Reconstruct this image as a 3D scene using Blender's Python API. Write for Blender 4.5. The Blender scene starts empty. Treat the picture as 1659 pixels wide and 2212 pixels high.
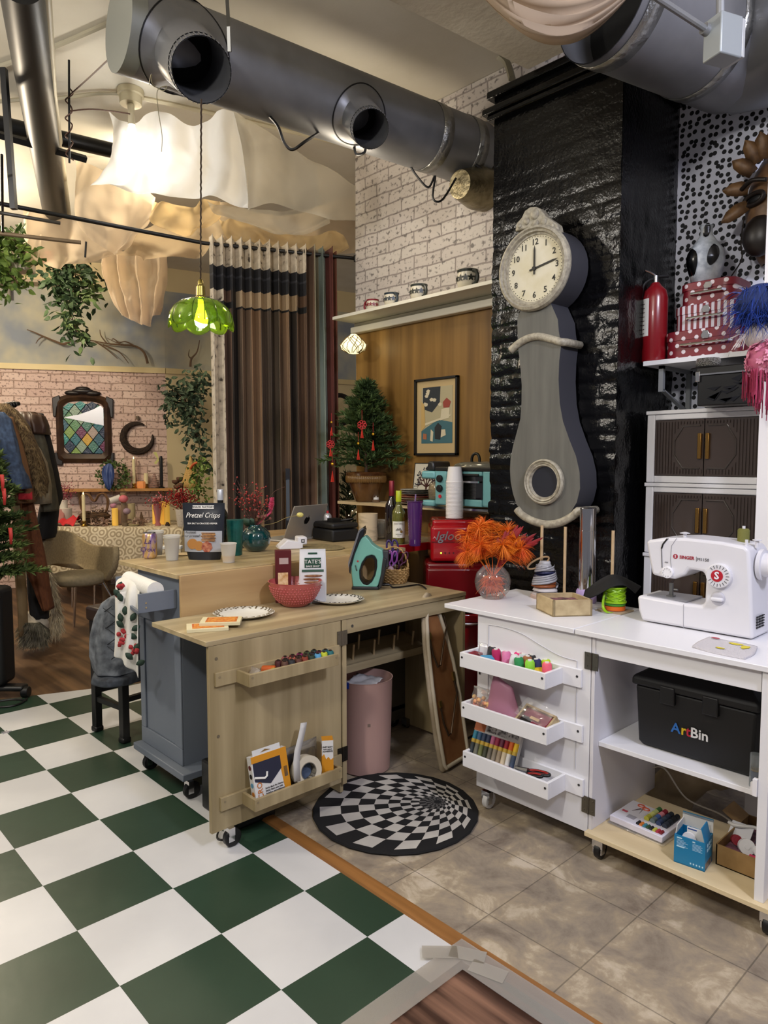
import bpy, bmesh, math, random
from mathutils import Vector as V, Matrix
PI=math.pi; sin=math.sin; cos=math.cos
random.seed(7)
S=bpy.context.scene; COL=S.collection
# ------------------------------------------------------------------ camera
F=1531.84; CP=V((3.92,-1.018,1.392)); PITCH=.07197; YAW=-.816754
FV=V((sin(YAW),cos(YAW),0)); RV=V((cos(YAW),-sin(YAW),0)); UP=V((0,0,1))
CF=FV*cos(PITCH)-UP*sin(PITCH); CU=UP*cos(PITCH)+FV*sin(PITCH)
cd=bpy.data.cameras.new('camera'); cam=bpy.data.objects.new('camera',cd); COL.objects.link(cam)
cd.sensor_fit='VERTICAL'; cd.sensor_height=24; cd.lens=F/2212*24; cd.clip_start=.05
m3=Matrix((RV,CU,-CF)).transposed(); cam.matrix_world=Matrix.Translation(CP)@m3.to_4x4()
S.camera=cam
S.view_settings.view_transform='Standard'; S.view_settings.look='None'
S.view_settings.gamma=1; S.view_settings.use_curve_mapping=False; S.view_settings.exposure=.08
def at(px,py,z=None,x=None,y=None,D=None):
    d=CF+RV*((px-829.5)/F)-CU*((py-1106)/F)
    if z is not None: t=(z-CP.z)/d.z
    elif x is not None: t=(x-CP.x)/d.x
    elif y is not None: t=(y-CP.y)/d.y
    else: t=D/d.dot(FV)
    return CP+d*t
# ------------------------------------------------------------------ light
w=bpy.data.worlds.new('world'); S.world=w; w.use_nodes=True
w.node_tree.nodes['Background'].inputs[0].default_value=(.95,.93,1,1); w.node_tree.nodes['Background'].inputs[1].default_value=.17
def lamp(name,loc,e,col,size=.5,kind='AREA',aim=None):
    l=bpy.data.lights.new(name,kind); l.energy=e; l.color=col
    if kind=='AREA': l.shape='DISK'; l.size=size
    else: l.shadow_soft_size=size
    o=bpy.data.objects.new(name,l); o.location=loc; COL.objects.link(o)
    if aim is not None: o.rotation_euler=(V(aim)-V(loc)).to_track_quat('-Z','Y').to_euler()
    return o
lamp('ceiling_lamp_front',(3.0,-1.9,2.9),130,(1,.955,.90),.12,'POINT')
lamp('ceiling_lamp_right',(4.9,.2,3.2),66,(.80,.82,1),.45,aim=(2.75,2.0,1.55))
lamp('ceiling_lamp_left',(.2,-1.5,2.9),95,(1,.93,.82),.12,'POINT')
lamp('ceiling_lamp_back',(-2.4,.1,3.05),120,(1,.84,.62),.12,'POINT')
lamp('alcove_fill_light',(.95,1.55,2.75),9,(1,.86,.66),.12,'POINT')  # added fill light to lift the ceiling and wood panel, no fixture here
lamp('drape_fill_light',(-1.0,1.3,3.42),20,(1,.86,.64),.12,'POINT')  # warm fill light added to brighten the drapes
lamp('bulb_light',at(287,300,D=4.12),12,(1,.97,.92),.04,'POINT')
lamp('pendant_light',at(436,675,D=3.3),11,(1,1,.6),.03,'POINT')
# ------------------------------------------------------------------ materials
def lin(h):
    if isinstance(h,str):
        h=h.lstrip('#'); c=[int(h[i:i+2],16)/255 for i in (0,2,4)]
        return tuple(((v+.055)/1.055)**2.4 if v>.04045 else v/12.92 for v in c)+(1,)
    return tuple(h)[:3]+(1,)
MC={}
def nt(name):
    m=bpy.data.materials.new(name); m.use_nodes=True; t=m.node_tree
    b=t.nodes['Principled BSDF']; return m,t,b
def N(t,kind,**kw):
    n=t.nodes.new('ShaderNode'+kind)
    for k,v in kw.items():
        if hasattr(n,k): setattr(n,k,v)
        else: n.inputs[k.replace('_',' ')].default_value=v
    return n
def ramp(t,stops,const=False):
    r=t.nodes.new('ShaderNodeValToRGB'); cr=r.color_ramp
    if const: cr.interpolation='CONSTANT'
    while len(cr.elements)<len(stops): cr.elements.new(.5)
    for e,(p,c) in zip(cr.elements,stops): e.position=p; e.color=lin(c)
    return r
def mat(c,rough=.5,metal=0,c2=None,ns=20,stretch=(1,1,1),bump=0,bs=None,emit=0,trans=0,alpha=1,coat=0,uv=False,det=4,spread=(.35,.65),spec=None,thin=0):
    key=('m',str(c),rough,metal,c2,ns,stretch,bump,bs,emit,trans,alpha,coat,uv,spread,thin)
    if key in MC: return MC[key]
    m,t,b=nt('mat_'+str(len(MC))); MC[key]=m; L=t.links
    b.inputs['Base Color'].default_value=lin(c); b.inputs['Roughness'].default_value=rough; b.inputs['Metallic'].default_value=metal
    if spec is not None: b.inputs['Specular IOR Level'].default_value=spec
    if c2 or bump:
        tc=N(t,'TexCoord'); mp=N(t,'Mapping'); mp.inputs['Scale'].default_value=stretch
        L.new(tc.outputs['UV' if uv else 'Object'],mp.inputs[0])
        n=N(t,'TexNoise'); n.inputs['Scale'].default_value=ns; n.inputs['Detail'].default_value=det; L.new(mp.outputs[0],n.inputs['Vector'])
        if c2:
            r=ramp(t,[(spread[0],c),(spread[1],c2)]); L.new(n.outputs['Fac'],r.inputs[0]); L.new(r.outputs[0],b.inputs['Base Color'])
        if bump:
            n2=n
            if bs:
                n2=N(t,'TexNoise'); n2.inputs['Scale'].default_value=bs; n2.inputs['Detail'].default_value=4; L.new(mp.outputs[0],n2.inputs['Vector'])
            bp=N(t,'Bump'); bp.inputs['Strength'].default_value=bump; bp.inputs['Distance'].default_value=.01
            L.new(n2.outputs['Fac'],bp.inputs['Height']); L.new(bp.outputs[0],b.inputs['Normal'])
    if emit: b.inputs['Emission Color'].default_value=lin(c); b.inputs['Emission Strength'].default_value=emit
    if trans: b.inputs['Transmission Weight'].default_value=trans; b.inputs['IOR'].default_value=1.3 if thin else 1.45
    if alpha<1: b.inputs['Alpha'].default_value=alpha
    if coat: b.inputs['Coat Weight'].default_value=coat
    return m
def wood(c,c2,axis='y',s=14,rough=.45,bump=.05,spread=(.35,.68)):
    st={'x':(.06,1,1),'y':(1,.06,1),'z':(1,1,.06)}[axis]
    return mat(c,rough,0,c2,s,st,bump,spread=spread,det=6)
def sheer(c,alpha=.75,tr=.5,bump=.0):
    key=('s',c,alpha,tr)
    if key in MC: return MC[key]
    m,t,b=nt('sheer'+str(len(MC))); MC[key]=m; L=t.links; t.nodes.remove(b)
    o=t.nodes['Material Output']; d=N(t,'BsdfDiffuse'); u=N(t,'BsdfTranslucent'); p=N(t,'BsdfTransparent')
    d.inputs[0].default_value=lin(c); u.inputs[0].default_value=lin(c)
    a=N(t,'MixShader'); a.inputs[0].default_value=tr; L.new(d.outputs[0],a.inputs[1]); L.new(u.outputs[0],a.inputs[2])
    e=N(t,'MixShader'); e.inputs[0].default_value=alpha; L.new(p.outputs[0],e.inputs[1]); L.new(a.outputs[0],e.inputs[2]); L.new(e.outputs[0],o.inputs[0]); return m
def clear(c='#ffffff',alpha=.15,rough=.05):       # thin clear plastic or glass: mostly see-through with real reflections
    key=('c',c,alpha,rough)
    if key in MC: return MC[key]
    m,t,b=nt('clear'+str(len(MC))); MC[key]=m; L=t.links
    b.inputs['Base Color'].default_value=lin(c); b.inputs['Roughness'].default_value=rough; b.inputs['Specular IOR Level'].default_value=.8
    o=t.nodes['Material Output']; p=N(t,'BsdfTransparent'); p.inputs[0].default_value=lin(c)
    y=N(t,'MixShader'); y.inputs[0].default_value=alpha; L.new(p.outputs[0],y.inputs[1]); L.new(b.outputs[0],y.inputs[2])
    g=N(t,'BsdfGlossy'); g.inputs['Roughness'].default_value=rough; lw=N(t,'LayerWeight'); lw.inputs[0].default_value=.25
    m2=N(t,'Math',operation='MULTIPLY_ADD'); m2.inputs[1].default_value=.55; m2.inputs[2].default_value=.03; L.new(lw.outputs['Fresnel'],m2.inputs[0])
    x=N(t,'MixShader'); L.new(m2.outputs[0],x.inputs[0]); L.new(y.outputs[0],x.inputs[1]); L.new(g.outputs[0],x.inputs[2]); L.new(x.outputs[0],o.inputs[0]); return m
WHITE=mat('#e9e8ec',.35); BLACK=mat('#0b0b0c',.45); BLACKG=mat('#070708',.2); CHROME=mat('#d8d8da',.15,1); STEEL=mat('#8d8d8c',.35,1); BRASS=mat('#a8853f',.3,1)
# ------------------------------------------------------------------ mesh builder
class B:
    def __init__(s,M=None): s.bm=bmesh.new(); s.M=M; s.uv=None
    def v(s,p):
        p=V(p); return s.bm.verts.new(s.M@p if s.M else p)
    def f(s,vs,m=0):
        try: q=s.bm.faces.new(vs); q.material_index=m; q.smooth=True; return q
        except ValueError: return None
    def poly(s,pts,m=0): s.f([s.v(p) for p in pts],m); return s
    def box(s,a,b,m=0,M=None):
        x0,y0,z0=a; x1,y1,z1=b
        P=[V((x,y,z)) for z in (z0,z1) for x,y in ((x0,y0),(x1,y0),(x1,y1),(x0,y1))]
        if M: P=[M@p for p in P]
        vs=[s.v(p) for p in P]
        for q in ((3,2,1,0),(4,5,6,7),(0,1,5,4),(1,2,6,5),(2,3,7,6),(3,0,4,7)): s.f([vs[i] for i in q],m)
        return s
    def prism(s,pts,vec,m=0,m2=None):
        vec=V(vec); a=[s.v(p) for p in pts]; b=[s.v(V(p)+vec) for p in pts]; n=len(a)
        s.f(list(reversed(a)),m); s.f(b,m)
        for i in range(n): s.f([a[i],a[(i+1)%n],b[(i+1)%n],b[i]],m if m2 is None else m2)
        return s
    def rings(s,R,m=0,closed=True,cap=(True,True)):
        vs=[[s.v(p) for p in r] for r in R]; n=len(vs[0])
        for a,b in zip(vs,vs[1:]):
            for i in range(n if closed else n-1): s.f([a[i],a[(i+1)%n],b[(i+1)%n],b[i]],m)
        if closed:
            if cap[0]: s.f(list(reversed(vs[0])),m)
            if cap[1]: s.f(vs[-1],m)
        return s
    def cyl(s,p0,p1,r,r1=None,n=20,m=0,cap=(True,True)): return s.tube([p0,p1],[r,r if r1 is None else r1],n,m,cap=cap)
    def tube(s,pts,r,n=8,m=0,cap=(True,True),closed=False):
        pts=[V(p) for p in pts]; k=len(pts)
        if not isinstance(r,(list,tuple)): r=[r]*k
        R=[]; prev=None
        for i,p in enumerate(pts):
            if closed: d=pts[(i+1)%k]-pts[i-1]
            else: d=pts[min(i+1,k-1)]-pts[max(i-1,0)]
            if d.length<1e-9: d=V((0,0,1))
            d.normalize()
            if prev is None:
                a=V((0,0,1)) if abs(d.z)<.9 else V((1,0,0)); u=d.cross(a).normalized()
            else:
                u=prev-d*prev.dot(d); u=u.normalized() if u.length>1e-6 else d.orthogonal().normalized()
            prev=u; w_=d.cross(u)
            R.append([p+(u*cos(2*PI*j/n)+w_*sin(2*PI*j/n))*r[i] for j in range(n)])
        if closed: R.append(R[0])
        return s.rings(R,m,True,(False,False) if closed else cap)
    def lathe(s,c,prof,n=32,m=0,sx=1,sy=1,wave=0,wn=0,cap=(True,True),wz=0):
        c=V(c); R=[]
        for r,z in prof:
            R.append([c+V((r*sx*cos(2*PI*j/n)*(1+wave*cos(wn*2*PI*j/n)),r*sy*sin(2*PI*j/n)*(1+wave*cos(wn*2*PI*j/n)),z)) for j in range(n)])
        return s.rings(R,m,True,cap)
    def ball(s,c,r,sc=(1,1,1),n=16,m=0):
        c=V(c); k=max(4,n//2); R=[]
        for i in range(k+1):
            a=-PI/2+PI*i/k; q=max(cos(a),.02)
            R.append([c+V((r*sc[0]*q*cos(2*PI*j/n),r*sc[1]*q*sin(2*PI*j/n),r*sc[2]*sin(a))) for j in range(n)])
        return s.rings(R,m)
    def grid(s,rows,m=0): return s.rings(rows,m,False)
    def sheet(s,p00,p10,p11,p01,nu,nv,fn=None,m=0):
        p00,p10,p11,p01=map(V,(p00,p10,p11,p01)); nn=(p10-p00).cross(p01-p00).normalized()
        rows=[]
        for j in range(nv+1):
            t=j/nv; rows.append([(p00.lerp(p10,i/nu)).lerp(p01.lerp(p11,i/nu),t)+(nn*fn(i/nu,t) if fn else V()) for i in range(nu+1)])
        return s.grid(rows,m)
    def wall(s,p0,p1,z0,z1,m=0):
        if s.uv is None: s.uv=s.bm.loops.layers.uv.new('UVMap')
        p0=V((p0[0],p0[1],0)); p1=V((p1[0],p1[1],0)); L=(p1-p0).length
        q=s.f([s.v((p0.x,p0.y,z0)),s.v((p1.x,p1.y,z0)),s.v((p1.x,p1.y,z1)),s.v((p0.x,p0.y,z1))],m)
        for l,u in zip(q.loops,((0,z0),(L,z0),(L,z1),(0,z1))): l[s.uv].uv=u
        return s
    def out(s,name,mats,parent=None,ang=35,bevel=0,solid=0,subd=0,flat=False,loc=None,bseg=2):
        me=bpy.data.meshes.new(name); bmesh.ops.recalc_face_normals(s.bm,faces=s.bm.faces[:])
        s.bm.to_mesh(me); s.bm.free()
        if not isinstance(mats,(list,tuple)): mats=[mats]
        for m in mats: me.materials.append(m)
        if flat:
            for p in me.polygons: p.use_smooth=False
        elif ang<180: me.set_sharp_from_angle(angle=math.radians(ang))
        o=bpy.data.objects.new(name,me); COL.objects.link(o)
        if parent is not None:
            off=V(); q=parent
            while q: off+=V(q.location); q=q.parent
            o.parent=parent; me.transform(Matrix.Translation(-off))
        else:
            if loc is None:
                xs=[v.co for v in me.vertices]; mn=[min(p[i] for p in xs) for i in range(3)]; mx=[max(p[i] for p in xs) for i in range(3)]
                loc=((mn[0]+mx[0])/2,(mn[1]+mx[1])/2,mn[2])
            me.transform(Matrix.Translation(-V(loc))); o.location=loc
        if bevel:
            b=o.modifiers.new('bevel','BEVEL'); b.width=bevel; b.segments=bseg; b.limit_method='ANGLE'; b.angle_limit=math.radians(40)
        if solid:
            b=o.modifiers.new('solid','SOLIDIFY'); b.thickness=solid; b.offset=0
        if subd:
            b=o.modifiers.new('sub','SUBSURF'); b.levels=subd; b.render_levels=subd
        return o
def tag(o,label,cat,group=None,kind=None):
    o['label']=label; o['category']=cat
    if group: o['group']=group
    if kind: o['kind']=kind
    return o
def thing(name,label,cat,loc,group=None):
    o=bpy.data.objects.new(name,None); o.empty_display_size=.05; COL.objects.link(o); o.location=V(loc); return tag(o,label,cat,group)
def struct(o): o['kind']='structure'; return o
def dup(root,loc,label=None,rotz=None,scale=None,mats=None):
    r=root.copy(); COL.objects.link(r); r.location=V(loc)
    if rotz is not None: r.rotation_euler=(0,0,rotz)
    if scale: r.scale=(scale,)*3
    if label: r['label']=label
    for ch in list(root.children):
        c=ch.copy(); COL.objects.link(c); c.parent=r
        if mats and ch.name.split('.')[0] in mats:
            c.data=ch.data.copy(); c.data.materials.clear(); c.data.materials.append(mats[ch.name.split('.')[0]])
        for g in ch.children:
            d=g.copy(); COL.objects.link(d); d.parent=c
    return r
def frame(o,x,y):
    x=V(x).normalized(); y=V(y); y=(y-x*y.dot(x)).normalized(); z=x.cross(y)
    m=Matrix((x,y,z)).transposed().to_4x4(); m.translation=V(o); return m
def placed(o,rz=0): return Matrix.Translation(V(o))@Matrix.Rotation(rz,4,'Z')
def txt(s,size,M,m,parent,name='lettering',shear=0,ext=.0004,bold=0,align='CENTER',sx=1):
    c=bpy.data.curves.new(name,'FONT'); c.body=s; c.size=size; c.extrude=ext; c.shear=shear; c.offset=bold*size; c.align_x=align; c.align_y='CENTER'; c.resolution_u=2
    t=bpy.data.objects.new('t',c); COL.objects.link(t); dg=bpy.context.evaluated_depsgraph_get()
    me=bpy.data.meshes.new_from_object(t.evaluated_get(dg)); me.name=name
    bpy.data.objects.remove(t); me.materials.clear(); me.materials.append(m)
    off=V(); q=parent
    while q: off+=V(q.location); q=q.parent
    me.transform(Matrix.Translation(-off)@M@Matrix.Diagonal((sx,1,1,1)))
    o=bpy.data.objects.new(name,me); COL.objects.link(o); o.parent=parent; return o
def crm(P,n):          # Catmull-Rom through points
    P=[V(p) for p in P]; out=[]; k=len(P)
    for i in range(k-1):
        a,b,c,d=P[max(i-1,0)],P[i],P[i+1],P[min(i+2,k-1)]
        for j in range(n):
            t=j/n; out.append(.5*((2*b)+(c-a)*t+(2*a-5*b+4*c-d)*t*t+(3*b-a-3*c+d)*t**3))
    out.append(P[-1]); return out
def cloth(rows,nu=8,nv=8,fold=0,fn=0,dirv=None):
    R=[crm(r,nu) for r in rows]; cols=list(zip(*R)); C2=[crm(c,nv) for c in cols]; g=[list(r) for r in zip(*C2)]
    if fold:
        for j,r in enumerate(g):
            for i,p in enumerate(r):
                u=i/(len(r)-1); v=j/(len(g)-1)
                d=dirv or FV
                r[i]=p+V(d)*fold*(sin(u*fn*6.28+3*v+sin(5*v+2*u))+.5*sin(u*fn*11+v*4)+1.4*abs(NZ.noise(p*4.2))+.8*abs(NZ.noise(p*9+V((3,1,7)))))
    return g
# ================================================================== THE SETTING
T=.305; YW=2.26; YC=1.75; ZC=3.56
def brickmat(name,c1,c2,mort,speck,w=.21,h=.07,mt=.006,bump=.4,rough=.7):
    m,t,b=nt(name); L=t.links; tc=N(t,'TexCoord'); br=N(t,'TexBrick'); L.new(tc.outputs['UV'],br.inputs['Vector'])
    for k,v in (('Color1',lin(c1)),('Color2',lin(c2)),('Mortar',lin(mort)),('Scale',1),('Mortar Size',mt),('Mortar Smooth',.5),('Brick Width',w),('Row Height',h)): br.inputs[k].default_value=v
    nz=N(t,'TexNoise'); nz.inputs['Scale'].default_value=6; nz.inputs['Detail'].default_value=3; L.new(tc.outputs['UV'],nz.inputs['Vector'])
    mp=N(t,'MixRGB'); mp.inputs[0].default_value=.025; L.new(tc.outputs['UV'],mp.inputs[1]); L.new(nz.outputs['Color'],mp.inputs[2]); L.new(mp.outputs[0],br.inputs['Vector'])
    n=N(t,'TexNoise'); n.inputs['Scale'].default_value=38; n.inputs['Detail'].default_value=6; L.new(tc.outputs['UV'],n.inputs['Vector'])
    r=ramp(t,[(.55,(0,0,0)),(.66,(.8,.8,.8))]); L.new(n.outputs['Fac'],r.inputs[0])
    x=N(t,'MixRGB'); x.inputs[2].default_value=lin(speck); L.new(r.outputs[0],x.inputs[0]); L.new(br.outputs['Color'],x.inputs[1]); L.new(x.outputs[0],b.inputs['Base Color'])
    b.inputs['Roughness'].default_value=rough; bp=N(t,'Bump'); bp.inputs['Strength'].default_value=bump; bp.inputs['Distance'].default_value=.008; bp.invert=True
    L.new(br.outputs['Fac'],bp.inputs['Height']); L.new(bp.outputs[0],b.inputs['Normal']); return m
PLASTER=mat('#e2ddd0',.8,0,'#d8d2c2',2.5,bump=.05,bs=60)
# floors -------------------------------------------------------------------
WF=wood('#46311f','#7c5d3e','x',13,.55,.25); struct(B().poly([(-7,-4,-.004),(6,-4,-.004),(6,6,-.004),(-7,6,-.004)]).out('floor',WF,loc=(0,0,-.004)))
m,t,b=nt('stone_tile'); L=t.links; tc=N(t,'TexCoord'); mp=N(t,'Mapping'); mp.inputs['Location'].default_value=(-.074,0,0); L.new(tc.outputs['Object'],mp.inputs[0])
br=N(t,'TexBrick'); br.offset=0
for k,v in (('Color1',(.5,.5,.5,1)),('Color2',(.62,.62,.62,1)),('Mortar',(.12,.12,.12,1)),('Scale',1),('Mortar Size',.0022),('Brick Width',.318),('Row Height',.324)): br.inputs[k].default_value=v
L.new(mp.outputs[0],br.inputs['Vector'])
n=N(t,'TexNoise'); n.inputs['Scale'].default_value=6.5; n.inputs['Detail'].default_value=13; n.inputs['Roughness'].default_value=.66; n.inputs['Distortion'].default_value=.35; L.new(tc.outputs['Object'],n.inputs['Vector'])
r=ramp(t,[(.32,'#766a5e'),(.46,'#938778'),(.55,'#a4957f'),(.60,'#b8aa94'),(.68,'#c8bba8')]); L.new(n.outputs['Fac'],r.inputs[0])
x=N(t,'MixRGB',blend_type='MULTIPLY'); x.inputs[0].default_value=1; L.new(r.outputs[0],x.inputs[1])
x2=N(t,'MixRGB',blend_type='ADD'); x2.inputs[0].default_value=1; L.new(br.outputs['Color'],x2.inputs[1]); x2.inputs[2].default_value=(.38,.38,.38,1); L.new(x2.outputs[0],x.inputs[2]); L.new(x.outputs[0],b.inputs['Base Color'])
b.inputs['Roughness'].default_value=.45; bp=N(t,'Bump'); bp.inputs['Strength'].default_value=.25; bp.inputs['Distance'].default_value=.01; L.new(n.outputs['Fac'],bp.inputs['Height']); L.new(bp.outputs[0],b.inputs['Normal'])
struct(B().poly([(1.2,.45,-.002),(6,.45,-.002),(6,2.3,-.002),(1.2,2.3,-.002)]).out('floor_stone_tile',m,loc=(0,0,-.002)))
GREEN=mat('#21382a',.36,0,'#294031',3,bump=.1,bs=9); VWH=mat('#d4d4d4',.36,0,'#c6c6c7',2.2,bump=.07,bs=9)
bb=B()
for i in range(-3,16):
    for j in range(-12,5):
        x0,x1,y0,y1=i*T,(i+1)*T,j*T,(j+1)*T
        if i>=4: y1=min(y1,.457)
        if y1<=y0 or (i<4 and j>3): continue
        if i==-3 or x0<-.62: continue
        bb.poly([(x0,y0,0),(x1,y0,0),(x1,y1,0),(x0,y1,0)],0 if (i+j)%2==0 else 1)
bmesh.ops.remove_doubles(bb.bm,verts=bb.bm.verts[:],dist=.001)
bmesh.ops.bisect_plane(bb.bm,geom=bb.bm.verts[:]+bb.bm.edges[:]+bb.bm.faces[:],plane_co=(-.36,.72,0),plane_no=(-1,.36,0),clear_outer=True)
struct(bb.out('floor_checkered_vinyl',[GREEN,VWH],loc=(0,0,0)))
struct(B().prism([(1.2,.457,0),(1.2,.512,0),(1.2,.508,.007),(1.2,.484,.010),(1.2,.461,.007)],(4.8,0,0)).out('trim_1',wood('#7c5228','#9a6a38','x',30,.4)))
# back walls ---------------------------------------------------------------
ZR=2.44; A=at(0,784,z=ZR); Bc=at(357,795.5,z=ZR); Cc=at(724,819,z=ZR)
d1=(Bc-A).normalized(); d2=(Cc-Bc).normalized(); A0=A-d1*2.2; C0=Cc+d2*2.6
n1=V((d1.y,-d1.x,0)); n2=V((d2.y,-d2.x,0))
PINKBR=brickmat('pink_brick','#dcc3b6','#cdb0a4','#a48a7c','#664a42',.24,.082,.008); WHITEBR=brickmat('white_brick','#c4bdb6','#b9b0aa','#8d8480','#544e4c',.225,.075,.006)
CLOUD=mat('#8d95a0',.8,0,'#c6c0a4',2.2,det=3,spread=(.35,.62)); BEIGE=mat('#d9c79c',.75)
struct(B().wall(A0,Bc,0,2.40).out('wall_back',PINKBR,loc=(Bc.x,Bc.y,0)))
struct(B().wall(Bc,C0,0,2.40).out('wall_back_beige',BEIGE,loc=(Bc.x,Bc.y,0)))
struct(B().wall(A0,Bc,2.40,3.3).wall(Bc,C0,2.40,3.3).out('wall_back_upper',CLOUD,loc=(Bc.x,Bc.y,2.4)))
struct(B().wall(A0,Bc,3.3,3.7).wall(Bc,C0,3.3,3.7).out('wall_back_top',BEIGE,loc=(Bc.x,Bc.y,3.3)))
q=[V((p.x,p.y,0)) for p in (A0,Bc,C0)]
bb=B()
for a,c,nn in ((q[0],q[1],n1),(q[1],q[2],n2)):
    bb.prism([a+UP*2.38,a+nn*.025+UP*2.38,a+nn*.025+UP*2.44,a+UP*2.44],c-a)
struct(bb.out('trim_2',mat('#dcc894',.5)))
struct(B().poly([(-8,-4.5,ZC),(6,-4.5,ZC),(6,7,ZC),(-8,7,ZC)]).out('ceiling',PLASTER,loc=(0,0,ZC)))
# right wall ---------------------------------------------------------------
struct(B().box((.145,YW,0),(6,YW+.14,ZC-.002)).out('wall_right',mat('#d8d0c4',.7)))
struct(B().wall((.145,YW-.002),(1.9,YW-.002),2.2,ZC-.003).out('wall_right_brick_paper',WHITEBR,loc=(.145,YW-.002,2.2)))
struct(B().box((.16,YW-.012,0),(1.9,YW-.003,2.30)).out('wall_right_wood_panel',wood('#60441f','#a07a40','z',9,.33,.12,(.3,.7))))
m,t,b=nt('dots'); L=t.links; tc=N(t,'TexCoord'); vo=N(t,'TexVoronoi'); vo.voronoi_dimensions='2D'; vo.inputs['Scale'].default_value=33; vo.inputs['Randomness'].default_value=.6; L.new(tc.outputs['UV'],vo.inputs['Vector'])
r=ramp(t,[(.31,'#101014'),(.35,'#d4d7e4')]); L.new(vo.outputs['Distance'],r.inputs[0]); L.new(r.outputs[0],b.inputs['Base Color']); b.inputs['Roughness'].default_value=.7
nz=N(t,'TexNoise'); nz.inputs['Scale'].default_value=2.5; L.new(tc.outputs['UV'],nz.inputs['Vector']); bp=N(t,'Bump'); bp.inputs['Strength'].default_value=.6; bp.inputs['Distance'].default_value=.08; L.new(nz.outputs['Fac'],bp.inputs['Height']); L.new(bp.outputs[0],b.inputs['Normal'])
struct(B().wall((2.38,YW-.004),(4.2,YW-.004),0,ZC-.003).out('wall_right_dotted_paper',m,loc=(2.38,YW,0)))
# chimney breast -----------------------------------------------------------
from mathutils import noise as NZ
BLK=mat('#040405',.16,0,bump=.22,ns=75,det=4,spec=.4)
def bd(u,z,k):
    row=math.floor(z/.075); uu=(u+(.105 if row%2 else 0))/.21; fu=abs(uu-round(uu))*.21; fz=abs(z/.075-round(z/.075))*.075
    e=min(fu,fz); q=min(1,e/.014); n=NZ.noise(V((u*9,z*9,k)))*.006+NZ.noise(V((u*24,z*26,k)))*.003
    amp=1 if z<2.2 else max(.22,1-(z-2.2)*1.5)
    return (.008*q*(.6+.8*NZ.noise(V((math.floor(uu)*3.1,row*1.7,k))))+n)*amp
xl,xr=1.742,2.402; bb=B(); st=.0105; nu=int((xr-xl)/st); nz_=int(3.12/st)
bb.grid([[V((xl+(xr-xl)*i/nu-(bd(0,3.12*j/nz_,3)+.004 if i==0 else 0),YC-bd(xl+(xr-xl)*i/nu,3.12*j/nz_,1),3.12*j/nz_)) for i in range(nu+1)] for j in range(nz_+1)])
nd=34
bb.grid([[V((xr-.003+bd((YW-YC)*i/nd,3.12*j/nz_,2)*.7,YC+(YW-YC)*i/nd-(.006 if i==0 else 0),3.12*j/nz_)) for i in range(nd+1)] for j in range(0,nz_+1,2)])
bb.wall((xl,YC),(xl,YW),0,3.12)
struct(bb.out('wall_chimney_breast',BLK,ang=180,loc=(2.07,2.0,0)))
bb=B()
bb.box((1.70,1.70,3.015),(2.44,YW,3.045)).box((1.72,1.715,2.99),(2.425,YW,3.015)).box((1.715,1.715,3.09),(2.43,YW,3.125))
struct(bb.out('trim_3',BLK,bevel=.006))
bl0=at(840,0,z=3.125); bl1=at(1140,150,z=3.125); dd=(bl0-bl1).normalized(); bl0=bl1+dd*5; bl1=bl1-dd*.0
q=V((.52,0,0)); struct(B().prism([bl1,bl1+q,bl1+q+UP*.42,bl1+UP*.42],bl0-bl1).out('ceiling_beam',mat('#c9c2b2',.85,0,'#bdb5a4',4,bump=.3,bs=30)))
# white corner post at the right edge
pp=at(1651,900,D=2.60); struct(B().box((pp.x-.013,pp.y-.012,0),(pp.x+.04,pp.y+.2,3.1)).out('trim_4',mat('#e8e6e6',.5)))
# ================================================================== FURNITURE
OAK=wood('#9c8a68','#bfae88','y',16,.42,.03); OAKV=wood('#94835f','#b8a680','z',13,.45,.03); LEAFW=wood('#a5855a','#c6a878','y',9,.4,.03)
DARKOAK=wood('#6f6450','#8a7d62','y',16,.5)
def tray(name,parent,fx,m,axis,lo,hi,z0,z1,base,front,br0,br1,bz,screw):
    # box tray on a panel: runs lo..hi along its axis, sticks out from base to front; back board reaches br0..br1
    t=.012; bb=B(); P=(lambda a,o,z:(a,o,z)) if axis=='x' else (lambda a,o,z:(o,a,z))
    def bx(a0,a1,o0,o1,za,zb):
        p=P(a0,min(o0,o1),za); q=P(a1,max(o0,o1),zb); bb.box(tuple(min(i,j) for i,j in zip(p,q)),tuple(max(i,j) for i,j in zip(p,q)))
    s=1 if front>base else -1
    bx(br0,br1,base,base+s*t,z0,bz); bx(lo,hi,front-s*t,front,z0,z1); bx(lo,lo+t,base+s*t,front-s*t,z0,z1); bx(hi-t,hi,base+s*t,front-s*t,z0,z1); bx(lo+t,hi-t,base+s*t,front-s*t,z0,z0+.006)
    o=bb.out('storage_tray',m,parent,bevel=.0012)
    for a,oo in ((lo+.012,front),(hi-.012,front),(br1-.015 if axis=='x' else br0+.015,base+s*t)):
        p=V(P(a,oo,(z0+z1)/2+.01)); n=V(P(0,s,0)); B().cyl(p-n*.001,p+n*.0015,.0045,n=10).out('screw',screw,o)
    return o
def caster(parent,c,m,r=.03,plate=STEEL):
    c=V(c); o=B().box((c.x-.02,c.y-.012,c.z+r*1.35),(c.x+.02,c.y+.012,c.z+r*1.35+.03)).box((c.x-.017,c.y-.012,c.z+r*.7),(c.x-.013,c.y+.012,c.z+r*1.4)).box((c.x+.013,c.y-.012,c.z+r*.7),(c.x+.017,c.y+.012,c.z+r*1.4)).out('caster',plate,parent)
    B().cyl((c.x-.011,c.y+.01,c.z+r),(c.x+.011,c.y+.01,c.z+r),r,n=24).out('caster_wheel',m,o,bevel=.003)
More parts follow.
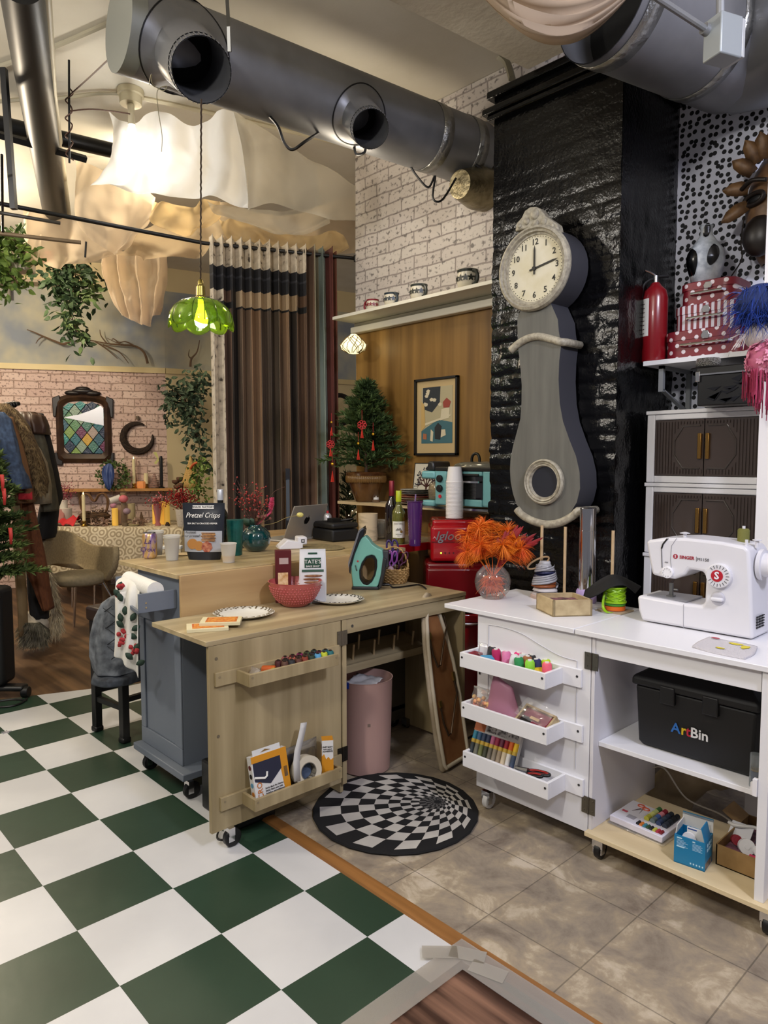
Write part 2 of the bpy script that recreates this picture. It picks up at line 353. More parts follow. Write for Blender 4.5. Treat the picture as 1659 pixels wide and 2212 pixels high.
def hinge(parent,c,n,a,m=STEEL):
    c=V(c); n=V(n); a=V(a); bb=B(frame(c,a,UP)); 
    for s in (-1,1):
        bb.box((s*.014-.012,-.03,0),(s*.014+.012,.03,.003))
        for z in (-.018,.018): bb.cyl((s*.016,z,.003),(s*.016,z,.0045),.004,n=8)
    bb.cyl((0,-.03,.003),(0,.03,.003),.004,n=10); return bb.out('hinge',m,parent)
# --- light oak sewing desk
dk=thing('sewing_desk','light oak folding sewing desk with thread tray on its panel and a plain work top','desk',(1.53,.88,0))
B().box((1.318,.186,.748),(1.738,1.572,.766)).out('tabletop',OAK,dk,bevel=.0015)
dr=B().box((1.720,.196,.072),(1.737,.792,.747)).out('side_panel',OAKV,dk,bevel=.001)
for y,z in ((.225,.70),(.228,.42)): B().cyl((1.736,y,z),(1.7385,y,z),.006,n=12).out('screw',mat('#6e6350',.5),dr)
B().box((1.720,.80,.06),(1.737,.822,.747)).out('stile',OAKV,dk,bevel=.001)
B().box((1.33,1.552,.02),(1.735,1.57,.747)).out('end_panel',OAKV,dk,bevel=.001)
B().box((1.33,.80,.02),(1.72,.816,.747)).out('inner_panel',OAKV,dk,bevel=.001)
B().box((1.335,.816,.05),(1.345,1.552,.747)).out('back_panel',mat('#4a4438',.7),dk)
ap=B().box((1.716,.822,.686),(1.734,1.552,.747)).out('apron',OAK,dk,bevel=.001)
B().cyl((1.733,.855,.715),(1.7365,.855,.715),.006,n=12).out('screw',STEEL,ap)
tray('tray',dk,0,OAKV,'y',.298,.70,.603,.648,1.738,1.835,.215,.775,.652,mat('#8a7c60',.4))
tray('tray',dk,0,OAKV,'y',.314,.716,.148,.192,1.738,1.835,.228,.785,.197,mat('#8a7c60',.4))
for z in (.675,.19): hinge(dk,(1.7385,.797,z),(1,0,0),(0,1,0),mat('#8a8272',.35,.8) if z>.5 else mat('#3a3630',.35,.8))
caster(dk,(1.735,.268,.0),BLACK,.034,CHROME)
caster(dk,(1.36,1.54,-.0),BLACK,.0145)
# thread rack shelf inside the knee space
rk=thing('thread_rack','wooden thread rack with bare pegs inside the knee space of the oak desk','rack',(1.46,1.17,.50))
B().prism([(1.36,.83,.50),(1.52,.83,.45),(1.52,.83,.465),(1.36,.83,.515)],(0,.70,0)).out('rack_board',OAK,rk)
B().box((1.515,.83,.44),(1.53,1.53,.475)).out('rack_lip',OAK,rk)
PEG=mat('#cdb48a',.5)
for i in range(5):
    for j in range(2):
        y=.91+i*.13+j*.04; x=1.41+j*.065; z=.505-(x-1.36)*.31
        B().cyl((x,y,z-.005),(x+.022,y-.012,z+.085),.0052,n=10).out('peg',PEG,rk)
# --- grey kitchen cart
GREY=mat('#6c7480',.5); GREYD=mat('#666e7a',.5)
ct=thing('kitchen_cart','blue grey rolling kitchen cart with oak top and hanging drop leaf','cart',(1.05,.95,0))
B().box((.73,.305,.917),(1.298,1.60,.937)).out('tabletop',wood('#a08a62','#c9b488','y',14,.35,.03),ct,bevel=.002)
bd_=B().box((.89,.335,.125),(1.268,1.38,.917)).out('body',GREY,ct,bevel=.002)
B().box((.885,.327,.201),(.93,.3345,.699)).box((1.215,.327,.201),(1.269,.3345,.699)).box((.884,.327,.129),(1.269,.3345,.20)).box((.884,.327,.70),(1.269,.3345,.915)).out('panel_frame',GREY,ct,bevel=.002)
B().box((.875,.290,.098),(1.345,1.60,.128)).out('base',GREYD,ct,bevel=.004)
B().box((1.299,.313,.725),(1.314,1.365,.932)).out('drop_leaf',LEAFW,ct,bevel=.0015)
for x,y in ((.92,.34),(1.30,.34),(.92,1.5),(1.30,1.5)): caster(ct,(x,y,0),BLACK,.036,CHROME)
rkk=B().prism([(1.238,.167,.792),(1.25,.165,.792),(1.25,.326,.792),(1.238,.326,.792)],(0,0,.076)).prism([(.865,.234,.80),(.877,.232,.80),(.877,.326,.80),(.865,.326,.80)],(0,0,.085)).prism([(.877,.232,.785),(1.238,.167,.785),(1.238,.177,.785),(.877,.242,.785)],(0,0,.015)).out('towel_rack',GREY,ct,bevel=.001)
for z in (.83,.812): B().cyl((1.2495,.195,z),(1.2525,.195,z),.004,n=10).out('screw',CHROME,rkk)
pt=B().cyl((.885,.286,.872),(1.232,.245,.872),.034,n=28).out('paper_towel_roll',mat('#e6e4de',.8,bump=.2,ns=80)); tag(pt,'white paper towel roll lying in the side rack of the grey cart','paper towel')
# floral tea towel hanging over the rack
TW=mat('#dedbd3',.85,bump=.1,ns=200)
o=thing('tea_towel','white tea towel with red flowers and dark green leaves hung over cart rack','towel',(.96,.15,.45))
Tr=[[(268,1246,3.06),(290,1252,3.0),(310,1258,2.95)],[(251,1256,3.02),(275,1260,2.96),(302,1270,2.90)],[(247,1285,2.97),(272,1292,2.91),(299,1304,2.87)],[(247,1340,2.96),(272,1348,2.91),(299,1360,2.87)],[(246,1392,2.97),(270,1402,2.91),(300,1420,2.87)],[(245,1412,2.98),(268,1432,2.92),(301,1462,2.88)]]
rows=cloth([[at(*q[:2],D=q[2]) for q in r] for r in Tr],10,6)
for k,r in enumerate(rows):
    for i,p in enumerate(r): r[i]=p+FV*(.014*min(1,k/9)*sin(i*.75+k*.07))
B().grid(rows).out('cloth',TW,o,solid=.003,ang=180)
LF=mat('#23392c',.8); RD=mat('#a52b30',.8)
def leafshape(bb,c,ang,l,w,m,fr):
    c=V(c); u=fr[0]*cos(ang)+fr[1]*sin(ang); v=-fr[0]*sin(ang)+fr[1]*cos(ang)
    bb.poly([c+u*(l*t)+v*(w*sin(PI*t)**.8)*s for s,ts in ((1,[0,.2,.45,.7,.9,1]),(-1,[.9,.7,.45,.2])) for t in ts],m)
fr=(RV,UP)
for lv,br in ((((262,1300,2.0),(268,1330,1.5),(260,1345,1.75),(282,1342,1.0),(284,1362,.5),(275,1370,-.4),(266,1356,2.4)),((262,1368),(258,1374),(266,1376),(263,1392),(257,1388))),(((252,1276,1.2),(256,1290,2.2)),((252,1270),(256,1264),(250,1280))),(((292,1410,1.2),(288,1425,2.4),(295,1436,.4)),((288,1395),(294,1400),(290,1408),(285,1404)))):
    bb=B()
    def tp(x,y): u=(x-247)/53; return at(x+4-6*u,y,D=2.955-.095*u-.022)
    for x,y,a in lv: leafshape(bb,tp(x,y),a,.042,.013,0,fr)
    for x,y in br: leafshape(bb,tp(x,y),x*1.3,.022,.011,1,fr); leafshape(bb,tp(x+2,y+2),x*.7,.02,.009,1,fr)
    bb.out('flower_print',[LF,RD],o,solid=.001)
# --- white sewing cabinet
CW=mat('#e6e6ea',.33); CWI=mat('#dcdade',.4); PLY=wood('#c9b48c','#dccaa4','x',9,.5,.03)
wc=thing('sewing_cabinet','white rolling sewing cabinet with three door trays and an open shelf bay','cabinet',(2.6,1.4,0))
B().box((1.985,1.14,.788),(2.592,1.632,.806)).out('drop_leaf_top',CW,wc,bevel=.002)
B().box((2.596,1.14,.788),(3.32,1.632,.806)).out('worktop',CW,wc,bevel=.002)
dp=B().box((2.150,1.156,.085),(2.652,1.172,.786)).out('door',CW,wc,bevel=.001)
arch=crm([(2.205,1.155,.752),(2.27,1.155,.754),(2.36,1.155,.745),(2.45,1.155,.716),(2.53,1.155,.694),(2.598,1.155,.690)],6)
B().tube(arch+[V((2.600,1.155,.30))],.0018,6).tube([V((2.205,1.155,.752)),V((2.205,1.155,.14))],.0018,6).out('door_moulding',mat('#c4c4ca',.4),dp)
B().box((2.655,1.156,.10),(2.668,1.63,.786)).out('side_panel',CWI,wc,bevel=.001)
B().box((2.668,1.16,.722),(3.20,1.176,.786)).out('apron',CW,wc,bevel=.001)
B().box((2.669,1.19,.395),(3.205,1.52,.411)).out('shelf',CW,wc,bevel=.001)
B().box((2.655,1.130,.085),(3.26,1.55,.10)).out('base_board',PLY,wc,bevel=.001)
lg=B().box((3.205,1.150,.10),(3.232,1.60,.786)).out('end_panel',CW,wc,bevel=.001)
B().box((3.192,1.143,.415),(3.204,1.16,.465)).box((3.185,1.147,.43),(3.193,1.157,.452)).out('door_catch',WHITE,lg)
for z0,z1,bz in ((.60,.657,.664),(.405,.463,.466),(.212,.272,.274)):
    dl=(.664-bz)*.05; tray('tray',wc,0,CW,'x',2.16+dl,2.548+dl,z0,z1,1.155,1.035,2.160,2.622+dl*.8,bz,mat('#4a4a4c',.3,.8))
for z in (.70,.185): hinge(wc,(2.655,1.1555,z),(0,-1,0),(1,0,0),mat('#77746c',.3,1))
caster(wc,(2.195,1.17,.0),mat('#dcdcdc',.35),.032,CHROME)
for x,y in ((2.69,1.17),(3.24,1.17),(2.7,1.5)): caster(wc,(x,y,0),BLACK,.03,CHROME)
B().box((2.159,1.153,.545),(2.166,1.156,.575)).out('catch_plate',mat('#2b2b2b',.4),dp)
# --- plastic cabinets with smoked doors
SM=clear('#5a4c44',.62,.12)
for k,(z0,z1) in enumerate(((1.30,1.605),(.995,1.298),(.69,.993))):
    t=thing('storage_box','white stacking cabinet with smoked doors, '+['topmost of the three under the black boxes','middle of the three, behind the sewing machine head','lowest of the three, seen through the machine arm'][k],'cabinet',(2.69,2.05,z0),'stacked cabinets with smoked doors')
    x0,x1,y0,y1=2.452,2.925,1.92,2.24
    B().box((x0,y0,z0),(x0+.035,y1,z1-.017)).box((x1-.02,y0,z0),(x1,y1,z1-.017)).box((x0+.0352,y0+.0005,z1-.04),(x1-.0202,y1,z1-.017)).box((x0+.0352,y0+.0005,z0),(x1-.0202,y1,z0+.028)).box((x0+.036,y1-.01,z0+.029),(x1-.021,y1-.001,z1-.041)).out('case',CW,t,bevel=.004)
    B().box((x0-.004,y0-.006,z1-.016),(x1,y1,z1)).out('rim',CW,t,bevel=.003)
    xm=(x0+.035+x1-.02)/2
    B().box((x0+.06,y0+.10,z0+.03),(x1-.05,y1-.03,z1-.09)).out('contents',mat(['#2a2520','#3a2c26','#2c2a2c'][k],.7,0,['#5a4a3c','#6a3c2c','#4a4038'][k],16),t)
    for a,b_,s in ((x0+.036,xm-.002,1),(xm+.002,x1-.021,-1)):
        bb=B().box((a,y0+.004,z0+.03),(b_,y0+.009,z1-.042))
        n=16
        for i in range(n):
            xx=a+.008+(b_-a-.016)*i/(n-1); c=(xm-xx)*s/(b_-a)       # ribs stop at the octagon around the handles
            hh=.055+.075*min(1,max(0,(.62-c)/.25)) if c<.62 else 0
            zc=(z0+z1)/2-.006
            if hh==0: bb.box((xx-.002,y0-.001,z0+.038),(xx+.002,y0+.004,z1-.05))
            else:
                bb.box((xx-.002,y0-.001,zc+min(hh,.098)),(xx+.002,y0+.004,z1-.05)).box((xx-.002,y0-.001,z0+.038),(xx+.002,y0+.004,zc-min(hh,.09)))
        d=bb.out('door',SM,t)
        oc=[(.60,.03),(.60,-.03),(.42,-.085),(.08,-.085)]; e=xm
        B().tube([V((e-s*(b_-a)*c,y0+.002,(z0+z1)/2-.006+h)) for c,h in [(.08,.09),(.42,.09)]+oc],.0035,6).out('octagon_rib',mat('#4b4440',.25),d)
        hx=xm-s*.016; B().box((hx-.008,y0-.008,z0+.10),(hx+.008,y0+.006,z1-.10)).out('handle',mat('#b58a4a',.2,1),d,bevel=.002)
# --- counters behind the cart
t=thing('counter_table','wooden counter with a laptop and cash box on it, behind the grey cart','table',(.36,1.6,0))
B().box((.02,1.12,.915),(.722,2.0,.936)).out('tabletop',LEAFW,t,bevel=.002)
for x,y in ((.06,1.16),(.68,1.16),(.06,1.95),(.68,1.95)): B().box((x-.02,y-.02,0),(x+.02,y+.02,.915)).out('leg',DARKOAK,t)
t=thing('bar_table','red-edged table holding the wine bottles, beside the red ice maker','table',(1.0,1.85,0))
B().box((.735,1.605,.905),(1.19,2.06,.936)).out('tabletop',[mat('#8f8168',.5)],t,bevel=.002)
B().box((1.191,1.605,.895),(1.203,2.06,.936)).out('edge_band',mat('#a81722',.3),t)
for x,y in ((.76,1.64),(1.16,1.64),(.76,2.02),(1.16,2.02)): B().box((x-.02,y-.02,0),(x+.02,y+.02,.905)).out('leg',BLACK,t)
# --- plank shelf on the wood panel
t=thing('plank_shelf','pale pine plank shelf carrying the toaster oven and a potted tree','shelf',(.95,2.1,1.1))
B().box((.215,2.03,1.103),(1.70,2.245,1.123)).out('board',wood('#c3ab80','#ddc9a0','x',14,.5),t,bevel=.001)
for x in (.62,1.45): B().prism([(x,2.07,1.103),(x,2.246,1.103),(x,2.246,.97)],(.02,0,0)).out('bracket',mat('#7d5f3a',.5),t)
t=thing('lower_plank_shelf','rough wooden shelf under the pine plank holding plate racks','shelf',(.95,2.15,.9))
B().box((.5,2.08,.915),(1.15,2.245,.936)).out('board',wood('#8a6a44','#a98758','x',14,.6),t)
for x in (.55,1.10): B().box((x,2.12,0),(x+.04,2.24,.915)).out('leg',DARKOAK,t)
# --- white ledge above the panel
t=thing('wall_ledge','long white ledge with painted mugs over the wood panel','shelf',(.95,2.15,2.3))
B().box((.165,2.035,2.333),(1.80,2.255,2.353)).out('board',mat('#d6d3c4',.45),t,bevel=.001)
B().box((.155,2.20,2.262),(1.80,2.252,2.305)).box((.165,2.225,2.305),(1.80,2.252,2.333)).out('moulding',mat('#dcd6c4',.45),t,bevel=.006)
# --- bracket shelf right of the chimney
t=thing('bracket_shelf','white bracket shelf with the red extinguisher and suitcases on it','shelf',(2.7,2.1,1.8))
B().box((2.418,1.935,1.802),(2.96,2.25,1.822)).out('board',mat('#dedee0',.4),t,bevel=.001)
GM=mat('#8d9092',.4,.3)
for x in (2.475,):
    B().box((x,1.965,1.69),(x+.02,1.985,1.80)).box((x,2.235,1.6),(x+.02,2.251,1.80)).box((x,1.965,1.787),(x+.02,2.25,1.801)).prism([(x,1.968,1.70),(x,1.985,1.70),(x,2.245,1.615),(x,2.23,1.608)],(.02,0,0)).out('bracket',GM,t)
# --- wheeled black cabinet on the far left
t=thing('rolling_case','tall black ribbed rolling case standing below the left tree','case',at(0,1515,z=0))
c=at(-66,1512,z=0); M=placed(c,YAW*-1)
B(M).box((-.24,0,.075),(.20,.16,.655)).out('body',mat('#060606',.55),t,bevel=.03,bseg=3)
bb=B(M)
for i in range(12): bb.box((-.2+i*.035,-.006,.60),(-.185+i*.035,.01,.645))
bb.out('vent',BLACK,t)
fb=B(M).box((-.26,.02,.04),(.30,.10,.072)).out('foot_bar',BLACK,t,bevel=.012)
B(M).cyl((.285,.05,.032),(.325,.05,.032),.032,n=20).out('caster_wheel',BLACK,fb,bevel=.004)
# ================================================================== OVERHEAD, CURTAIN, CLOCK
GALV=mat('#77787b',.42,.6,'#8c8d90',3,(1,1,1),.03); GALVD=mat('#3c3c40',.5,.7); DARKIN=mat('#030303',.9)
# main duct
ZD=3.14; P0=at(262,55,z=ZD); P1=at(1003,325,z=ZD); ax=(P1-P0).normalized(); P1=P1+ax*(2.24-P1.y)/ax.y
DR=.172
t=thing('air_duct','long bare metal air duct with two round outlets running to the chimney','duct',(P0+P1)/2)
def seg(a,b,n=40): return [P0+ax*s for s in (a,b)]
Ld=(P1-P0).length
B().tube([P0+ax*s for s in (0,.004,Ld*.25,Ld*.5,Ld*.8,Ld)],[DR*.995,DR]+[DR]*4,48).out('duct_pipe',GALV,t,ang=60)
B().tube([P0-ax*.012,P0+ax*.05],[DR*1.01]*2,48).out('end_cap',mat('#8a8c86',.5,.5),t,ang=60)
TAPE=mat('#8f8f8c',.3,.8,bump=.8,ns=30)
pw=P0+ax*0; 
for s in (Ld*.80,Ld*.93): B().tube([P0+ax*s,P0+ax*(s+.07)],[DR*1.012]*2,48,cap=(False,False)).out('foil_tape',TAPE,t,solid=.002,ang=60)
def outlet(px,py,ox,oy,r):
    q=at(px,py,z=ZD); s=(q-P0).dot(ax); c=P0+ax*s
    Dq=(c-CP).dot(FV); o=at(ox,oy,D=Dq-.34); d=(o-c).normalized()
    a=c+d*.10
    el=[]
    for kk,rr_ in ((0,1.62),(1,1.58),(2,1.12)):
        row=[]
        for i in range(49):
            an=2*PI*i/48; e0=d.orthogonal().normalized(); f0=d.cross(e0); q0=c+(e0*cos(an)+f0*sin(an))*r*rr_; v_=q0-c; v_-=ax*v_.dot(ax); dn=d-ax*d.dot(ax)
            # slide along the nozzle direction until the point lies on the duct surface
            A_=dn.dot(dn); B_=2*v_.dot(dn); C_=v_.dot(v_)-(DR+.003+.02*(kk==2))**2; disc=B_*B_-4*A_*C_
            tt_=(-B_+math.sqrt(max(0,disc)))/(2*A_); row.append(q0+d*(tt_ if disc>0 else -B_/(2*A_)))
        el.append(row)
    el.append([o-d*.045+(e0*cos(2*PI*i/48)+f0*sin(2*PI*i/48))*r*1.03 for i in range(49)])
    p=B().tube([a,o],[r,r],36,cap=(False,False)).tube([a,o],[r*.97,r*.97],36,cap=(False,False)).out('outlet',GALV,t,ang=60)
    B().rings(el,0,False).out('outlet_collar',GALV,p,ang=60); B().tube(el[0][:-1],.0035,5,closed=True).out('collar_edge',mat('#1c1c1e',.5,.5),p)
    B().cyl(a+d*.06,a+d*.065,r*.97,n=36).out('outlet_inside',DARKIN,p)
    bb=B(); e=d.orthogonal().normalized(); f=d.cross(e)
    for i in range(40):
        an=2*PI*i/40; bb.tube([o-d*.05+(e*cos(an)+f*sin(an))*r*1.005,o-d*.004+(e*cos(an)+f*sin(an))*r*1.005],.003,4)
    bb.out('crimped_edge',GALV,p); return o,d
o1,dn1=outlet(392,88,436,152,.113); o2,dn2=outlet(765,234,801,279,.084)
o=B().tube([at(489,-30,D=2.75),at(494,60,D=2.66),at(496,112,D=2.68)],.008,4).out('hanger_strap',mat('#6b6b68',.4,.9)); tag(o,'perforated metal strap holding up the long duct by its big outlet','strap')
# right duct
zr=3.03; a=at(1300,-12,z=zr); b=at(1500,78,z=zr); c=at(1592,119,z=zr); c2=c+V((.32,-.12,-.02)); rr=.215
t=thing('wide_air_duct','wide metal air duct with an open dark end above the black chimney','duct',b)
B().tube([a,b,c],[rr]*3,48,cap=(False,False)).tube([a,b,c],[rr*.985]*3,48,cap=(False,False)).out('duct_pipe',GALV,t,ang=60)
B().tube([c-(c-b).normalized()*.01,c+V((.09,.01,-.01)),c2],[rr*1.01,rr*1.0,rr*.95],48).out('elbow',GALV,t,ang=50)
dr_=(c-a).normalized(); B().cyl(a+dr_*.16,a+dr_*.165,rr*.98,n=40).out('inside',DARKIN,t)
for q,wd in ((a+dr_*.03,.07),(b-dr_*.0,.05)): B().tube([q,q+dr_*wd],[rr*1.012]*2,48,cap=(False,False)).out('foil_tape',TAPE,t,solid=.002,ang=60)
# junction box and conduits in front of it
c=at(1565,88,D=2.25); M=frame(c,RV*.93+FV*.36,UP)
t=thing('junction_box','grey metal junction box with a white outlet hanging by the wide duct','electrical box',c)
GB=mat('#9aa0a2',.45,.4); B(M).box((-.05,-.06,-.035),(.035,.06,.035)).out('box',GB,t,bevel=.004)
B(M).box((.035,-.056,-.033),(.048,.056,.033)).out('cover',mat('#b4b6b6',.4,.3),t,bevel=.002)
B(M).box((.048,-.038,-.018),(.054,.038,.018)).out('outlet',WHITE,t,bevel=.002)
o=B().tube([at(1396,-20,D=2.12),at(1528,66,D=2.25)],.010,10).cyl(at(1520,61,D=2.245),at(1534,70,D=2.255),.017).out('conduit',mat('#8e9092',.4,.6)); tag(o,'slanting grey conduit running into the side of the grey junction box','conduit')
o=B().tube([at(1556,-30,D=2.25),at(1556,42,D=2.25)],.012,10).out('conduit',mat('#8e9092',.4,.6)); tag(o,'short upright grey conduit entering the top of the grey junction box','conduit')
# cloth bunched under the beam
TAN=sheer('#b09c86',.98,.2)
def arc(x0,x1,ytop,dip,D,k=9): return [at(x0+(x1-x0)*i/(k-1),ytop+dip*sin(PI*i/(k-1))**.9,D=D) for i in range(k)]
rows=[arc(1030,1400,-120,10,2.35),arc(1015,1410,-90,70,2.30),arc(1005,1405,-72,115,2.34),arc(1000,1400,-62,143,2.38),arc(1020,1395,-60,150,2.44)]
g=cloth(rows,4,7)
for j,r in enumerate(g):
    for i,p in enumerate(r): r[i]=p+FV*(.022*sin(j*1.7)+.01*sin(j*2.9+i*.2))*sin(PI*i/(len(r)-1))
o=B().grid(g).out('draped_fabric',TAN,solid=.003,ang=180); tag(o,'tan fabric swag hanging from the ceiling beam above the clock','drape')
# pipes on the left
o=B().tube([at(44,-40,z=3.34),at(70,150,z=3.34),at(125,500,z=3.34),at(130,530,z=3.34)],.088,32).out('ceiling_pipe',mat('#26272a',.45,.6)); tag(o,'thick dark metal pipe sloping down the upper left corner','pipe')
o=B().tube([at(96,-40,z=3.42),at(112,200,z=3.42),at(152,505,z=3.42)],.026,16).out('ceiling_pipe',mat('#c9c2ac',.45)); tag(o,'thin cream pipe running beside the thick dark pipe','pipe')
o=B().tube([at(-60,254,z=3.45),at(255,328,z=3.45),at(420,366,z=3.45)],.048,20).out('ceiling_pipe',mat('#1c1d20',.4,.5)); tag(o,'black pipe crossing behind the thick dark pipe towards the white drape','pipe')
DK=mat('#26272a',.45,.6)
def bar(name,pts,w_,m,label,cat,hollow=False):
    o=B().tube(pts,w_,4 if hollow else 12).out(name,m,ang=30); return tag(o,label,cat)
bar('strut_rail',[at(-20,286,z=3.30),at(186,344,z=3.30)],.024,DK,'slotted dark rail crossing the thick dark pipe above the drapes','rail',True)
bar('strut_rail',[at(8,148,D=3.8),at(30,452,D=3.8)],.02,DK,'upright dark slotted hanger at the left picture edge','rail',True)
bar('ceiling_rail',[at(-20,456,z=2.75),at(130,482,z=2.75)],.010,mat('#57544e',.4,.7),'thin grey rail just under the black curtain rod at the left','rail')
bar('ceiling_rail',[at(-20,502,z=2.72),at(175,524,z=2.72)],.012,mat('#7d6a52',.5,.3),'thin brown rail above the hanging plants at the left','rail')
bar('hanger_rod',[at(4,335,z=2.9),at(6,508,z=2.72)],.007,DK,'slim upright rod hanging at the left above the planter','rod')
bar('hanger_rod',[at(186,522,D=5.2),at(184,556,D=5.2)],.007,DK,'short rod hanging below the sheer drape near the thick pipe end','rod')
o=B().tube([at(149,130,D=3.95),at(150,352,D=3.95)],.006,8).out('threaded_rod',DK); tag(o,'upright threaded rod wrapped with twisted wires','rod')
WR=mat('#4a2f22',.6)
def wire(pts,r,m,label,n=6,name='wire',cat='wire'): o=B().tube(crm(pts,n),r,5).out(name,m); return tag(o,label,cat)
pts=[at(150+9*sin(k*2.2),190+k*13,D=3.95+.02*cos(k*2.2)) for k in range(13)]; wire(pts,.004,WR,'brown twisted wire wound down the upright threaded rod')
wire([at(151,205,D=3.93),at(195,165,D=3.6),at(242,121,D=3.2)],.004,WR,'brown twisted wire stretched from the threaded rod to the duct end')
wire([at(151,240,D=3.95),at(200,236,D=4.0),at(262,243,D=4.1),at(280,246,D=4.1)],.004,WR,'brown twisted wire running from the threaded rod to the bulb socket')
FLEX=mat('#b9b29c',.4,.5)
wire([at(-10,220,z=3.53),at(60,214,z=3.53),at(130,212,z=3.53),at(205,203,z=3.53),at(262,203,z=3.53)],.012,FLEX,'flexible metal conduit running left from the ceiling light box',name='conduit',cat='conduit')
wire([at(306,212,z=3.545),at(400,232,z=3.545),at(560,268,z=3.545),at(766,318,z=3.545)],.014,mat('#d5ccb0',.5),'cream conduit running right along the ceiling from the light box',name='conduit',cat='conduit')
wire([at(100,108,z=3.545),at(240,48,z=3.545)][::-1]+[at(-20,150,z=3.545)],.012,mat('#a9a390',.5),'straight grey conduit on the ceiling behind the duct end',name='conduit',cat='conduit')
wire([at(322,183,D=2.9),at(327,160,D=2.8),at(330,182,D=2.9),at(352,196,D=2.9),at(360,186,D=2.9),at(340,196,D=2.9),at(342,240,D=2.95),at(350,292,D=3.0),at(349,328,D=3.0)],.0016,mat('#8a8468',.5),'thin curled wire dangling below the duct end')
CB=mat('#0c0c0d',.4)
wire([at(577,246,z=2.99),at(600,272,D=3.35),at(614,308,D=3.35),at(632,323,D=3.35),at(660,305,D=3.35),at(690,286,z=2.98)],.007,CB,'black cable loop hanging under the middle of the duct',name='cable',cat='cable')
wire([at(765,318,D=3.7),at(770,333,D=3.7),at(786,330,D=3.7),at(790,318,D=3.7)],.007,CB,'short black cable loop under the small duct outlet',name='cable',cat='cable')
wire([at(886,358,D=3.95),at(900,380,D=3.95),at(925,405,D=3.95),at(940,380,D=3.95),at(935,428,D=3.95),at(955,432,D=3.95),at(985,385,D=4)],.006,CB,'tangled black cable in front of the brick paper under the duct',name='cable',cat='cable')
t=thing('foil_duct','short foil wrapped duct piece with a black cable below the main duct','duct',at(1020,420,D=4.1))
fa=at(993,398,D=4.0); fb=at(1090,420,D=4.28)
B().tube([fa,fa.lerp(fb,.35),fb],[.075,.115,.12],20).out('duct_piece',mat('#8c8266',.35,.8,'#6a6048',14,bump=.9,bs=22),t,ang=60)
B().tube([fa.lerp(fb,.3)+(UP*.1-FV*.06),fa.lerp(fb,.6)+(UP*.03-FV*.13),fb+UP*.0-FV*.12],.008,6).out('cable',CB,t)
wire([at(1075,118,D=4.0),at(1095,135,D=3.95),at(1106,170,D=3.9)],.02,mat('#8f8a78',.5),'bent grey conduit beside the chimney top',name='conduit',cat='conduit')
# bare bulb
c=at(282,205,z=3.53)
t=thing('bare_bulb_fixture','bare glowing bulb under a round ceiling box, over the white drape','light fixture',c)
B().lathe((c.x,c.y,3.47),[(.02,0),(.062,.005),(.064,.05),(.075,.055),(.075,.088)],16).out('ceiling_box',mat('#cfc7ac',.45,.3),t)
cb=at(285,290,D=4.12); B().tube([V((c.x,c.y,3.47)),cb+UP*.10,cb+UP*.05],[.02,.018,.02],12).out('socket',mat('#c4bca4',.5),t)
B().lathe((cb.x,cb.y,cb.z-.04),[(.006,-.012),(.028,-.002),(.034,.025),(.026,.055),(.015,.085)],20).out('bulb',mat('#fffdf4',.3,emit=9),t,ang=180)
# pendant
c=at(435,702,D=3.3); 
t=thing('pendant_lamp','scalloped green glass pendant lamp hanging on a twisted cord','lamp',c)
top=o1-UP*.108-dn1*.02; sk=c+UP*.205
crd=[top.lerp(sk,i/60)+RV*.0012*sin(i*2.6)+FV*.0012*cos(i*2.6) for i in range(61)]; B().tube(crd,.0035,6).out('cord',mat('#3a2a1c',.7),t)
B().lathe(c,[(.006,.205),(.012,.195),(.013,.18),(.02,.172),(.021,.13),(.026,.125),(.026,.112),(.033,.108)],20).out('socket',mat('#8a7a3c',.3,.9),t)
prof=[(.03,.115),(.06,.112),(.092,.100),(.118,.078),(.134,.050),(.141,.022),(.138,.0)]
R=[]; n=160
for k,(r,z) in enumerate(prof):
    wv=.055*k/6; R.append([c+V((r*(1+wv*abs(sin(8*2*PI*j/n/2*1))*1.0)*cos(2*PI*j/n),r*(1+wv*abs(sin(8*PI*j/n)))*sin(2*PI*j/n),z-(.022*abs(sin(8*PI*j/n)) if k>=5 else 0))) for j in range(n)])
gl=clear('#c2dc4e',.13,.06)
B().rings(R,0,True,(False,False)).out('glass_shade',gl,t,ang=180,solid=.003)
bb=B()
for j in range(16):
    an=2*PI*j/16*.5*2; bb.tube([c+V((r*1.005*cos(an),r*1.005*sin(an),z)) for r,z in prof],.0022,5)
bb.out('glass_rib',mat('#3d5c0c',.15,trans=.5),t)
B().lathe((c.x,c.y,c.z),[(.012,-.012),(.026,0),(.031,.022),(.024,.05),(.014,.08),(.013,.11)],20).out('bulb',mat('#fbfff0',.3,emit=16),t,ang=180)
bpy.data.objects['pendant_light'].location=c+UP*.03
# little woven lamp at the wall corner
c=at(764,722,D=4.75)
t=thing('woven_lamp','small glowing woven shade lamp at the end of the white ledge','lamp',c)
B().lathe(c,[(.018,0),(.045,-.02),(.085,-.07),(.075,-.10),(.03,-.125)],20,wave=.07,wn=5).out('lamp_shade',mat('#fff0b8',.6,emit=1.3),t,ang=180)
bb=B(); r_=random.Random(5)
for k in range(26):
    a0=r_.uniform(0,6.28); da=r_.uniform(-2,2)
    bb.tube([c+V((rr_*1.04*cos(a0+da*s),rr_*1.04*sin(a0+da*s),z)) for s,(rr_,z) in zip((0,.3,.6,.8,1),[(.03,-.01),(.055,-.03),(.088,-.07),(.078,-.1),(.035,-.125)])],.0022,4)
bb.out('woven_wire',mat('#6b542c',.6),t)
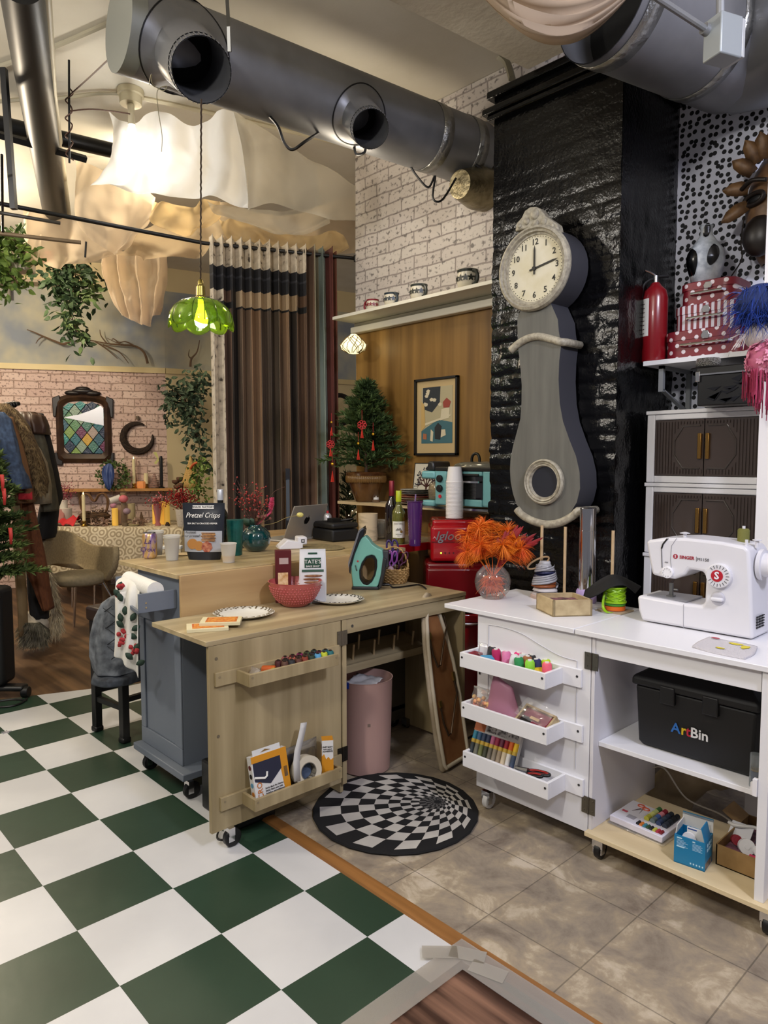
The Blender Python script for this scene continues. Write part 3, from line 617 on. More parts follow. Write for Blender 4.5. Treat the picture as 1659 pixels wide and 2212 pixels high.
# curtain rod and curtain ------------------------------------------------------------
ra=at(-260,390,z=2.81); r0=at(0,440,z=2.81); r1=at(440,525,z=2.81); r2=at(770,558.5,z=2.81)
t=thing('curtain_rod','long black curtain rod carrying the printed door curtain','rod',r1)
B().tube([ra,r0,r1,r1.lerp(r2,.5),r2],.0125,12).out('rod',BLACK,t); B().lathe(r2-UP*.02,[(.02,0),(.024,.02),(.02,.04)],12).out('wall_flange',BLACK,t)
m,tt,b=nt('door_print'); L=tt.links; uvn=N(tt,'UVMap'); sep=N(tt,'SeparateXYZ'); L.new(uvn.outputs[0],sep.inputs[0])
mp=N(tt,'Mapping'); mp.inputs['Scale'].default_value=(34,2.2,1); L.new(uvn.outputs[0],mp.inputs[0]); gn=N(tt,'TexNoise'); gn.inputs['Scale'].default_value=1; gn.inputs['Detail'].default_value=7; L.new(mp.outputs[0],gn.inputs['Vector'])
gr=ramp(tt,[(.30,(.30,.30,.30)),(.48,(.85,.85,.85)),(.70,(1.35,1.3,1.2))]); L.new(gn.outputs['Fac'],gr.inputs[0])
pk=ramp(tt,[(0,'#e0d8cc'),(.10,'#6d5648'),(.145,'#2a231e'),(.21,'#6a5746'),(.30,'#7a6048'),(.37,'#4e4136'),(.45,'#5e5142'),(.52,'#7c634c'),(.60,'#3e342c'),(.66,'#5c4636'),(.74,'#6d5646'),(.80,'#8f8a76'),(.855,'#7e8c86'),(.905,'#5c2c26'),(.95,'#7a4c3a')],True); L.new(sep.outputs['X'],pk.inputs[0])
ml=N(tt,'MixRGB',blend_type='MULTIPLY'); ml.inputs[0].default_value=1; L.new(pk.outputs[0],ml.inputs[1]); L.new(gr.outputs[0],ml.inputs[2])
# stone lintel, iron strap and pale band at the top, left of the side planks
sn=N(tt,'TexNoise'); sn.inputs['Scale'].default_value=60; sn.inputs['Detail'].default_value=5; L.new(uvn.outputs[0],sn.inputs['Vector']); sr=ramp(tt,[(.33,'#4a423a'),(.40,'#b9ad9a'),(.6,'#d2c6b2')]); L.new(sn.outputs['Fac'],sr.inputs[0])
vb=ramp(tt,[(0,(0,0,0)),(.845,(.33,.33,.33)),(.86,(.66,.66,.66)),(.893,(.33,.33,.33)),(.937,(1,1,1))],True); L.new(sep.outputs['Y'],vb.inputs[0])
def mask(src,lo,hi):
    g=N(tt,'Math',operation='GREATER_THAN'); g.inputs[1].default_value=lo; L.new(src,g.inputs[0]); h=N(tt,'Math',operation='LESS_THAN'); h.inputs[1].default_value=hi; L.new(src,h.inputs[0]); k=N(tt,'Math',operation='MULTIPLY'); L.new(g.outputs[0],k.inputs[0]); L.new(h.outputs[0],k.inputs[1]); return k.outputs[0]
left=mask(sep.outputs['X'],-1,.745); stonecol=mask(sep.outputs['X'],-1,.10)
def mul(a,b_): k=N(tt,'Math',operation='MULTIPLY'); L.new(a,k.inputs[0]); L.new(b_,k.inputs[1]); return k.outputs[0]
cur=ml.outputs[0]
mx=N(tt,'MixRGB'); L.new(stonecol,mx.inputs[0]); L.new(cur,mx.inputs[1]); L.new(sr.outputs[0],mx.inputs[2]); cur=mx.outputs[0]
noth=mask(sep.outputs['X'],.20,.66)
for lo,hi,colr,msk in ((.255,.33,'#1b1a1a',mask(sep.outputs['X'],.22,.66)),(.84,.855,'#1b1b1c',left),(.845,.882,None,noth),(.882,.937,'#242428',left),(.912,.917,'#3c3c42',left),(.937,2,'S',left)):
    if lo<.3: continue
    mx=N(tt,'MixRGB'); L.new(mul(mask(sep.outputs['Y'],lo,hi),msk),mx.inputs[0]); L.new(cur,mx.inputs[1])
    if colr=='S': L.new(sr.outputs[0],mx.inputs[2])
    else: mx.inputs[2].default_value=lin(colr or '#a58f72')
    cur=mx.outputs[0]
L.new(cur,b.inputs['Base Color']); b.inputs['Roughness'].default_value=.75
bb=B(); uvl=bb.bm.loops.layers.uv.new('UVMap'); nu=300; nv=44; NP=14; q1=at(452,526,z=2.81); q2=at(727,554.5,z=2.81); dirc=(q2-q1); nrm=V((dirc.y,-dirc.x,0)).normalized(); rnd=[random.Random(9+k).uniform(.7,1.3) for k in range(40)]
vs=[]
for j in range(nv+1):
    vv=j/nv; row=[]; zz=.04+2.81*vv
    for i in range(nu+1):
        u=i/nu; fl=1+.03*(1-vv); ph=u*NP*2*PI; k=int(u*NP); amp=.046*rnd[k]*(1-.35*(1-vv)*abs(sin(k*2.1)))
        p=q1+dirc*(u*fl+.009*sin(2*ph)+.01*(1-vv)*sin(k*1.7))+nrm*(amp*sin(ph)); row.append(bb.v((p.x,p.y,zz+(.012*sin(ph) if j==nv else 0))))
    vs.append(row)
for j in range(nv):
    for i in range(nu):
        f=bb.f([vs[j][i],vs[j][i+1],vs[j+1][i+1],vs[j+1][i]])
        for l,(a,c_) in zip(f.loops,((i,j),(i+1,j),(i+1,j+1),(i,j+1))): l[uvl].uv=(a/nu,c_/nv)
cur_o=thing('curtain','pleated curtain printed with a weathered wooden door and stone lintel','curtain',(q1.x,q1.y,0.04))
bb.out('cloth',m,cur_o,ang=180,solid=.003)
hp=q1+dirc*.615-nrm*.0; 
# printed door handle: dark strap with a pale grip, lies on the cloth
for u,w_,za,zb,mm,nm in ((.563,.03,1.26,1.34,mat('#15161a',.4),'printed_plate'),(.563,.024,.98,1.27,mat('#4d5660',.4),'printed_handle'),(.563,.034,.88,.99,mat('#15161a',.4),'printed_plate')):
    k=int(u*NP); p=q1+dirc*u*1.012+nrm*.052; e=dirc.normalized(); e.z=0
    B().box((-w_/2,za,-.001),(w_/2,zb,.004),M=None if False else frame(V((p.x,p.y,0)),e,UP)).out(nm,mm,cur_o,bevel=.001)
# drapes ---------------------------------------------------------------------------
WS=sheer('#f8f7f4',.97,.42); BS=sheer('#ecd9bf',.72,.5); YS=sheer('#e8cc98',.65,.5); SS=sheer('#d9d4c6',.5,.5)
def drape(name,rows,m,label,D0,fold=.02,fn=3,nu=16,nv=12):
    P=[[at(q[0],q[1],D=(q[2] if len(q)>2 else D0)) for q in r] for r in rows]
    o=B().grid(cloth(P,nu,nv,fold,fn)).out(name,m,ang=180); return tag(o,label,'drape')
drape('drape',[[(230,234,4.3),(285,268),(335,233),(400,266),(450,256),(500,230,4.2)],[(236,285),(290,330),(330,300),(405,335),(460,330),(520,310)],[(228,345),(265,395),(310,375),(400,385),(470,385),(530,380)],[(190,400,4.3),(245,402),(325,420),(400,424),(470,428),(537,452)]],WS,'white sheet hung from the ceiling right behind the bare bulb',4.34,.03,3)
drape('drape',[[(500,230,4.2),(590,292),(680,348),(768,398,4.9)],[(520,310,4.25),(600,365),(690,405),(768,445,4.9)],[(535,452,4.3),(600,440),(690,468),(768,475,4.9)]],SS,'sheer pale drape stretched from the white sheet to the brick wall',4.5,.02,2)
drape('drape',[[(160,335,5.2),(230,372),(300,402),(330,420)],[(155,415),(220,440),(290,452),(330,462)],[(158,470),(230,505),(285,498),(318,480)],[(185,510),(232,540),(258,545),(300,495)]],BS,'peach sheer panel hanging below the black pipe at the left',5.2,.03,2)
drape('drape',[[(42,440,5.4),(95,455),(160,470),(245,530)],[(40,490),(85,525),(150,545),(250,540)],[(48,540),(100,572),(160,572),(252,546)]],BS,'pinkish sheer swag looped round the thick pipe end',5.6,.04,2)
drape('drape',[[(44,530,5.3),(60,515),(75,510),(88,505)],[(42,560),(58,570),(70,575),(82,560)],[(48,568),(56,571),(62,571),(70,568)]],BS,'small sheer loop hanging beside the ivy planter',5.3,.02,1,6,6)
drape('drape',[[(212,550,6.2),(250,543),(300,543),(356,548)],[(222,600),(255,590),(305,590),(354,600)],[(238,650),(268,640),(312,640),(346,650)],[(258,678),(286,692),(318,702),(340,668)]],BS,'long peach sheer tail gathered in a knot over the painted wall',6.2,.06,4)
drape('drape',[[(325,428,5.0),(370,440),(420,438),(472,428)],[(312,462),(368,485),(432,478),(474,452)],[(330,482),(378,503),(430,495),(474,468)]],YS,'yellowish sheer swag under the white sheet',5.0,.04,2)
drape('drape',[[(240,545,5.6),(330,485),(470,445),(620,460),(790,420,5.3)],[(290,545),(390,520),(490,492),(620,498),(790,480)],[(305,560),(400,552),(505,520),(640,530),(790,545)]],sheer('#e6d0ae',.68,.5),'broad cream sheer spread across the ceiling behind the curtain top',5.7,.06,3)
drape('drape',[[(446,432,4.7),(520,450),(620,452),(715,462)],[(455,452),(540,480),(630,490),(712,472)],[(470,462),(560,492),(635,508),(712,480)]],SS,'silvery sheer swag hanging in front of the cream sheer',4.7,.025,2)
drape('drape',[[(470,470,5.1),(540,480),(640,505),(740,500)],[(480,500),(560,505),(640,530),(750,520)],[(500,520),(580,528),(660,545),(755,535)]],YS,'yellow sheer behind the silvery swag and above the curtain',5.1,.04,3)
# clock ---------------------------------------------------------------------------
YF=1.605; CG=mat('#5a5953',.6,0,'#66655e',30,(1,1,.1),.05); CG_SHADE=mat('#3a3a40',.6); CRM=mat('#b3ac98',.55,0,'#8f8878',60,bump=.25)  # case sides are the same grey with shade put into the colour
Lp=[(1117.7,690),(1118,720),(1119.5,754),(1124,790),(1127,833),(1126.5,870),(1124,905),(1116,935),(1108,965),(1103,990),(1101.5,1014),(1103,1040),(1108,1066),(1116,1090),(1130,1110),(1155,1125)]
Rp=[(1183,1131),(1213,1122),(1232,1108),(1246,1085),(1253,1055),(1252,1020),(1244,985),(1230,950),(1216,910),(1209,870),(1206.5,820),(1208,780),(1212,745),(1207,715),(1205,690)]
cen=at(1157,581,y=YF); RC=.176
pts=[at(x,y,y=YF) for x,y in Lp+Rp]
# head: round, continuing the neck
a0=math.atan2(pts[-1].z-cen.z,pts[-1].x-cen.x); a1=math.atan2(pts[0].z-cen.z,pts[0].x-cen.x)
a1+=0 if a1>a0 else 2*PI
na=30; hd=[cen+V((RC*cos(a0+(a1-a0)*i/na),0,RC*sin(a0+(a1-a0)*i/na))) for i in range(na+1)] if True else []
dirn=1
span=(a1-a0)
if span<PI: hd=[cen+V((RC*cos(a0-(2*PI-span)*i/na),0,RC*sin(a0-(2*PI-span)*i/na))) for i in range(na+1)]
t=thing('wall_clock','tall grey violin-shaped wall clock with cream trim on the black chimney','clock',(cen.x,1.73,pts[15].z))
dd_=V((0,1.738-YF,0))
B().prism(pts+hd,dd_,0,1).out('case',[CG,CG_SHADE],t,ang=50)
def ring(c,r0,r1,y,wz,m,nm,par,prof=None):
    bb=B(); n=56; R=[]
    for rr_,yy in prof: R.append([c+V((rr_*cos(2*PI*j/n),yy,rr_*sin(2*PI*j/n))) for j in range(n)])
    bb.rings(R,0,True,(False,False)); return bb.out(nm,m,par,ang=30)
ring(cen,0,0,0,0,CRM,'bezel',t,[(.178,0),(.181,-.012),(.176,-.028),(.165,-.034),(.160,-.024),(.152,-.026),(.149,-.012),(.141,-.012),(.139,-.002)])
dial=B().cyl(cen+V((0,-.006,0)),cen+V((0,-.003,0)),.143,n=56).out('dial',mat('#d9d2ba',.5,0,'#cfc6a6',14),t)
INK=mat('#26241f',.6)
for k in range(1,13):
    an=PI/2-k*PI/6; txt(str(k),.036,frame(cen+V((.112*cos(an),-.0075,.112*sin(an))),(1,0,0),(0,0,1)),INK,dial,'numeral',bold=.012)
bb=B()
for k in range(60):
    an=k*PI/30; bb.cyl(cen+V((.134*cos(an),-.0085,.134*sin(an))),cen+V((.134*cos(an),-.006,.134*sin(an))),.0016,n=6)
bb.out('minute_dots',INK,dial)
for nm,ex,ez,w_ in (('hour_hand',.0,.098,.004),('minute_hand',.118,.022,.0035)):
    d=V((ex,0,ez)).normalized(); p=V((-d.z,0,d.x)); q=cen+V((0,-.012,0)); l=V((ex,0,ez)).length
    B().prism([q-d*.025+p*w_,q-d*.025-p*w_,q+d*l*.8-p*w_,q+d*l,q+d*l*.8+p*w_],(0,.0015,0)).out(nm,INK,t)
B().cyl(cen+V((0,-.016,0)),cen+V((0,-.006,0)),.009,n=16).out('hub',INK,t)
cr=[(1112,500),(1115,482),(1126,470),(1133,455),(1144,447),(1157,446),(1168,452),(1177,466),(1192,476),(1203,484),(1207,500),(1185,494),(1157,490),(1130,495)]
co=B().prism([at(x,y,y=YF-.01) for x,y in cr],(0,.045,0)).out('crown_ornament',CRM,t,bevel=.006)
bb=B()
for x,y,r in ((1155,463,.022),(1138,478,.014),(1175,478,.015),(1122,488,.010),(1193,488,.010),(1157,483,.016)): bb.ball(at(x,y,y=YF-.012),r,(1,.55,1),12)
bb.out('crown_shell',CRM,co,ang=180)
wp=crm([at(x,y,y=YF-.004) for x,y in ((1104,757),(1118,744),(1138,732),(1160,727),(1185,731),(1212,739))],5)
B().tube(wp+[V((wp[-1].x+.012,YF+.02,wp[-1].z)),V((wp[-1].x+.012,1.73,wp[-1].z))],.0165,12).out('waist_moulding',CRM,t,ang=180)
bp_=crm([at(x,y,y=YF-.004) for x,y in ((1117,1100),(1130,1114),(1155,1127),(1183,1133),(1212,1128),(1238,1114),(1247,1104))],5)
B().tube(bp_+[V((bp_[-1].x+.012,YF+.02,bp_[-1].z)),V((bp_[-1].x+.012,1.73,bp_[-1].z))],.0175,12).out('bottom_moulding',CRM,t,ang=180)
lc=at(1177,1041,y=YF)
ring(lc,0,0,0,0,CRM,'window_ring',t,[(.098,0),(.099,-.014),(.092,-.022),(.086,-.014),(.083,-.02),(.076,-.014),(.072,-.016),(.066,.0),(.064,.012)])
B().cyl(lc+V((0,-.002,0)),lc+V((0,.002,0)),.068,n=40).out('window_pane',mat('#2c2d33',.25),t)
# ================================================================== THINGS ON THE CART, DESK AND PLANK SHELF
HC=.937; HD=.766
def bill(c,rz=0): return frame(c,RV*cos(rz)+FV*sin(rz),UP)      # upright frame roughly facing the camera: x right, y up, z towards viewer
def near(p,h): p=V(p); p.z=h; return p
# plastic cups
CUPM=sheer('#e8e6e0',.88,.5)
def cup(px,py,h,label,s=1,liquid=None,stack=1):
    c=near(at(px,py,z=HC),HC); t=thing('plastic_cup',label,'cup',c,'translucent plastic cups on the cart')
    for k in range(stack):
        z=.008*k; B().lathe((c.x,c.y,c.z+z),[(.0,.001),(.026*s,.001),(.035*s,h-.006),(.038*s,h-.003),(.037*s,h),(.035*s,h-.002),(.025*s,.003)],28).out('cup_wall',CUPM,t,ang=60)
    if liquid: B().lathe(c,[(.025*s,.004),(.029*s,h*.36)],24).out('juice',liquid,t,ang=60)
cup(372,1210,.108,'stack of frosted plastic cups nearest the pretzel bag',1.02,None,2)
cup(338,1199,.112,'tallest frosted cup partly behind the soda can',1.0,None,2)
cup(494,1215,.088,'frosted plastic cup with yellow juice in the bottom',1.0,mat('#e8b81c',.2))
# soda can
c=near(at(324,1206,z=HC),HC); t=thing('soda_can','purple and orange soda can at the left end of the cart top','can',c)
m,tt,b=nt('can_paint'); L=tt.links; tc=N(tt,'TexCoord'); mp=N(tt,'Mapping'); mp.inputs['Scale'].default_value=(22,22,12); L.new(tc.outputs['Object'],mp.inputs[0]); n=N(tt,'TexNoise'); n.inputs['Scale'].default_value=1; n.inputs['Distortion'].default_value=1.5; L.new(mp.outputs[0],n.inputs['Vector']); r=ramp(tt,[(.30,'#7a5a94'),(.40,'#b99ab0'),(.48,'#dcbc84'),(.7,'#c9934e')]); L.new(n.outputs['Fac'],r.inputs[0]); L.new(r.outputs[0],b.inputs['Base Color']); b.inputs['Metallic'].default_value=.5; b.inputs['Roughness'].default_value=.3
B().lathe(c,[(.024,0),(.031,.008),(.033,.02),(.033,.105),(.029,.116),(.027,.119)],36).out('can_body',m,t,ang=50)
tp=B().lathe((c.x,c.y,c.z+.1185),[(.0275,0),(.0275,.004),(.0255,.004),(.0255,.001),(.001,.001)],32).out('lid',CHROME,t); B().box((c.x-.006,c.y-.012,c.z+.121),(c.x+.006,c.y+.006,c.z+.1225)).out('pull_tab',CHROME,tp)
PUR=mat('#3a1c6a',.5)
for s_,dz,sz in (('La',.083,.036),('Croix',.045,.030)): txt(s_,sz,bill((c.x,c.y,c.z+dz)+0*FV if False else V((c.x,c.y,c.z+dz))-FV*.0335),PUR,t,shear=.3)
# pretzel bag
c=near(at(442,1208,z=HC),HC); M=bill(c,-.06)
t=thing('snack_bag','dark pretzel crisp bag standing upright on the cart','bag',c)
rows=[]
for k,(w_,d_,z) in enumerate(((.150,.058,0),(.165,.062,.03),(.185,.06,.09),(.192,.045,.16),(.197,.02,.22),(.198,.006,.245),(.198,.004,.262))):
    n=24; rows.append([M@V((w_/2*cos(a)*(1 if abs(cos(a))>.3 else 1),z,d_/2*sin(a)*(1-.25*cos(3*a)*0))) for a in [2*PI*i/n for i in range(n)]])
NAVY=mat('#23272f',.28); SILV=mat('#b9bcc2',.3,.25)
B().rings(rows,0).out('bag_body',NAVY,t,ang=60)
def panel(par,M,pts,m,name='print',z=0): return B().prism([M@V((x,y,z)) for x,y in pts],(M.to_3x3()@V((0,0,.0012)))).out(name,m,par)
def face(y): # z of the front of the bag at height y
    ks=((0,.029),(.03,.031),(.09,.030),(.16,.0225),(.22,.010),(.245,.003),(.27,.002))
    for (a,b1),(c_,d_) in zip(ks,ks[1:]):
        if a<=y<=c_: return b1+(d_-b1)*(y-a)/(c_-a)
    return .002
def onbag(y): return frame(M@V((0,y,face(y)+.0014)),M.to_3x3()@V((1,0,0)),M.to_3x3()@V((0,1,-(face(y+.02)-face(y-.0))/-.02*-1)))
bb=B()
g=[[M@V((x,y,face(y)*math.sqrt(max(0,1-(x/.099)**2))+.001)) for x in [(-.088+.176*i/14) for i in range(15)]] for y in [.038+.012*k for k in range(9)]]
bb.grid(g).out('silver_panel',SILV,t,ang=180)
WT=mat('#eceae4',.5)
def btxt(s,size,y,m,shear=0,x=0,sx=1,bold=0): return txt(s,size,frame(M@V((x,y,face(y)+.0025)),M.to_3x3()@V((1,0,0)),M.to_3x3()@V((0,1,-.33))),m,t,shear=shear,sx=sx,bold=bold)
panel(t,frame(M@V((0,.243,.006)),M.to_3x3()@V((1,0,0)),M.to_3x3()@V((0,1,-.2))),[(-.05,-.008),(.05,-.008),(.05,.008),(-.05,.008)],WT,'name_plate')
txt('SNACK FACTORY',.0125,frame(M@V((0,.243,.0085)),M.to_3x3()@V((1,0,0)),M.to_3x3()@V((0,1,-.2))),BLACK,t,bold=.015)
btxt('Pretzel Crisps',.034,.205,WT,.3,sx=.82); btxt('SEA SALT & CRACKED PEPPER',.0105,.168,WT,bold=.01); btxt('Rethink',.016,.128,BLACK,.3,-.055); btxt('your pretzel!',.016,.112,BLACK,.3,-.052)
PRZ=mat('#8a5a30',.5,0,'#b4834a',90)
for q,(x,y) in enumerate(((.028,.125),(.030,.118),(.026,.111),(.031,.104),(.028,.097),(.029,.090))):
    B(M).box((x-.032,y-.003,face(y)),(x+.032,y+.002,face(y)+.004)).out('cracker_print',PRZ,t,bevel=.0012)
for x,y,r in ((-.045,.075,.024),(-.015,.066,.022)): B(M).cyl((x,y,face(y)-.002),(x,y,face(y)+.0035),r,n=20).out('pretzel_print',mat('#b07a3c',.5),t)
B(M).cyl((.022,.062,face(.06)-.003),(.022,.062,face(.06)+.004),.026,n=7).out('shard_print',mat('#8a3c34',.25,0,'#c98a6a',60),t)
# small clutter on the cart
c=near(at(395,1198,z=HC),HC); o=B().lathe(c,[(.001,0),(.05,.001),(.055,.004),(.02,.006),(.001,.006)],24,wave=.04,wn=12).out('crochet_trivet',mat('#c9b28a',.9,bump=.5,ns=120)); tag(o,'small crocheted straw trivet beside the pretzel bag','trivet')
c=near(at(372,1186,z=HC),HC); o=B(bill(c)).box((-.045,0,-.02),(.05,.018,.02)).out('white_box',mat('#e4e2dc',.5),bevel=.003); tag(o,'flat white box lying behind the plastic cups','box')
# teal tumbler
c=V((.945,.79,HC)); t=thing('tumbler','teal glittery tumbler standing between the pretzel bag and green vase','tumbler',c)
B().lathe(c,[(.028,0),(.033,.004),(.040,.165),(.041,.172),(.036,.172)],32).out('cup_body',mat('#145450',.3,.3,'#1c6a64',40),t,ang=50)
# screw cap bottle behind the bag
c=at(478,1190,D=3.62); c.z=HC; zt=at(478,1057,D=3.62).z-HC
def wine(name,c,h,glassm,capm,caph,label_,cat,lab=None,r=.037):
    t=thing(name,label_,cat,c)
    B().lathe(c,[(.02,0),(r-.004,.001),(r,.008),(r,h*.55),(r*.93,h*.61),(r*.5,h*.70),(.0145,h*.76),(.0145,h*.995)],36).out('bottle_glass',glassm,t,ang=50)
    B().lathe((c.x,c.y,c.z+h-caph),[(.0155,0),(.0155,caph-.002),(.0145,caph)],24).out('cap',capm,t,ang=50)
    return t
wine('wine_bottle',c,zt,mat('#10140f',.1,coat=.5),mat('#c9ccd2',.3,.3),.055,'dark wine bottle with a white screw cap behind the pretzel bag','bottle')
# green vase with branches
c=near(at(553,1190,z=HC),HC); t=thing('vase','round dark teal glazed vase holding dried red branches','vase',c)
B().lathe(c,[(.03,.0),(.045,.004),(.068,.03),(.076,.062),(.070,.092),(.052,.115),(.030,.125),(.029,.134),(.024,.134),(.024,.11)],48).out('vase_body',mat('#0a2e30',.08,0,'#10484a',3,(1,1,20),coat=1),t,ang=60)
TW_=mat('#4a2c22',.7); r_=random.Random(11); vt=c+UP*.125
bb=B(); bd2=B(); ends=[]
for k in range(20):
    a=r_.uniform(-1,1); hgt=r_.uniform(.10,.24); dx=-.13+ .16*r_.random() if k<15 else r_.uniform(0,.06)
    e=vt+RV*dx*1.1+FV*r_.uniform(-.06,.08)+UP*hgt
    mid=vt.lerp(e,.5)+V((r_.uniform(-.02,.02),r_.uniform(-.02,.02),.01)); p=crm([vt-UP*.03,vt,mid,e],4); bb.tube(p,[.0025]*(len(p)-3)+[.0016,.0013,.001],5)
    for q in range(7):
        s=r_.uniform(.45,1); b0=vt.lerp(e,s); e2=b0+V((r_.uniform(-.03,.03),r_.uniform(-.03,.03),r_.uniform(-.005,.035))); bb.tube([b0,e2],.0011,4); bd2.ball(e2,r_.uniform(.003,.0055),n=6)
bb.out('dry_twigs',TW_,t); bd2.out('red_buds',mat('#a5352f',.6),t,ang=180)['kind']='stuff'
p=crm([vt,vt+RV*.05+UP*.10,vt+RV*.09+UP*.17,vt+RV*.15+UP*.20],6); B().tube(p,.0013,5).out('curved_twig',TW_,t)
p=crm([vt,vt+RV*.09+UP*.015,vt+RV*.16+UP*.045,vt+RV*.22+UP*.055],6); B().tube(p,.0015,5).out('billy_stem',mat('#8a7a4a',.7),t); B().ball(vt+RV*.225+UP*.058,.017,(1.2,1,.75),12).out('billy_button',mat('#d9cf7a',.8,bump=.6,ns=150),t,ang=180)
bb=B(); pk=vt+RV*.075+UP*.07
for q in range(260):
    s=r_.random(); ce=pk+UP*(.075*s)+RV*.012*s; a=r_.uniform(0,6.28); d=(V((cos(a),sin(a),.35)))*(.016*(1-abs(s-.45)*.9)); bb.tube([ce,ce+d],[.0016,.0005],3)
B().tube([vt,pk,pk+UP*.075],[.002,.006,.003],6).out('plume_stem',mat('#c84a6a',.8),t); bb.out('pink_plume',mat('#d9587c',.8),t)['kind']='stuff'
bb=B()
for k in range(14):
    e=vt+RV*r_.uniform(.0,.08)+FV*r_.uniform(-.04,.04)+UP*r_.uniform(.03,.09); bb.ball(e,r_.uniform(.007,.012),n=8); bb.tube([vt,e],.001,4)
bb.out('dried_heads',mat('#6b5a34',.8,0,'#8a3a4a',60),t,ang=180)['kind']='stuff'
bb=B(); fr=(RV,(UP*.8-FV*.3).normalized())
leafshape(bb,vt-RV*.01,2.5,.07,.022,0,fr); leafshape(bb,vt-RV*.005,1.9,.05,.018,0,fr); bb.out('leaf',mat('#2f4a38',.6),t,solid=.001)
# payment terminal, laptop, mat
c=near(at(625,1184,z=HC),HC); M=bill(c,.35); t=thing('card_reader','white square card payment stand in front of the laptop','card reader',c)
B(M).prism([(-.065,0,.06),(.06,0,.06),(.06,.03,.06),(-.02,.05,.06),(-.065,.012,.06)],(0,0,-.10)).out('stand',WHITE,t,bevel=.006)
e=B(M).box((.035,.02,-.03),(.085,.062,.05)).out('dock',WHITE,t,bevel=.008)
B(M).box((.052,.032,.050),(.07,.050,.0515)).out('logo_frame',BLACK,e); B(M).box((.056,.036,.0512),(.066,.046,.0525)).out('logo_centre',WHITE,e); B(M).box((.059,.039,.052),(.063,.043,.0532)).out('logo_dot',BLACK,e)
c=near(at(690,1183,z=HC),HC); o=B().lathe(c,[(.001,0),(.135,.001),(.14,.004),(.13,.006),(.001,.005)],40,sx=1.1,sy=.8,wave=.02,wn=9).out('woven_mat',mat('#6b5e40',.9,0,'#8a7c54',70,bump=.5)); tag(o,'olive woven placemat under the front of the cash box','placemat')
hg=RV*.55+FV*.83; bk=RV*.83-FV*.55; lc_=near(at(611,1172,z=HC),HC)+hg*.15; t=thing('laptop','open silver laptop seen from behind on the counter','laptop',lc_)
ALU=mat('#b4b0a8',.4,.5)
tl=.42; lid=frame(lc_+UP*.012,hg,UP*cos(tl)+bk*sin(tl))
ldo=B(lid).box((-.15,0,-.003),(.15,.212,.003)).out('screen_lid',ALU,t,bevel=.003)
bse=frame(lc_,hg,-bk)
B(bse).box((-.15,-.02,.0),(.15,.19,.011)).out('keyboard_base',ALU,t,bevel=.003)
ap_=[(0,.018),(.012,.022),(.021,.012),(.022,-.002),(.014,-.019),(.005,-.022),(0,-.020),(-.005,-.022),(-.014,-.019),(-.022,-.002),(-.021,.012),(-.012,.022)]
zsg=1 if (lid.to_3x3()@V((0,0,1))).dot(CP-lc_)>0 else -1
B(lid).prism([(x,.115+y,zsg*.003) for x,y in ap_],(0,0,zsg*.0006)).prism([(.001,.139,zsg*.003),(.010,.148,zsg*.003),(.008,.139,zsg*.003)],(0,0,zsg*.0006)).out('fruit_emblem',mat('#2c2b2a',.2,.6),ldo)
# cash box
ex=V((cos(1.45),sin(1.45),0)); ca=near(at(718,1172,z=HC),HC); M=frame(ca,ex,(-ex.y,ex.x,0))
t=thing('cash_box','black metal cash box with cables lying on its lid','box',ca)
B(M).box((0,0,0),(.178,.222,.07)).out('box_body',mat('#121212',.55),t,bevel=.012,bseg=3); B(M).box((0,0,.073),(.178,.222,.106)).out('lid',mat('#151515',.5),t,bevel=.012,bseg=3)
tc_=M@V((.10,.09,.110)); bb=B().tube(crm([tc_+V((.0,-.05,0)),tc_,tc_+V((.05,.06,.012)),tc_+V((.02,.07,.004)),tc_+V((-.03,.07,.002))],6),.006,6).box((tc_.x-.03,tc_.y-.06,tc_.z-.004),(tc_.x+.02,tc_.y+.0,tc_.z+.018)); o=bb.out('scanner_cable',BLACK); tag(o,'black plug and cable lying on the cash box lid','cable')
# spray can behind
c=at(708,1142,z=HC); c=V((.22,1.98,.937)); c=at(708,1142,D=4.66); c.z=.937; zt=at(708,1103,D=4.66).z-.937
t=thing('spray_can','small silver spray can with a red nozzle behind the cash box','can',c)
B().lathe(c,[(.024,0),(.026,.003),(.026,zt*.72),(.022,zt*.80),(.012,zt*.87)],24).out('can_body',mat('#c4c4c8',.3,.5),t,ang=50); B().lathe(c,[(.0262,zt*.05),(.0262,zt*.42)],24,cap=(False,False)).out('label',mat('#c9736a',.4),t); B().lathe(c,[(.009,zt*.86),(.008,zt)],12).out('nozzle',mat('#b3202a',.4),t)
txt('SPRAY',.012,bill(c+UP*zt*.25-FV*.0268),WT,t) if False else None
# birch log, deli cups, wine, tumbler
c=at(795,1148,D=4.05); c.z=.937; t=thing('birch_log','pale birch log standing under the plank shelf','log',c)
B().lathe(c,[(.054,0),(.057,.02),(.053,.08),(.056,.155)],28,wave=.03,wn=5).out('log',mat('#c9b594',.8,0,'#7a6a54',9,(1,1,5),bump=.3,spread=(.5,.8)),t,ang=60)
c=near(at(818,1163,z=HC),HC); t=thing('deli_container','clear plastic deli container stack beside the wine bottles','container',c)
for k in range(3): B().lathe((c.x,c.y,c.z+.014*k),[(.001,.002),(.042,.002),(.054,.075),(.058,.077),(.058,.081),(.053,.079),(.041,.004),(.001,.004)],28).out('container_wall',clear('#f4f4f2',.12),t,ang=50)
c=V((.955,1.83,.936)); h=at(845,1037,D=(c-CP).dot(FV)).z-.936
c=at(846,1165,D=3.98); c.z=.936
wine('wine_bottle',c,h,mat('#14060a',.06,coat=1),mat('#7a1822',.35,.4),.085,'red wine bottle with a dark red foil neck','bottle')
c=at(861,1172,D=3.90); c.z=.936; h=at(858,1060,D=3.90).z-.936
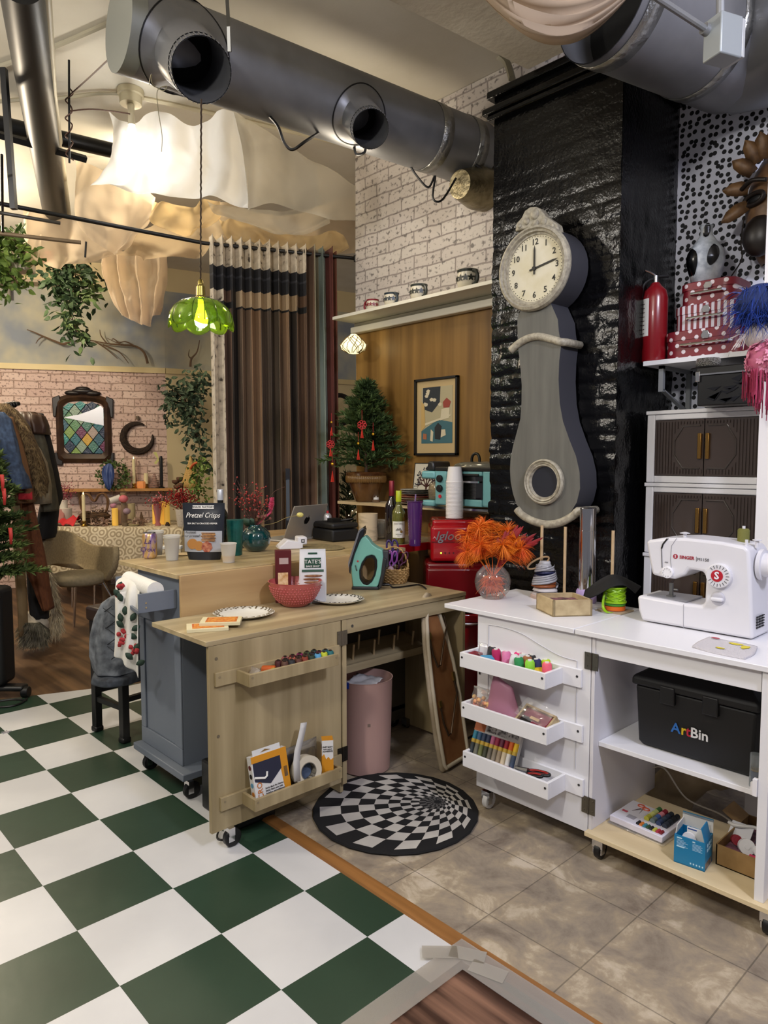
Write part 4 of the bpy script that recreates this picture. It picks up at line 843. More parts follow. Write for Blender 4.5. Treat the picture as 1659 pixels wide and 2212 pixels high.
t=wine('wine_bottle',c,h,mat('#8a8a3a',.05,coat=1,trans=.55),mat('#b8c41e',.35),.06,'white wine bottle with a lime green neck and white label','bottle')
B().rings([[c+V((.0378*cos(a),.0378*sin(a),z)) for a in [math.atan2(-FV.y,-FV.x)-1.05+2.1*i/16 for i in range(17)]] for z in (.035,.125)],0,False).out('label',mat('#e4e2d6',.5),t)
GO=mat('#7c7a70',.5)
for s_,z,sz in (('ANTERA',.113,.014),('VIOGNIER',.055,.008),('2014',.046,.008)): txt(s_,sz,bill(c+UP*z-FV*.0385),GO,t)
B(bill(c+UP*.082-FV*.0385)).prism([(-.018,-.006,0),(-.006,.008,0),(0,.002,0),(.008,.010,0),(.018,-.006,0)],(0,0,.0006)).out('mountain_mark',GO,t); B(bill(c+UP*.07-FV*.037+RV*.014)).cyl((0,0,0),(0,0,.002),.007,n=16).out('gold_seal',mat('#8a6a34',.4,.5),t)
c=at(896,1172,D=3.80); c.z=.936; h=at(893,1082,D=3.80).z-.936
t=thing('tumbler','tall purple ribbed tumbler with a straw next to white wine','tumbler',c)
bb=B(); pr=[(.03,0)]
for k in range(18): pr+= [(.031+.0105*k/18,h*k/18+.003),(.0335+.0105*k/18,h*(k+.5)/18)]
pr+=[(.047,h),(.044,h)]; bb.lathe(c,pr,32).out('tumbler_body',mat('#6a3a86',.12,0,trans=.45,coat=.4),t,ang=70)
B().tube([c+UP*(h-.02),c+UP*(h+.035)+RV*.004],.004,8).out('straw',clear('#c9a6dc',.4),t)
# bowl, plates, booklets on the desk
c=near(at(638,1308,z=HD),HD); t=thing('bowl','coral pink hobnail mixing bowl on the oak desk','bowl',c)
pr=[(.001,.002),(.052,.002),(.058,.008),(.085,.034),(.106,.072),(.113,.104),(.117,.110),(.113,.110),(.104,.075),(.082,.038),(.05,.012),(.001,.010)]
m=mat('#b85a58',.22,coat=.3); B().lathe(c,pr,56).out('bowl_body',m,t,ang=60)
bb=B()
for j in range(7):
    z=.022+.011*j; r=.073+(.040)*(1-(1-(z-.02)/.085)**1.7)*.98
    rr=None
    for (r0_,z0_),(r1_,z1_) in zip(pr[1:6],pr[2:6]):
        if z0_<=z<=z1_: rr=r0_+(r1_-r0_)*(z-z0_)/(z1_-z0_)
    for k in range(44): a=2*PI*(k+.5*(j%2))/44; bb.ball(c+V((rr*cos(a),rr*sin(a),z)),.0042,(1,1,1),6)
bb.out('hobnail_pattern',m,t,ang=180)
GOLD=mat('#7d6a3c',.3,.7)
for px,py,lab,rr in ((527,1331,'spotted oval paper plate, left of the pink bowl',1),(731,1301,'spotted oval paper plate, right of the pink bowl',.93)):
    c=near(at(px,py,z=HD),HD); t=thing('paper_plate',lab,'plate',c,'spotted paper plates'); n=48
    ex=RV; ey=FV; R=[]
    for r,z in ((.02,.002),(.075,.002),(.088,.008),(.112,.016),(.114,.0175),(.112,.0185),(.087,.0115),(.074,.006),(.02,.006)):
        R.append([c+(ex*1.08*cos(2*PI*i/n)+ey*.98*sin(2*PI*i/n))*r*rr*(1+(.012*cos(24*2*PI*i/n) if r>.1 else 0))+UP*z for i in range(n)])
    B().rings(R).out('plate_body',mat('#e6e4da',.4),t,ang=50)
    bb=B(); r_=random.Random(px)
    for k in range(3):
        for i in range(30-k*3):
            a=2*PI*i/(30-k*3)+k*.1+r_.uniform(-.05,.05); q=.094+.0065*k-(.02 if False else 0); q=.109-.0075*k; z=.0115+.007*(q-.088)/.025+.0008
            bb.cyl(c+(ex*1.08*cos(a)+ey*.98*sin(a))*q*rr+UP*z,c+(ex*1.08*cos(a)+ey*.98*sin(a))*q*rr+UP*(z+.0012),.0042,n=8)
    bb.out('gold_spots',GOLD if px<600 else mat('#4a4434',.35,.4),t)
OR=mat('#b8481c',.6,0,'#d98a2c',60); CRE=mat('#d9cfa8',.6)
for k,(px,py,rz,lab) in enumerate(((448,1358,.28,'lower orange illustrated booklet sticking out at the desk corner'),(478,1352,.12,'upper orange illustrated booklet lying askew on another'))):
    c=near(at(px,py,z=HD),HD+k*.0125); M=placed(c,math.atan2(RV.y,RV.x)+rz); t=thing('booklet',lab,'booklet',c,'orange booklets')
    B(M).box((-.075,-.052,0),(.075,.052,.012)).out('pages',CRE,t,bevel=.001); B(M).box((-.055,-.04,.012),(.06,.04,.0128)).out('cover_picture',OR,t); B(M).box((-.048,-.032,.0127),(.052,.032,.0132)).out('picture_inner',mat('#c9661f',.6,0,'#e0a040',90),t)
# cracker box and cookie bag
c=V((1.37,.775,HD)); M=frame(c,RV*.98+FV*.2,UP); t=thing('cracker_box','tall dark red cracker box leaning against the cart leaf','box',c)
c=at(612,1290,D=3.12); c.z=HD; hh=at(612,1188,D=3.12).z-HD; t.location=c; M=frame(c,RV*.97+FV*.22,UP)
B(M).box((-.035,0,-.022),(.035,hh,.022)).out('carton',mat('#5a1a1c',.4),t,bevel=.0015)
B(M).box((-.024,hh*.30,.022),(.02,hh*.58,.0225)).out('cracker_picture',mat('#c99a5c',.5,0,'#e8cfa0',60),t); B(M).box((-.018,hh*.74,.022),(.022,hh*.86,.0225)).out('allergen_marks',mat('#b9a49c',.5),t)
for s_,y,sz in (('FREE FROM',.93,.008),('MADE WITH CARE',.24,.007)): 
    if s_=='FREE FROM': continue
c=at(676,1300,D=3.12); c.z=HD; hh=at(676,1186,D=3.12).z-HD; M=frame(c,RV*.99+FV*.12,UP); t=thing('cookie_bag','white cookie bag with green label standing behind the pink bowl','bag',c)
rows=[]
for w_,d_,f in ((.112,.056,0),(.118,.06,.1),(.120,.055,.5),(.116,.035,.82),(.114,.006,.95),(.114,.005,1)):
    rows.append([M@V((x*w_/2,f*hh,z*d_/2)) for x,z in ((-1,-.8),(-.92,-1),(.92,-1),(1,-.8),(1,.8),(.92,1),(-.92,1),(-1,.8))])
B().rings(rows).out('bag_body',mat('#d9dadb',.4),t,ang=30)
GRN=mat('#1f4a38',.5); 
def cb(x0,y0,x1,y1,m,nm,zz): return B(M).box((x0,y0*hh,zz),(x1,y1*hh,zz+.001)).out(nm,m,t)
M2=M
cb(-.036,.66,.036,.85,GRN,'label_green',.0235); txt('TATE’S',.024,frame(M@V((0,.775*hh,.0252)),M.to_3x3()@V((1,0,0)),UP),WT,t,bold=.01); txt('BAKE SHOP',.0115,frame(M@V((0,.69*hh,.0252)),M.to_3x3()@V((1,0,0)),UP),WT,t,bold=.012)
cb(-.048,.585,.048,.63,mat('#3f5f50',.5),'ribbon',.0262); cb(-.02,.91,.02,.94,GRN,'top_band',.010)
for k,(x,y) in enumerate(((.002,.515),(-.003,.455),(0,.395),(.003,.335))): B(M).cyl((x,y*hh-.004,.0265),(x,y*hh-.004,.031),.001,n=4).lathe(M@V((0,0,0)) if False else (x,y*hh,.0255),[(.001,-.006),(.040,-.005),(.042,0),(.036,.007),(.001,.008)],20,sy=.12).out('cookie_print',mat('#9a6e48',.7,0,'#6a452c',80),t,ang=60)
# iron
c=near(at(788,1271,z=HD),HD); M=frame(c,RV,UP); M=frame(c,(RV*.995+FV*-.1),UP)
t=thing('clothes_iron','mint green steam iron standing on its heel on the oak desk','iron',c)
MINT=mat('#74b0a2',.35); k_=.00222   # metres per photo pixel at this depth
def ip(x,y,z=0): return V(((x-785)*k_,(1272-y)*k_,z))
body=[(761,1266),(758,1240),(757,1222),(764,1195),(778,1160),(786,1152),(793,1157),(803,1172),(815,1180),(826,1184),(828,1200),(824,1235),(815,1266)]
hole=[(802,1195),(790,1199),(781,1212),(775,1230),(776,1248),(783,1259),(793,1262),(803,1254),(810,1240),(814,1222),(814,1206),(809,1197)]
def holed(M,outer,inner,z0,z1,m,name,par,bev=0):
    # side plate with a hand opening: bridge the two outlines by angle
    def res(P,n):
        cx=sum(p.x for p in I)/len(I); cy=sum(p.y for p in I)/len(I); out=[]
        for j in range(n):
            a=2*PI*j/n; d=V((cos(a),sin(a),0)); best=None
            for q,r in zip(P,P[1:]+P[:1]):
                e=r-q; den=d.x*e.y-d.y*e.x
                if abs(den)<1e-12: continue
                s=((q.x-cx)*e.y-(q.y-cy)*e.x)/den; u=((q.x-cx)*d.y-(q.y-cy)*d.x)/den
                if s>0 and -1e-6<=u<=1+1e-6 and (best is None or s>best): best=s
            out.append(V((cx+d.x*best,cy+d.y*best,0)))
        return out
    I=inner; O=res(outer,60); H=res(inner,60); bb=B(M); z0v=V((0,0,z0)); z1v=V((0,0,z1)); R=[[p+z0v for p in H],[p+z0v for p in O],[p+z1v for p in O],[p+z1v for p in H],[p+z0v for p in H]]
    return bb.rings(R,0,True,(False,False)).out(name,m,par,ang=45,bevel=bev)
holed(M,[ip(*p) for p in body],[ip(*p) for p in hole],-.038,.038,MINT,'body',t,.008)
holed(M,[ip(*p) for p in hole],[ip(794+(x-794)*.80,1229+(y-1229)*.84) for x,y in hole],-.0375,.0385,mat('#0e0f10',.3),'handle_liner',t)
B(M).prism([ip(x,y,-.046) for x,y in ((756,1238),(751,1231),(749,1222),(775,1142),(783,1135),(787,1140),(785,1152),(778,1160),(764,1195),(757,1222))],(0,0,.092)).out('soleplate_housing',mat('#33363c',.2,.6),t,bevel=.004)
B(M).prism([ip(x,y,-.05) for x,y in ((750,1236),(748,1222),(774,1141),(784,1134),(785,1137),(777,1144),(752,1222))],(0,0,.10)).out('soleplate',CHROME,t)
B(M).prism([ip(x,y,-.043) for x,y in ((759,1272),(759,1265),(817,1265),(817,1272))],(0,0,.086)).prism([ip(x,y,-.04) for x,y in ((816,1272),(822,1240),(827,1200),(836,1204),(832,1230),(824,1266))],(0,0,.08)).out('heel',mat('#26282b',.4),t,bevel=.004)
B(M).box(tuple(ip(824,1222,-.03)),tuple(ip(838,1186,.03))).out('steam_dial',mat('#3a3d40',.4),t,bevel=.003)
B(M).cyl(ip(772,1209,.0385),ip(772,1209,.0405),.0045,n=16).out('emblem',mat('#b3262c',.4),t)
Mi=frame(M@ip(768,1224,.0402),M.to_3x3()@V((.25,-.97,0)),M.to_3x3()@V((.97,.25,0))); txt('SINGER',.009,Mi,mat('#3a2c30',.5),t,bold=.01)
o=B().tube(crm([M@ip(824,1263),M@ip(840,1263),at(850,1269,z=HD+.006),at(880,1266,z=HD+.005),at(905,1263,z=HD+.005),at(919,1271,z=HD+.006),at(928,1284,z=.70)],6),[.007]*6+[.004]*31,8).out('power_cord',BLACK,t)
# basket
c=near(at(850,1258,z=HD),HD); t=thing('wicker_basket','small round wicker basket with handle full of scissors behind the iron','basket',c)
WK=mat('#a07c48',.6,0,'#c4a068',60); bb=B(); nR=9; n=72
for j in range(nR):
    z=.006+.0085*j; r=.058+.012*min(1,j/4); P=[c+V(((r+.0035*cos(18*a+PI*j))*cos(a)*1.12,(r+.0035*cos(18*a+PI*j))*sin(a)*1.0,z)) for a in [2*PI*i/n for i in range(n)]]
    bb.tube(P,.0043,6,closed=True)
for k in range(18):
    a=2*PI*(k+.0)/18; bb.tube([c+V((r*1.12*cos(a),r*sin(a),z)) for r,z in ((.057,0),(.066,.03),(.07,.055),(.07,.082))],.0028,5)
bb.lathe(c,[(.001,.003),(.058,.003)],24); bb.out('basket_weave',WK,t,ang=180)
bb=B(); hp_=[c+RV*(.074*cos(a))+UP*(.08+.105*sin(a)) for a in [PI*i/20 for i in range(21)]]
for ph in (0,PI): bb.tube([p+V((.003*cos(i*1.5+ph),.003*sin(i*1.5+ph),0)) for i,p in enumerate(hp_)],.004,6)
bb.out('handle',WK,t)
def scissors(c,d,m,lab,s=1,side=RV):
    t=thing('scissors',lab,'scissors',c,'scissors in the wicker basket'); d=V(d).normalized(); e=(side-d*side.dot(d)).normalized()
    for q in (-1,1):
        o=V(c)+e*q*.013*s; bb=B(); P=[o+d*.035*s+e*(q*.012*s*cos(a))+d*(.030*s*sin(a)) for a in [2*PI*i/20 for i in range(20)]]; bb.tube(P,.0045*s,8,closed=True); bb.tube([o+d*.008*s,V(c)-d*.02,V(c)-d*.05],[.006*s,.004,.003],6); bb.out('grip',m,t,ang=180)
    B().tube([V(c)-d*.045,V(c)-d*.10],[.005,.001],4).out('blade',CHROME,t)
scissors(c+UP*.10-RV*.012-FV*.04,UP+RV*.1,mat('#8a4a9a',.35),'light purple handled scissors at the front of the basket',1.05)
scissors(c+UP*.145+RV*.0,UP-RV*.15+FV*.1,mat('#33205e',.35),'dark violet handled scissors sticking up highest in the basket',1.15)
scissors(c+UP*.105-RV*.045,UP-RV*.3,mat('#4f9a8c',.4),'mint handled scissors at the left of the basket',.9)
scissors(c+UP*.10+RV*.035,UP+RV*.35,mat('#4a1a3a',.35),'maroon handled scissors at the right of the basket',1.0)
o=B().ball(c+UP*.075-RV*.015-FV*.052,.017,n=14).out('thread_ball',mat('#c9a8b0',.7),ang=180); tag(o,'small pale pink ball at the front rim of the basket','ball')
# star ornament
c=at(896,1184,D=3.62); bb=B(); M=frame(c,RV,UP)
bb.prism([(.026*(1 if i%2==0 else .42)*cos(PI/2+i*PI/5),.026*(1 if i%2==0 else .42)*sin(PI/2+i*PI/5),-.004) for i in range(10)],(0,0,.008)); o=bb.tube([M@V((0,.022,0)),M@V((0,.042,0))],.002,5).out('star_ornament',clear('#e8e4e8',.35,.1),bevel=.001); o['label']='clear star ornament hanging by the basket at the red table edge'; o['category']='ornament'
# ---- plank shelf
ZS=1.123
c=V((at(791,1050,y=2.09).x,2.09,ZS)); t=thing('potted_tree','small conifer in a brown glazed pot with red charms on the plank shelf','potted plant',c)
pz=at(790,1019,y=2.13).z-ZS; B().lathe(c,[(.06,0),(.075,.006),(.105,.10),(.133,pz-.02),(.137,pz-.008),(.128,pz),(.118,pz-.01)],40).out('pot',mat('#4a2a18',.15,0,'#6b4a26',9,coat=.6),t,ang=60)
bb=B(); 
for k in range(60):
    a=2*PI*k/60; bb.ball(c+V((.126*cos(a),.126*sin(a),pz-.045)),.012,(1,1,2.2),6)
bb.out('pot_relief',mat('#7a5a30',.25),t,ang=180)
NG=mat('#2f4522',.7,0,'#546a34',9); NGD=mat('#20301a',.75,0,'#37482a',9)
def conifer(t,c,h,R0,nb,m,seed,trunk=True,ln=.05,dens=16,name='foliage',lean=0,wd=.0035,ymax=0):
    r_=random.Random(seed); bb=B(); c=V(c)
    for k in range(nb):
        s=(k/nb)**.9; z=h*(.03+.95*s); L=R0*(1-s)**.75*(.75+.4*r_.random())+.03; a=k*2.399+r_.uniform(-.3,.3); d=V((cos(a),sin(a),.25+.75*s+r_.uniform(-.1,.25))).normalized()
        P=[c+UP*z+d*L*q-UP*(L*.28*q*q) for q in (0,.33,.66,1)]; bb.tube(P,[.005,.0035,.0025,.001],4)
        nn=int(dens*(.5+L/R0))
        for q in range(nn):
            u=.12+.88*q/nn; i=min(2,int(u*3)); f=u*3-i; p=P[i].lerp(P[i+1],f); tg=(P[i+1]-P[i]).normalized()
            for w_ in range(3):
                v=(tg*.9+V((r_.uniform(-1,1),r_.uniform(-1,1),r_.uniform(-.5,1)))*.75).normalized(); l=ln*r_.uniform(.6,1.1); sd=v.cross(V((r_.uniform(-1,1),r_.uniform(-1,1),1))).normalized()*wd
                bb.poly([p-sd,p+v*l*.5-sd*1.1,p+v*l,p+v*l*.5+sd*1.1,p+sd])
    for v_ in bb.bm.verts:
        if ymax and v_.co.y>ymax: v_.co.y=ymax-.02*(v_.co.y-ymax)
    o=bb.out(name,m,t,ang=0); o['kind']='stuff'
    if trunk: B().tube([c-UP*.03,c+UP*h*.9],[.012,.003],8).out('trunk',mat('#4a3524',.8),t)
conifer(t,c+UP*pz,.58,.29,120,NG,5,ln=.055,dens=26,ymax=2.235)
RDC=mat('#b3181e',.5)
def charm(c,lab,disc=True,s=1):
    t=thing('charm',lab,'ornament',c,'red hanging charms'); M=bill(c)
    B(M).cyl((0,.03*s,0),(0,.09*s,0),.0013,n=5).out('cord',RDC,t)
    if disc:
        bb=B(M); 
        for k in range(7): a=2*PI*k/7; bb.tube([(.017*s*cos(a)+.010*s*cos(q),.017*s*sin(a)+.010*s*sin(q),0) for q in [2*PI*i/10 for i in range(10)]],.003*s,5,closed=True)
        bb.out('knot',RDC,t,ang=180)
    else: B(M).ball((0,.02*s,0),.009*s,n=8).out('bead',mat('#d9a62c',.3,.8),t)
    bb=B(M)
    for k in range(9): bb.tube([(0,-.018*s,0),((k-4)*.0022*s,-.08*s,.002*(k%3))],.0013,4)
    bb.out('tassel',mat('#c4301e',.6),t)
charm(at(782,918,y=1.86),'red knot charm hanging at the front of the potted tree'); charm(at(774,965,y=1.88),'red tassel charm with gold bead low on the potted tree, left of trunk',False); charm(at(806,945,y=1.93),'red tassel charm with gold bead on the right side of the potted tree',False)
charm(at(714,960,D=4.35),'red knot charm hanging at the curtain right edge',True,.9); charm(at(718,1010,D=4.35),'gold beaded tassel charm hanging low by the curtain right edge',False,1.1); charm(at(716,918,D=4.35),'small gold beaded charm uppermost beside the curtain right edge',False,.8)
for px,lab in ((795,'tea light on a log slice, left one of two beside the pot'),(812,'tea light on a log slice, right one of two near the plates')):
    c=at(px,1083 if px<800 else 1085,z=ZS); t=thing('tea_light',lab,'candle',c,'tea lights on log slices')
    B().lathe(c,[(.027,0),(.029,.004),(.028,.018)],20,wave=.03,wn=6).out('log_slice',mat('#4a3726',.8,0,'#6b5238',50),t,ang=50); B().lathe((c.x,c.y,c.z+.018),[(.019,0),(.019,.015),(.017,.015),(.003,.012)],20).out('candle_cup',mat('#e6e2d8',.5),t); B().lathe((c.x,c.y,c.z+.03),[(.003,0),(.005,.008),(.001,.02)],10).out('flame_tip',mat('#f0ead8',.4),t)
# plates stack
c=at(865,1083,z=ZS); c=V((.865,2.12,ZS))
PL=[mat('#8a7460',.4),mat('#7c3428',.35),mat('#a4906a',.35),mat('#8a4438',.35),mat('#6f6e66',.35),mat('#7e7c74',.35),mat('#8d8b82',.35)]
for k in range(7):
    r=.125 if k<4 else .098; z=ZS+.0125*k+(.004 if k>=4 else 0); cc=c+V((.004*sin(k*2.1),.004*cos(k*3),0)); cc.z=z
    o=B().lathe(cc,[(.001,.001),(r*.6,.001),(r,.014),(r*.99,.017),(r*.6,.006),(.001,.005)],40).out('dinner_plate',PL[k],ang=50)
    tag(o,['lowest plate, tan, of the plate stack on the plank shelf','red-brown plate second from the bottom of the plate stack','cream plate third from the bottom of the plate stack','red plate at the top of the large plates in the stack','lowest of the small grey plates on the plate stack','middle small grey plate on the plate stack','topmost grey plate of the plate stack beside the toaster'][k],'plate','stack of stoneware plates')
# tree tile
ta=at(868,1070,y=2.20); M=frame(V((.885,2.195,1.215)),(1,0,0),(0,.12,1)); c=M.translation
t=thing('tree_picture','square white tile with a painted dark tree leaning behind the plates','picture',c)
s_=.115; B(M).box((-s_,-.085,-.004),(s_,.165,.004)).out('tile',mat('#d8d2c0',.4),t); M=M@Matrix.Translation(V((0,.04,.0045)))
bb=B(M)
for a,b_,c_,d_ in ((-s_,-.125,s_,-.120),(-s_,.120,s_,.125),(-s_,-.125,-s_+.005,.125),(s_-.005,-.125,s_,.125)): bb.box((a,b_,0),(c_,d_,.001))
bb.out('border',BLACK,t)
bb=B(M); bb.prism([(-.014,-.11,0),(-.006,-.06,0),(-.008,-.02,0),(.006,-.02,0),(.008,-.06,0),(.016,-.11,0)],(0,0,.001)); r_=random.Random(2)
def br_(p,a,l,d):
    q=p+V((l*cos(a),l*sin(a),0)); bb.tube([p,q],[.0018*d,.0013*d],4)
    if d>1:
        for e in (-.55,.05,.6): br_(q,a+e+r_.uniform(-.2,.2),l*.72,d-1)
for a in (.5,1.1,1.6,2.1,2.7): br_(V((0,-.025,.0005)),a,.042,3)
bb.out('tree_trunk',mat('#4a2018',.6),t)
bb=B(M)
for k in range(90):
    a=r_.uniform(-.25,PI+.25); q=.045+.055*math.sqrt(r_.random()); leafshape(bb,V((q*cos(a),q*sin(a)*.95+.0,.001)),r_.uniform(0,6),.013,.004,0,(V((1,0,0)),V((0,1,0))))
for sx in (-1,1):
    for k in range(8): leafshape(bb,V((sx*(.098-.006*(k%3)),-.105+.012*(k//2),.001)),1+k,.014,.004,0,(V((1,0,0)),V((0,1,0))))
bb.out('tree_leaves',mat('#232a36',.6),t)
# toaster oven breakfast station
t=thing('toaster_oven','mint green retro toaster oven with coffee maker on the plank shelf','toaster oven',(1.35,2.1,ZS))
MT=mat('#76b0b4',.35); x0,x1,yf,yb=1.087,1.62,1.945,2.17; zt=at(1010,1010,y=1.95).z; zt=1.365
B().box((1.20,yf+.02,ZS+.02),(x1,yb,zt-.03)).out('oven_case',mat('#5f8f94',.4),t,bevel=.01)
B().box((1.185,yf,ZS+.022),(1.272,yf+.05,zt-.02)).out('control_post',MT,t,bevel=.01,bseg=3)
B().box((1.525,yf,ZS+.022),(x1,yf+.05,zt-.02)).out('end_post',MT,t,bevel=.015,bseg=3)
[B().box((1.272,yf,za),(1.525,yf+.04,zb_)).out('front_rail',MT,t,bevel=.006) for za,zb_ in ((ZS+.022,ZS+.06),(zt-.055,zt-.03))]
dr2=B().box((1.272,yf+.005,ZS+.062),(1.525,yf+.015,zt-.058)).out('glass_door',mat('#141412',.05,coat=1),t); B().box((1.285,yf-.02,ZS+.15),(1.515,yf-.008,ZS+.16)).out('door_handle',CHROME,dr2); B().cyl((1.30,yf-.01,zt-.05),(1.51,yf-.01,zt-.05),.007).out('rail_handle',BLACK,dr2)
for z in (ZS+.17,ZS+.115): B().cyl((1.228,yf-.016,z),(1.228,yf,z),.02,n=20).out('knob',BLACK,t,bevel=.003)
B().cyl((1.228,yf-.006,ZS+.07),(1.228,yf,ZS+.07),.010,n=16).out('switch',mat('#b3242a',.4,emit=.3),t)
B().box((1.19,yf-.005,zt-.03),(x1+.005,yb,zt-.006)).out('griddle',mat('#2e2c2a',.35,.4),t,bevel=.006)
ld=B().rings([[V((1.42+rx*cos(a),2.06+ry*sin(a),z)) for a in [2*PI*i/32 for i in range(32)]] for rx,ry,z in ((.175,.105,zt-.006),(.165,.1,zt+.008),(.12,.075,zt+.02),(.03,.02,zt+.026))]).out('glass_lid',mat('#7c7a72',.1,.4),t,ang=60)
B().tube([V((1.42+.028*cos(a),2.02,zt+.022+.045*sin(a)**.7)) for a in [PI*i/12 for i in range(13)]],.008,8).out('lid_handle',BLACK,ld)
B().box((x0,yf-.005,ZS+.012),(1.185,yf+.16,ZS+.045)).out('coffee_base',MT,t,bevel=.012,bseg=3)
B().box((1.10,yf+.11,ZS+.045),(1.185,yb,zt-.045)).out('coffee_back',mat('#2b2a28',.4),t); B().box((x0-.01,yf+.0,zt-.075),(1.185,yb,zt-.03)).out('coffee_head',MT,t,bevel=.012)
B().prism([(x0+.02,yf+.01,zt-.03),(1.17,yf+.01,zt-.03),(1.16,yf+.01,zt+.025),(x0+.035,yf+.01,zt+.025)],(0,.15,0)).out('water_lid',mat('#262524',.35),t,bevel=.01)
cf=V((1.135,yf+.06,ZS+.045)); B().lathe(cf,[(.03,0),(.038,.01),(.042,.05),(.035,.09),(.03,.10)],24).out('carafe',clear('#d8c8a8',.25),t,ang=60); B().box((1.10,yf-.012,ZS+.0),(1.58,yf+.03,ZS+.012)).out('crumb_tray',CHROME,t)
c=at(930,1091,z=ZS); c=V((1.155,2.0,ZS)); c=at(922,1092,z=ZS); o=B().lathe(c+V((0,.02,0)),[(.03,0),(.05,.006),(.056,.013),(.05,.013),(.02,.006)],24,wave=.05,wn=10).out('glass_dish',mat('#0f3a2a',.08,coat=1)); tag(o,'small dark green glass dish in front of the coffee maker','dish')
o=B().box((1.605,2.032,ZS),(1.65,2.06,ZS+.022)).out('candle_jar',mat('#6a1a28',.2),bevel=.004); tag(o,'small dark red jar at the right end of the plank shelf','jar')
# cup tower on the ice maker
ci=at(985,1215,D=3.75); IZ=.845; ci.z=IZ
M=frame(V((ci.x,ci.y,0)),RV,FV); IT=at(985,1122,D=3.8).z
t=thing('ice_maker','glossy red countertop ice maker with cursive chrome name','ice maker',ci)
RG=mat('#a40f18',.18,coat=.6); DRG=mat('#6d0b12',.25,coat=.4)
B(M).box((-.135,0,IZ+.01),(.135,.26,IT-.03)).out('case',RG,t,bevel=.02,bseg=3)
B(M).box((-.125,.02,IT-.05),(.125,.255,IT)).out('lid',RG,t,bevel=.015,bseg=3)
bb=B(M)
for i in range(5): bb.box((-.09+i*.045-.002,.03,IT),(-.09+i*.045+.002,.2,IT+.003))
bb.out('lid_ridges',DRG,t)
B(M).box((-.13,-.004,IZ+.115),(.13,.004,IZ+.12)).out('seam',DRG,t)
txt('Igloo',.068,frame(M@V((-.045,-.006,IT-.085)),RV,UP),CHROME,t,'name_script',shear=.3,ext=.002,bold=.008)
for i in range(4): B(M).cyl((-.08+i*.022,-.003,IT-.175),(-.08+i*.022,.001,IT-.175),.0045,n=10).out('indicator',mat('#9adf3a',.4,emit=3) if i==0 else mat('#4a0a10',.4),t)
B(M).prism([(-.125,-.002,IT-.10),(-.115,-.002,IT-.085),(-.105,-.002,IT-.10),(-.115,-.002,IT-.093)],(0,-.001,0)).out('peak_mark',mat('#d9a0a0',.4),t)
t=thing('mini_fridge','glossy dark red retro mini fridge under the ice maker','fridge',(ci.x,ci.y,0))
B(M).box((-.16,.02,.03),(.16,.31,IZ+.005)).out('cabinet',DRG,t,bevel=.02,bseg=3); dd=B(M).box((-.16,-.02,.05),(.16,.018,.58)).out('lower_door',RG,t,bevel=.015,bseg=3); d2_=B(M).box((-.16,-.02,.61),(.16,.018,IZ-.02)).out('upper_door',DRG,t,bevel=.015,bseg=3)
B(M).box((-.165,-.024,.585),(.165,.0,.605)).out('chrome_band',mat('#1a1a1a',.2,.5),t); B(M).tube([(.03,-.02,.53),(.03,-.045,.53),(.12,-.045,.53),(.12,-.02,.53)],.008,8).out('handle',CHROME,dd)
for x in (-.12,.12): B(M).box((x-.02,.03,0),(x+.02,.29,.035)).out('foot',BLACK,t)
c=M@V((.0,.10,0)); c.z=IT+.003; h=at(990,1008,D=(c-CP).dot(FV)).z-c.z; t=thing('cup_tower','tall inverted tower of stacked white foam cups on the ice maker','cups',c)
pr=[]
for k in range(int(h/.0072)-10): z=.0072*k; pr+=[(.046,z),(.0485,z+.002),(.0462,z+.006)]
zl=pr[-1][1]; pr+=[(.045,zl+.004),(.036,h*.985),(.034,h),(.001,h)]
B().lathe(c,pr,32).out('stacked_cups',mat('#dfdad6',.6),t,ang=40)
# mugs on the ledge
def mug(px,py,m,hm,lab,hd=1,s=1):
    c=at(px,py,z=2.353); c=V((c.x,2.11,2.353)); c=V((at(px,py,y=2.11).x,2.11,2.353)); t=thing('mug',lab,'mug',c,'painted mugs on the white ledge')
    B().lathe(c,[(.03*s,0),(.045*s,.01*s),(.052*s,.045*s),(.046*s,.08*s),(.05*s,.088*s),(.046*s,.088*s),(.042*s,.06*s)],28).out('mug_body',m,t,ang=60)
    B().tube([c+V((hd*(.045+.028*sin(a))*s,-.018,(.045+.032*cos(a))*s)) for a in [PI*i/8 for i in range(9)]],.0085*s,8).out('mug_handle',hm,t)
    bb=B(); 
    for k in range(7): a=-PI/2+ (k-3)*.5; M_=frame(c+V((.0525*s*cos(a),.0525*s*sin(a),.045*s)),(-sin(a),cos(a),0),UP); [leafshape(bb,M_@V((0,0,.0005)),q*1.256+.3,.017*s,.0045*s,0,(M_.to_3x3()@V((1,0,0)),UP)) for q in range(5)]
    bb.lathe(c,[(.0475*s,.074*s),(.0502*s,.086*s)],28,cap=(False,False)); bb.out('painted_flowers',hm,t)
MG=mat('#cfc8b4',.3); mug(805,665,mat('#cfc8b4',.3),mat('#7a1c28',.35),'leftmost mug on the ledge with a dark red handle',-1,.82); mug(846,660,MG,mat('#24303a',.35),'second mug from the left with a dark blue handle',1,.95); mug(905,648,MG,mat('#2a2e2a',.35),'third mug from the left on the ledge',1,1.05); mug(1010,612,MG,mat('#22261f',.35),'mug nearest the chimney, with black handle',1,1.2)
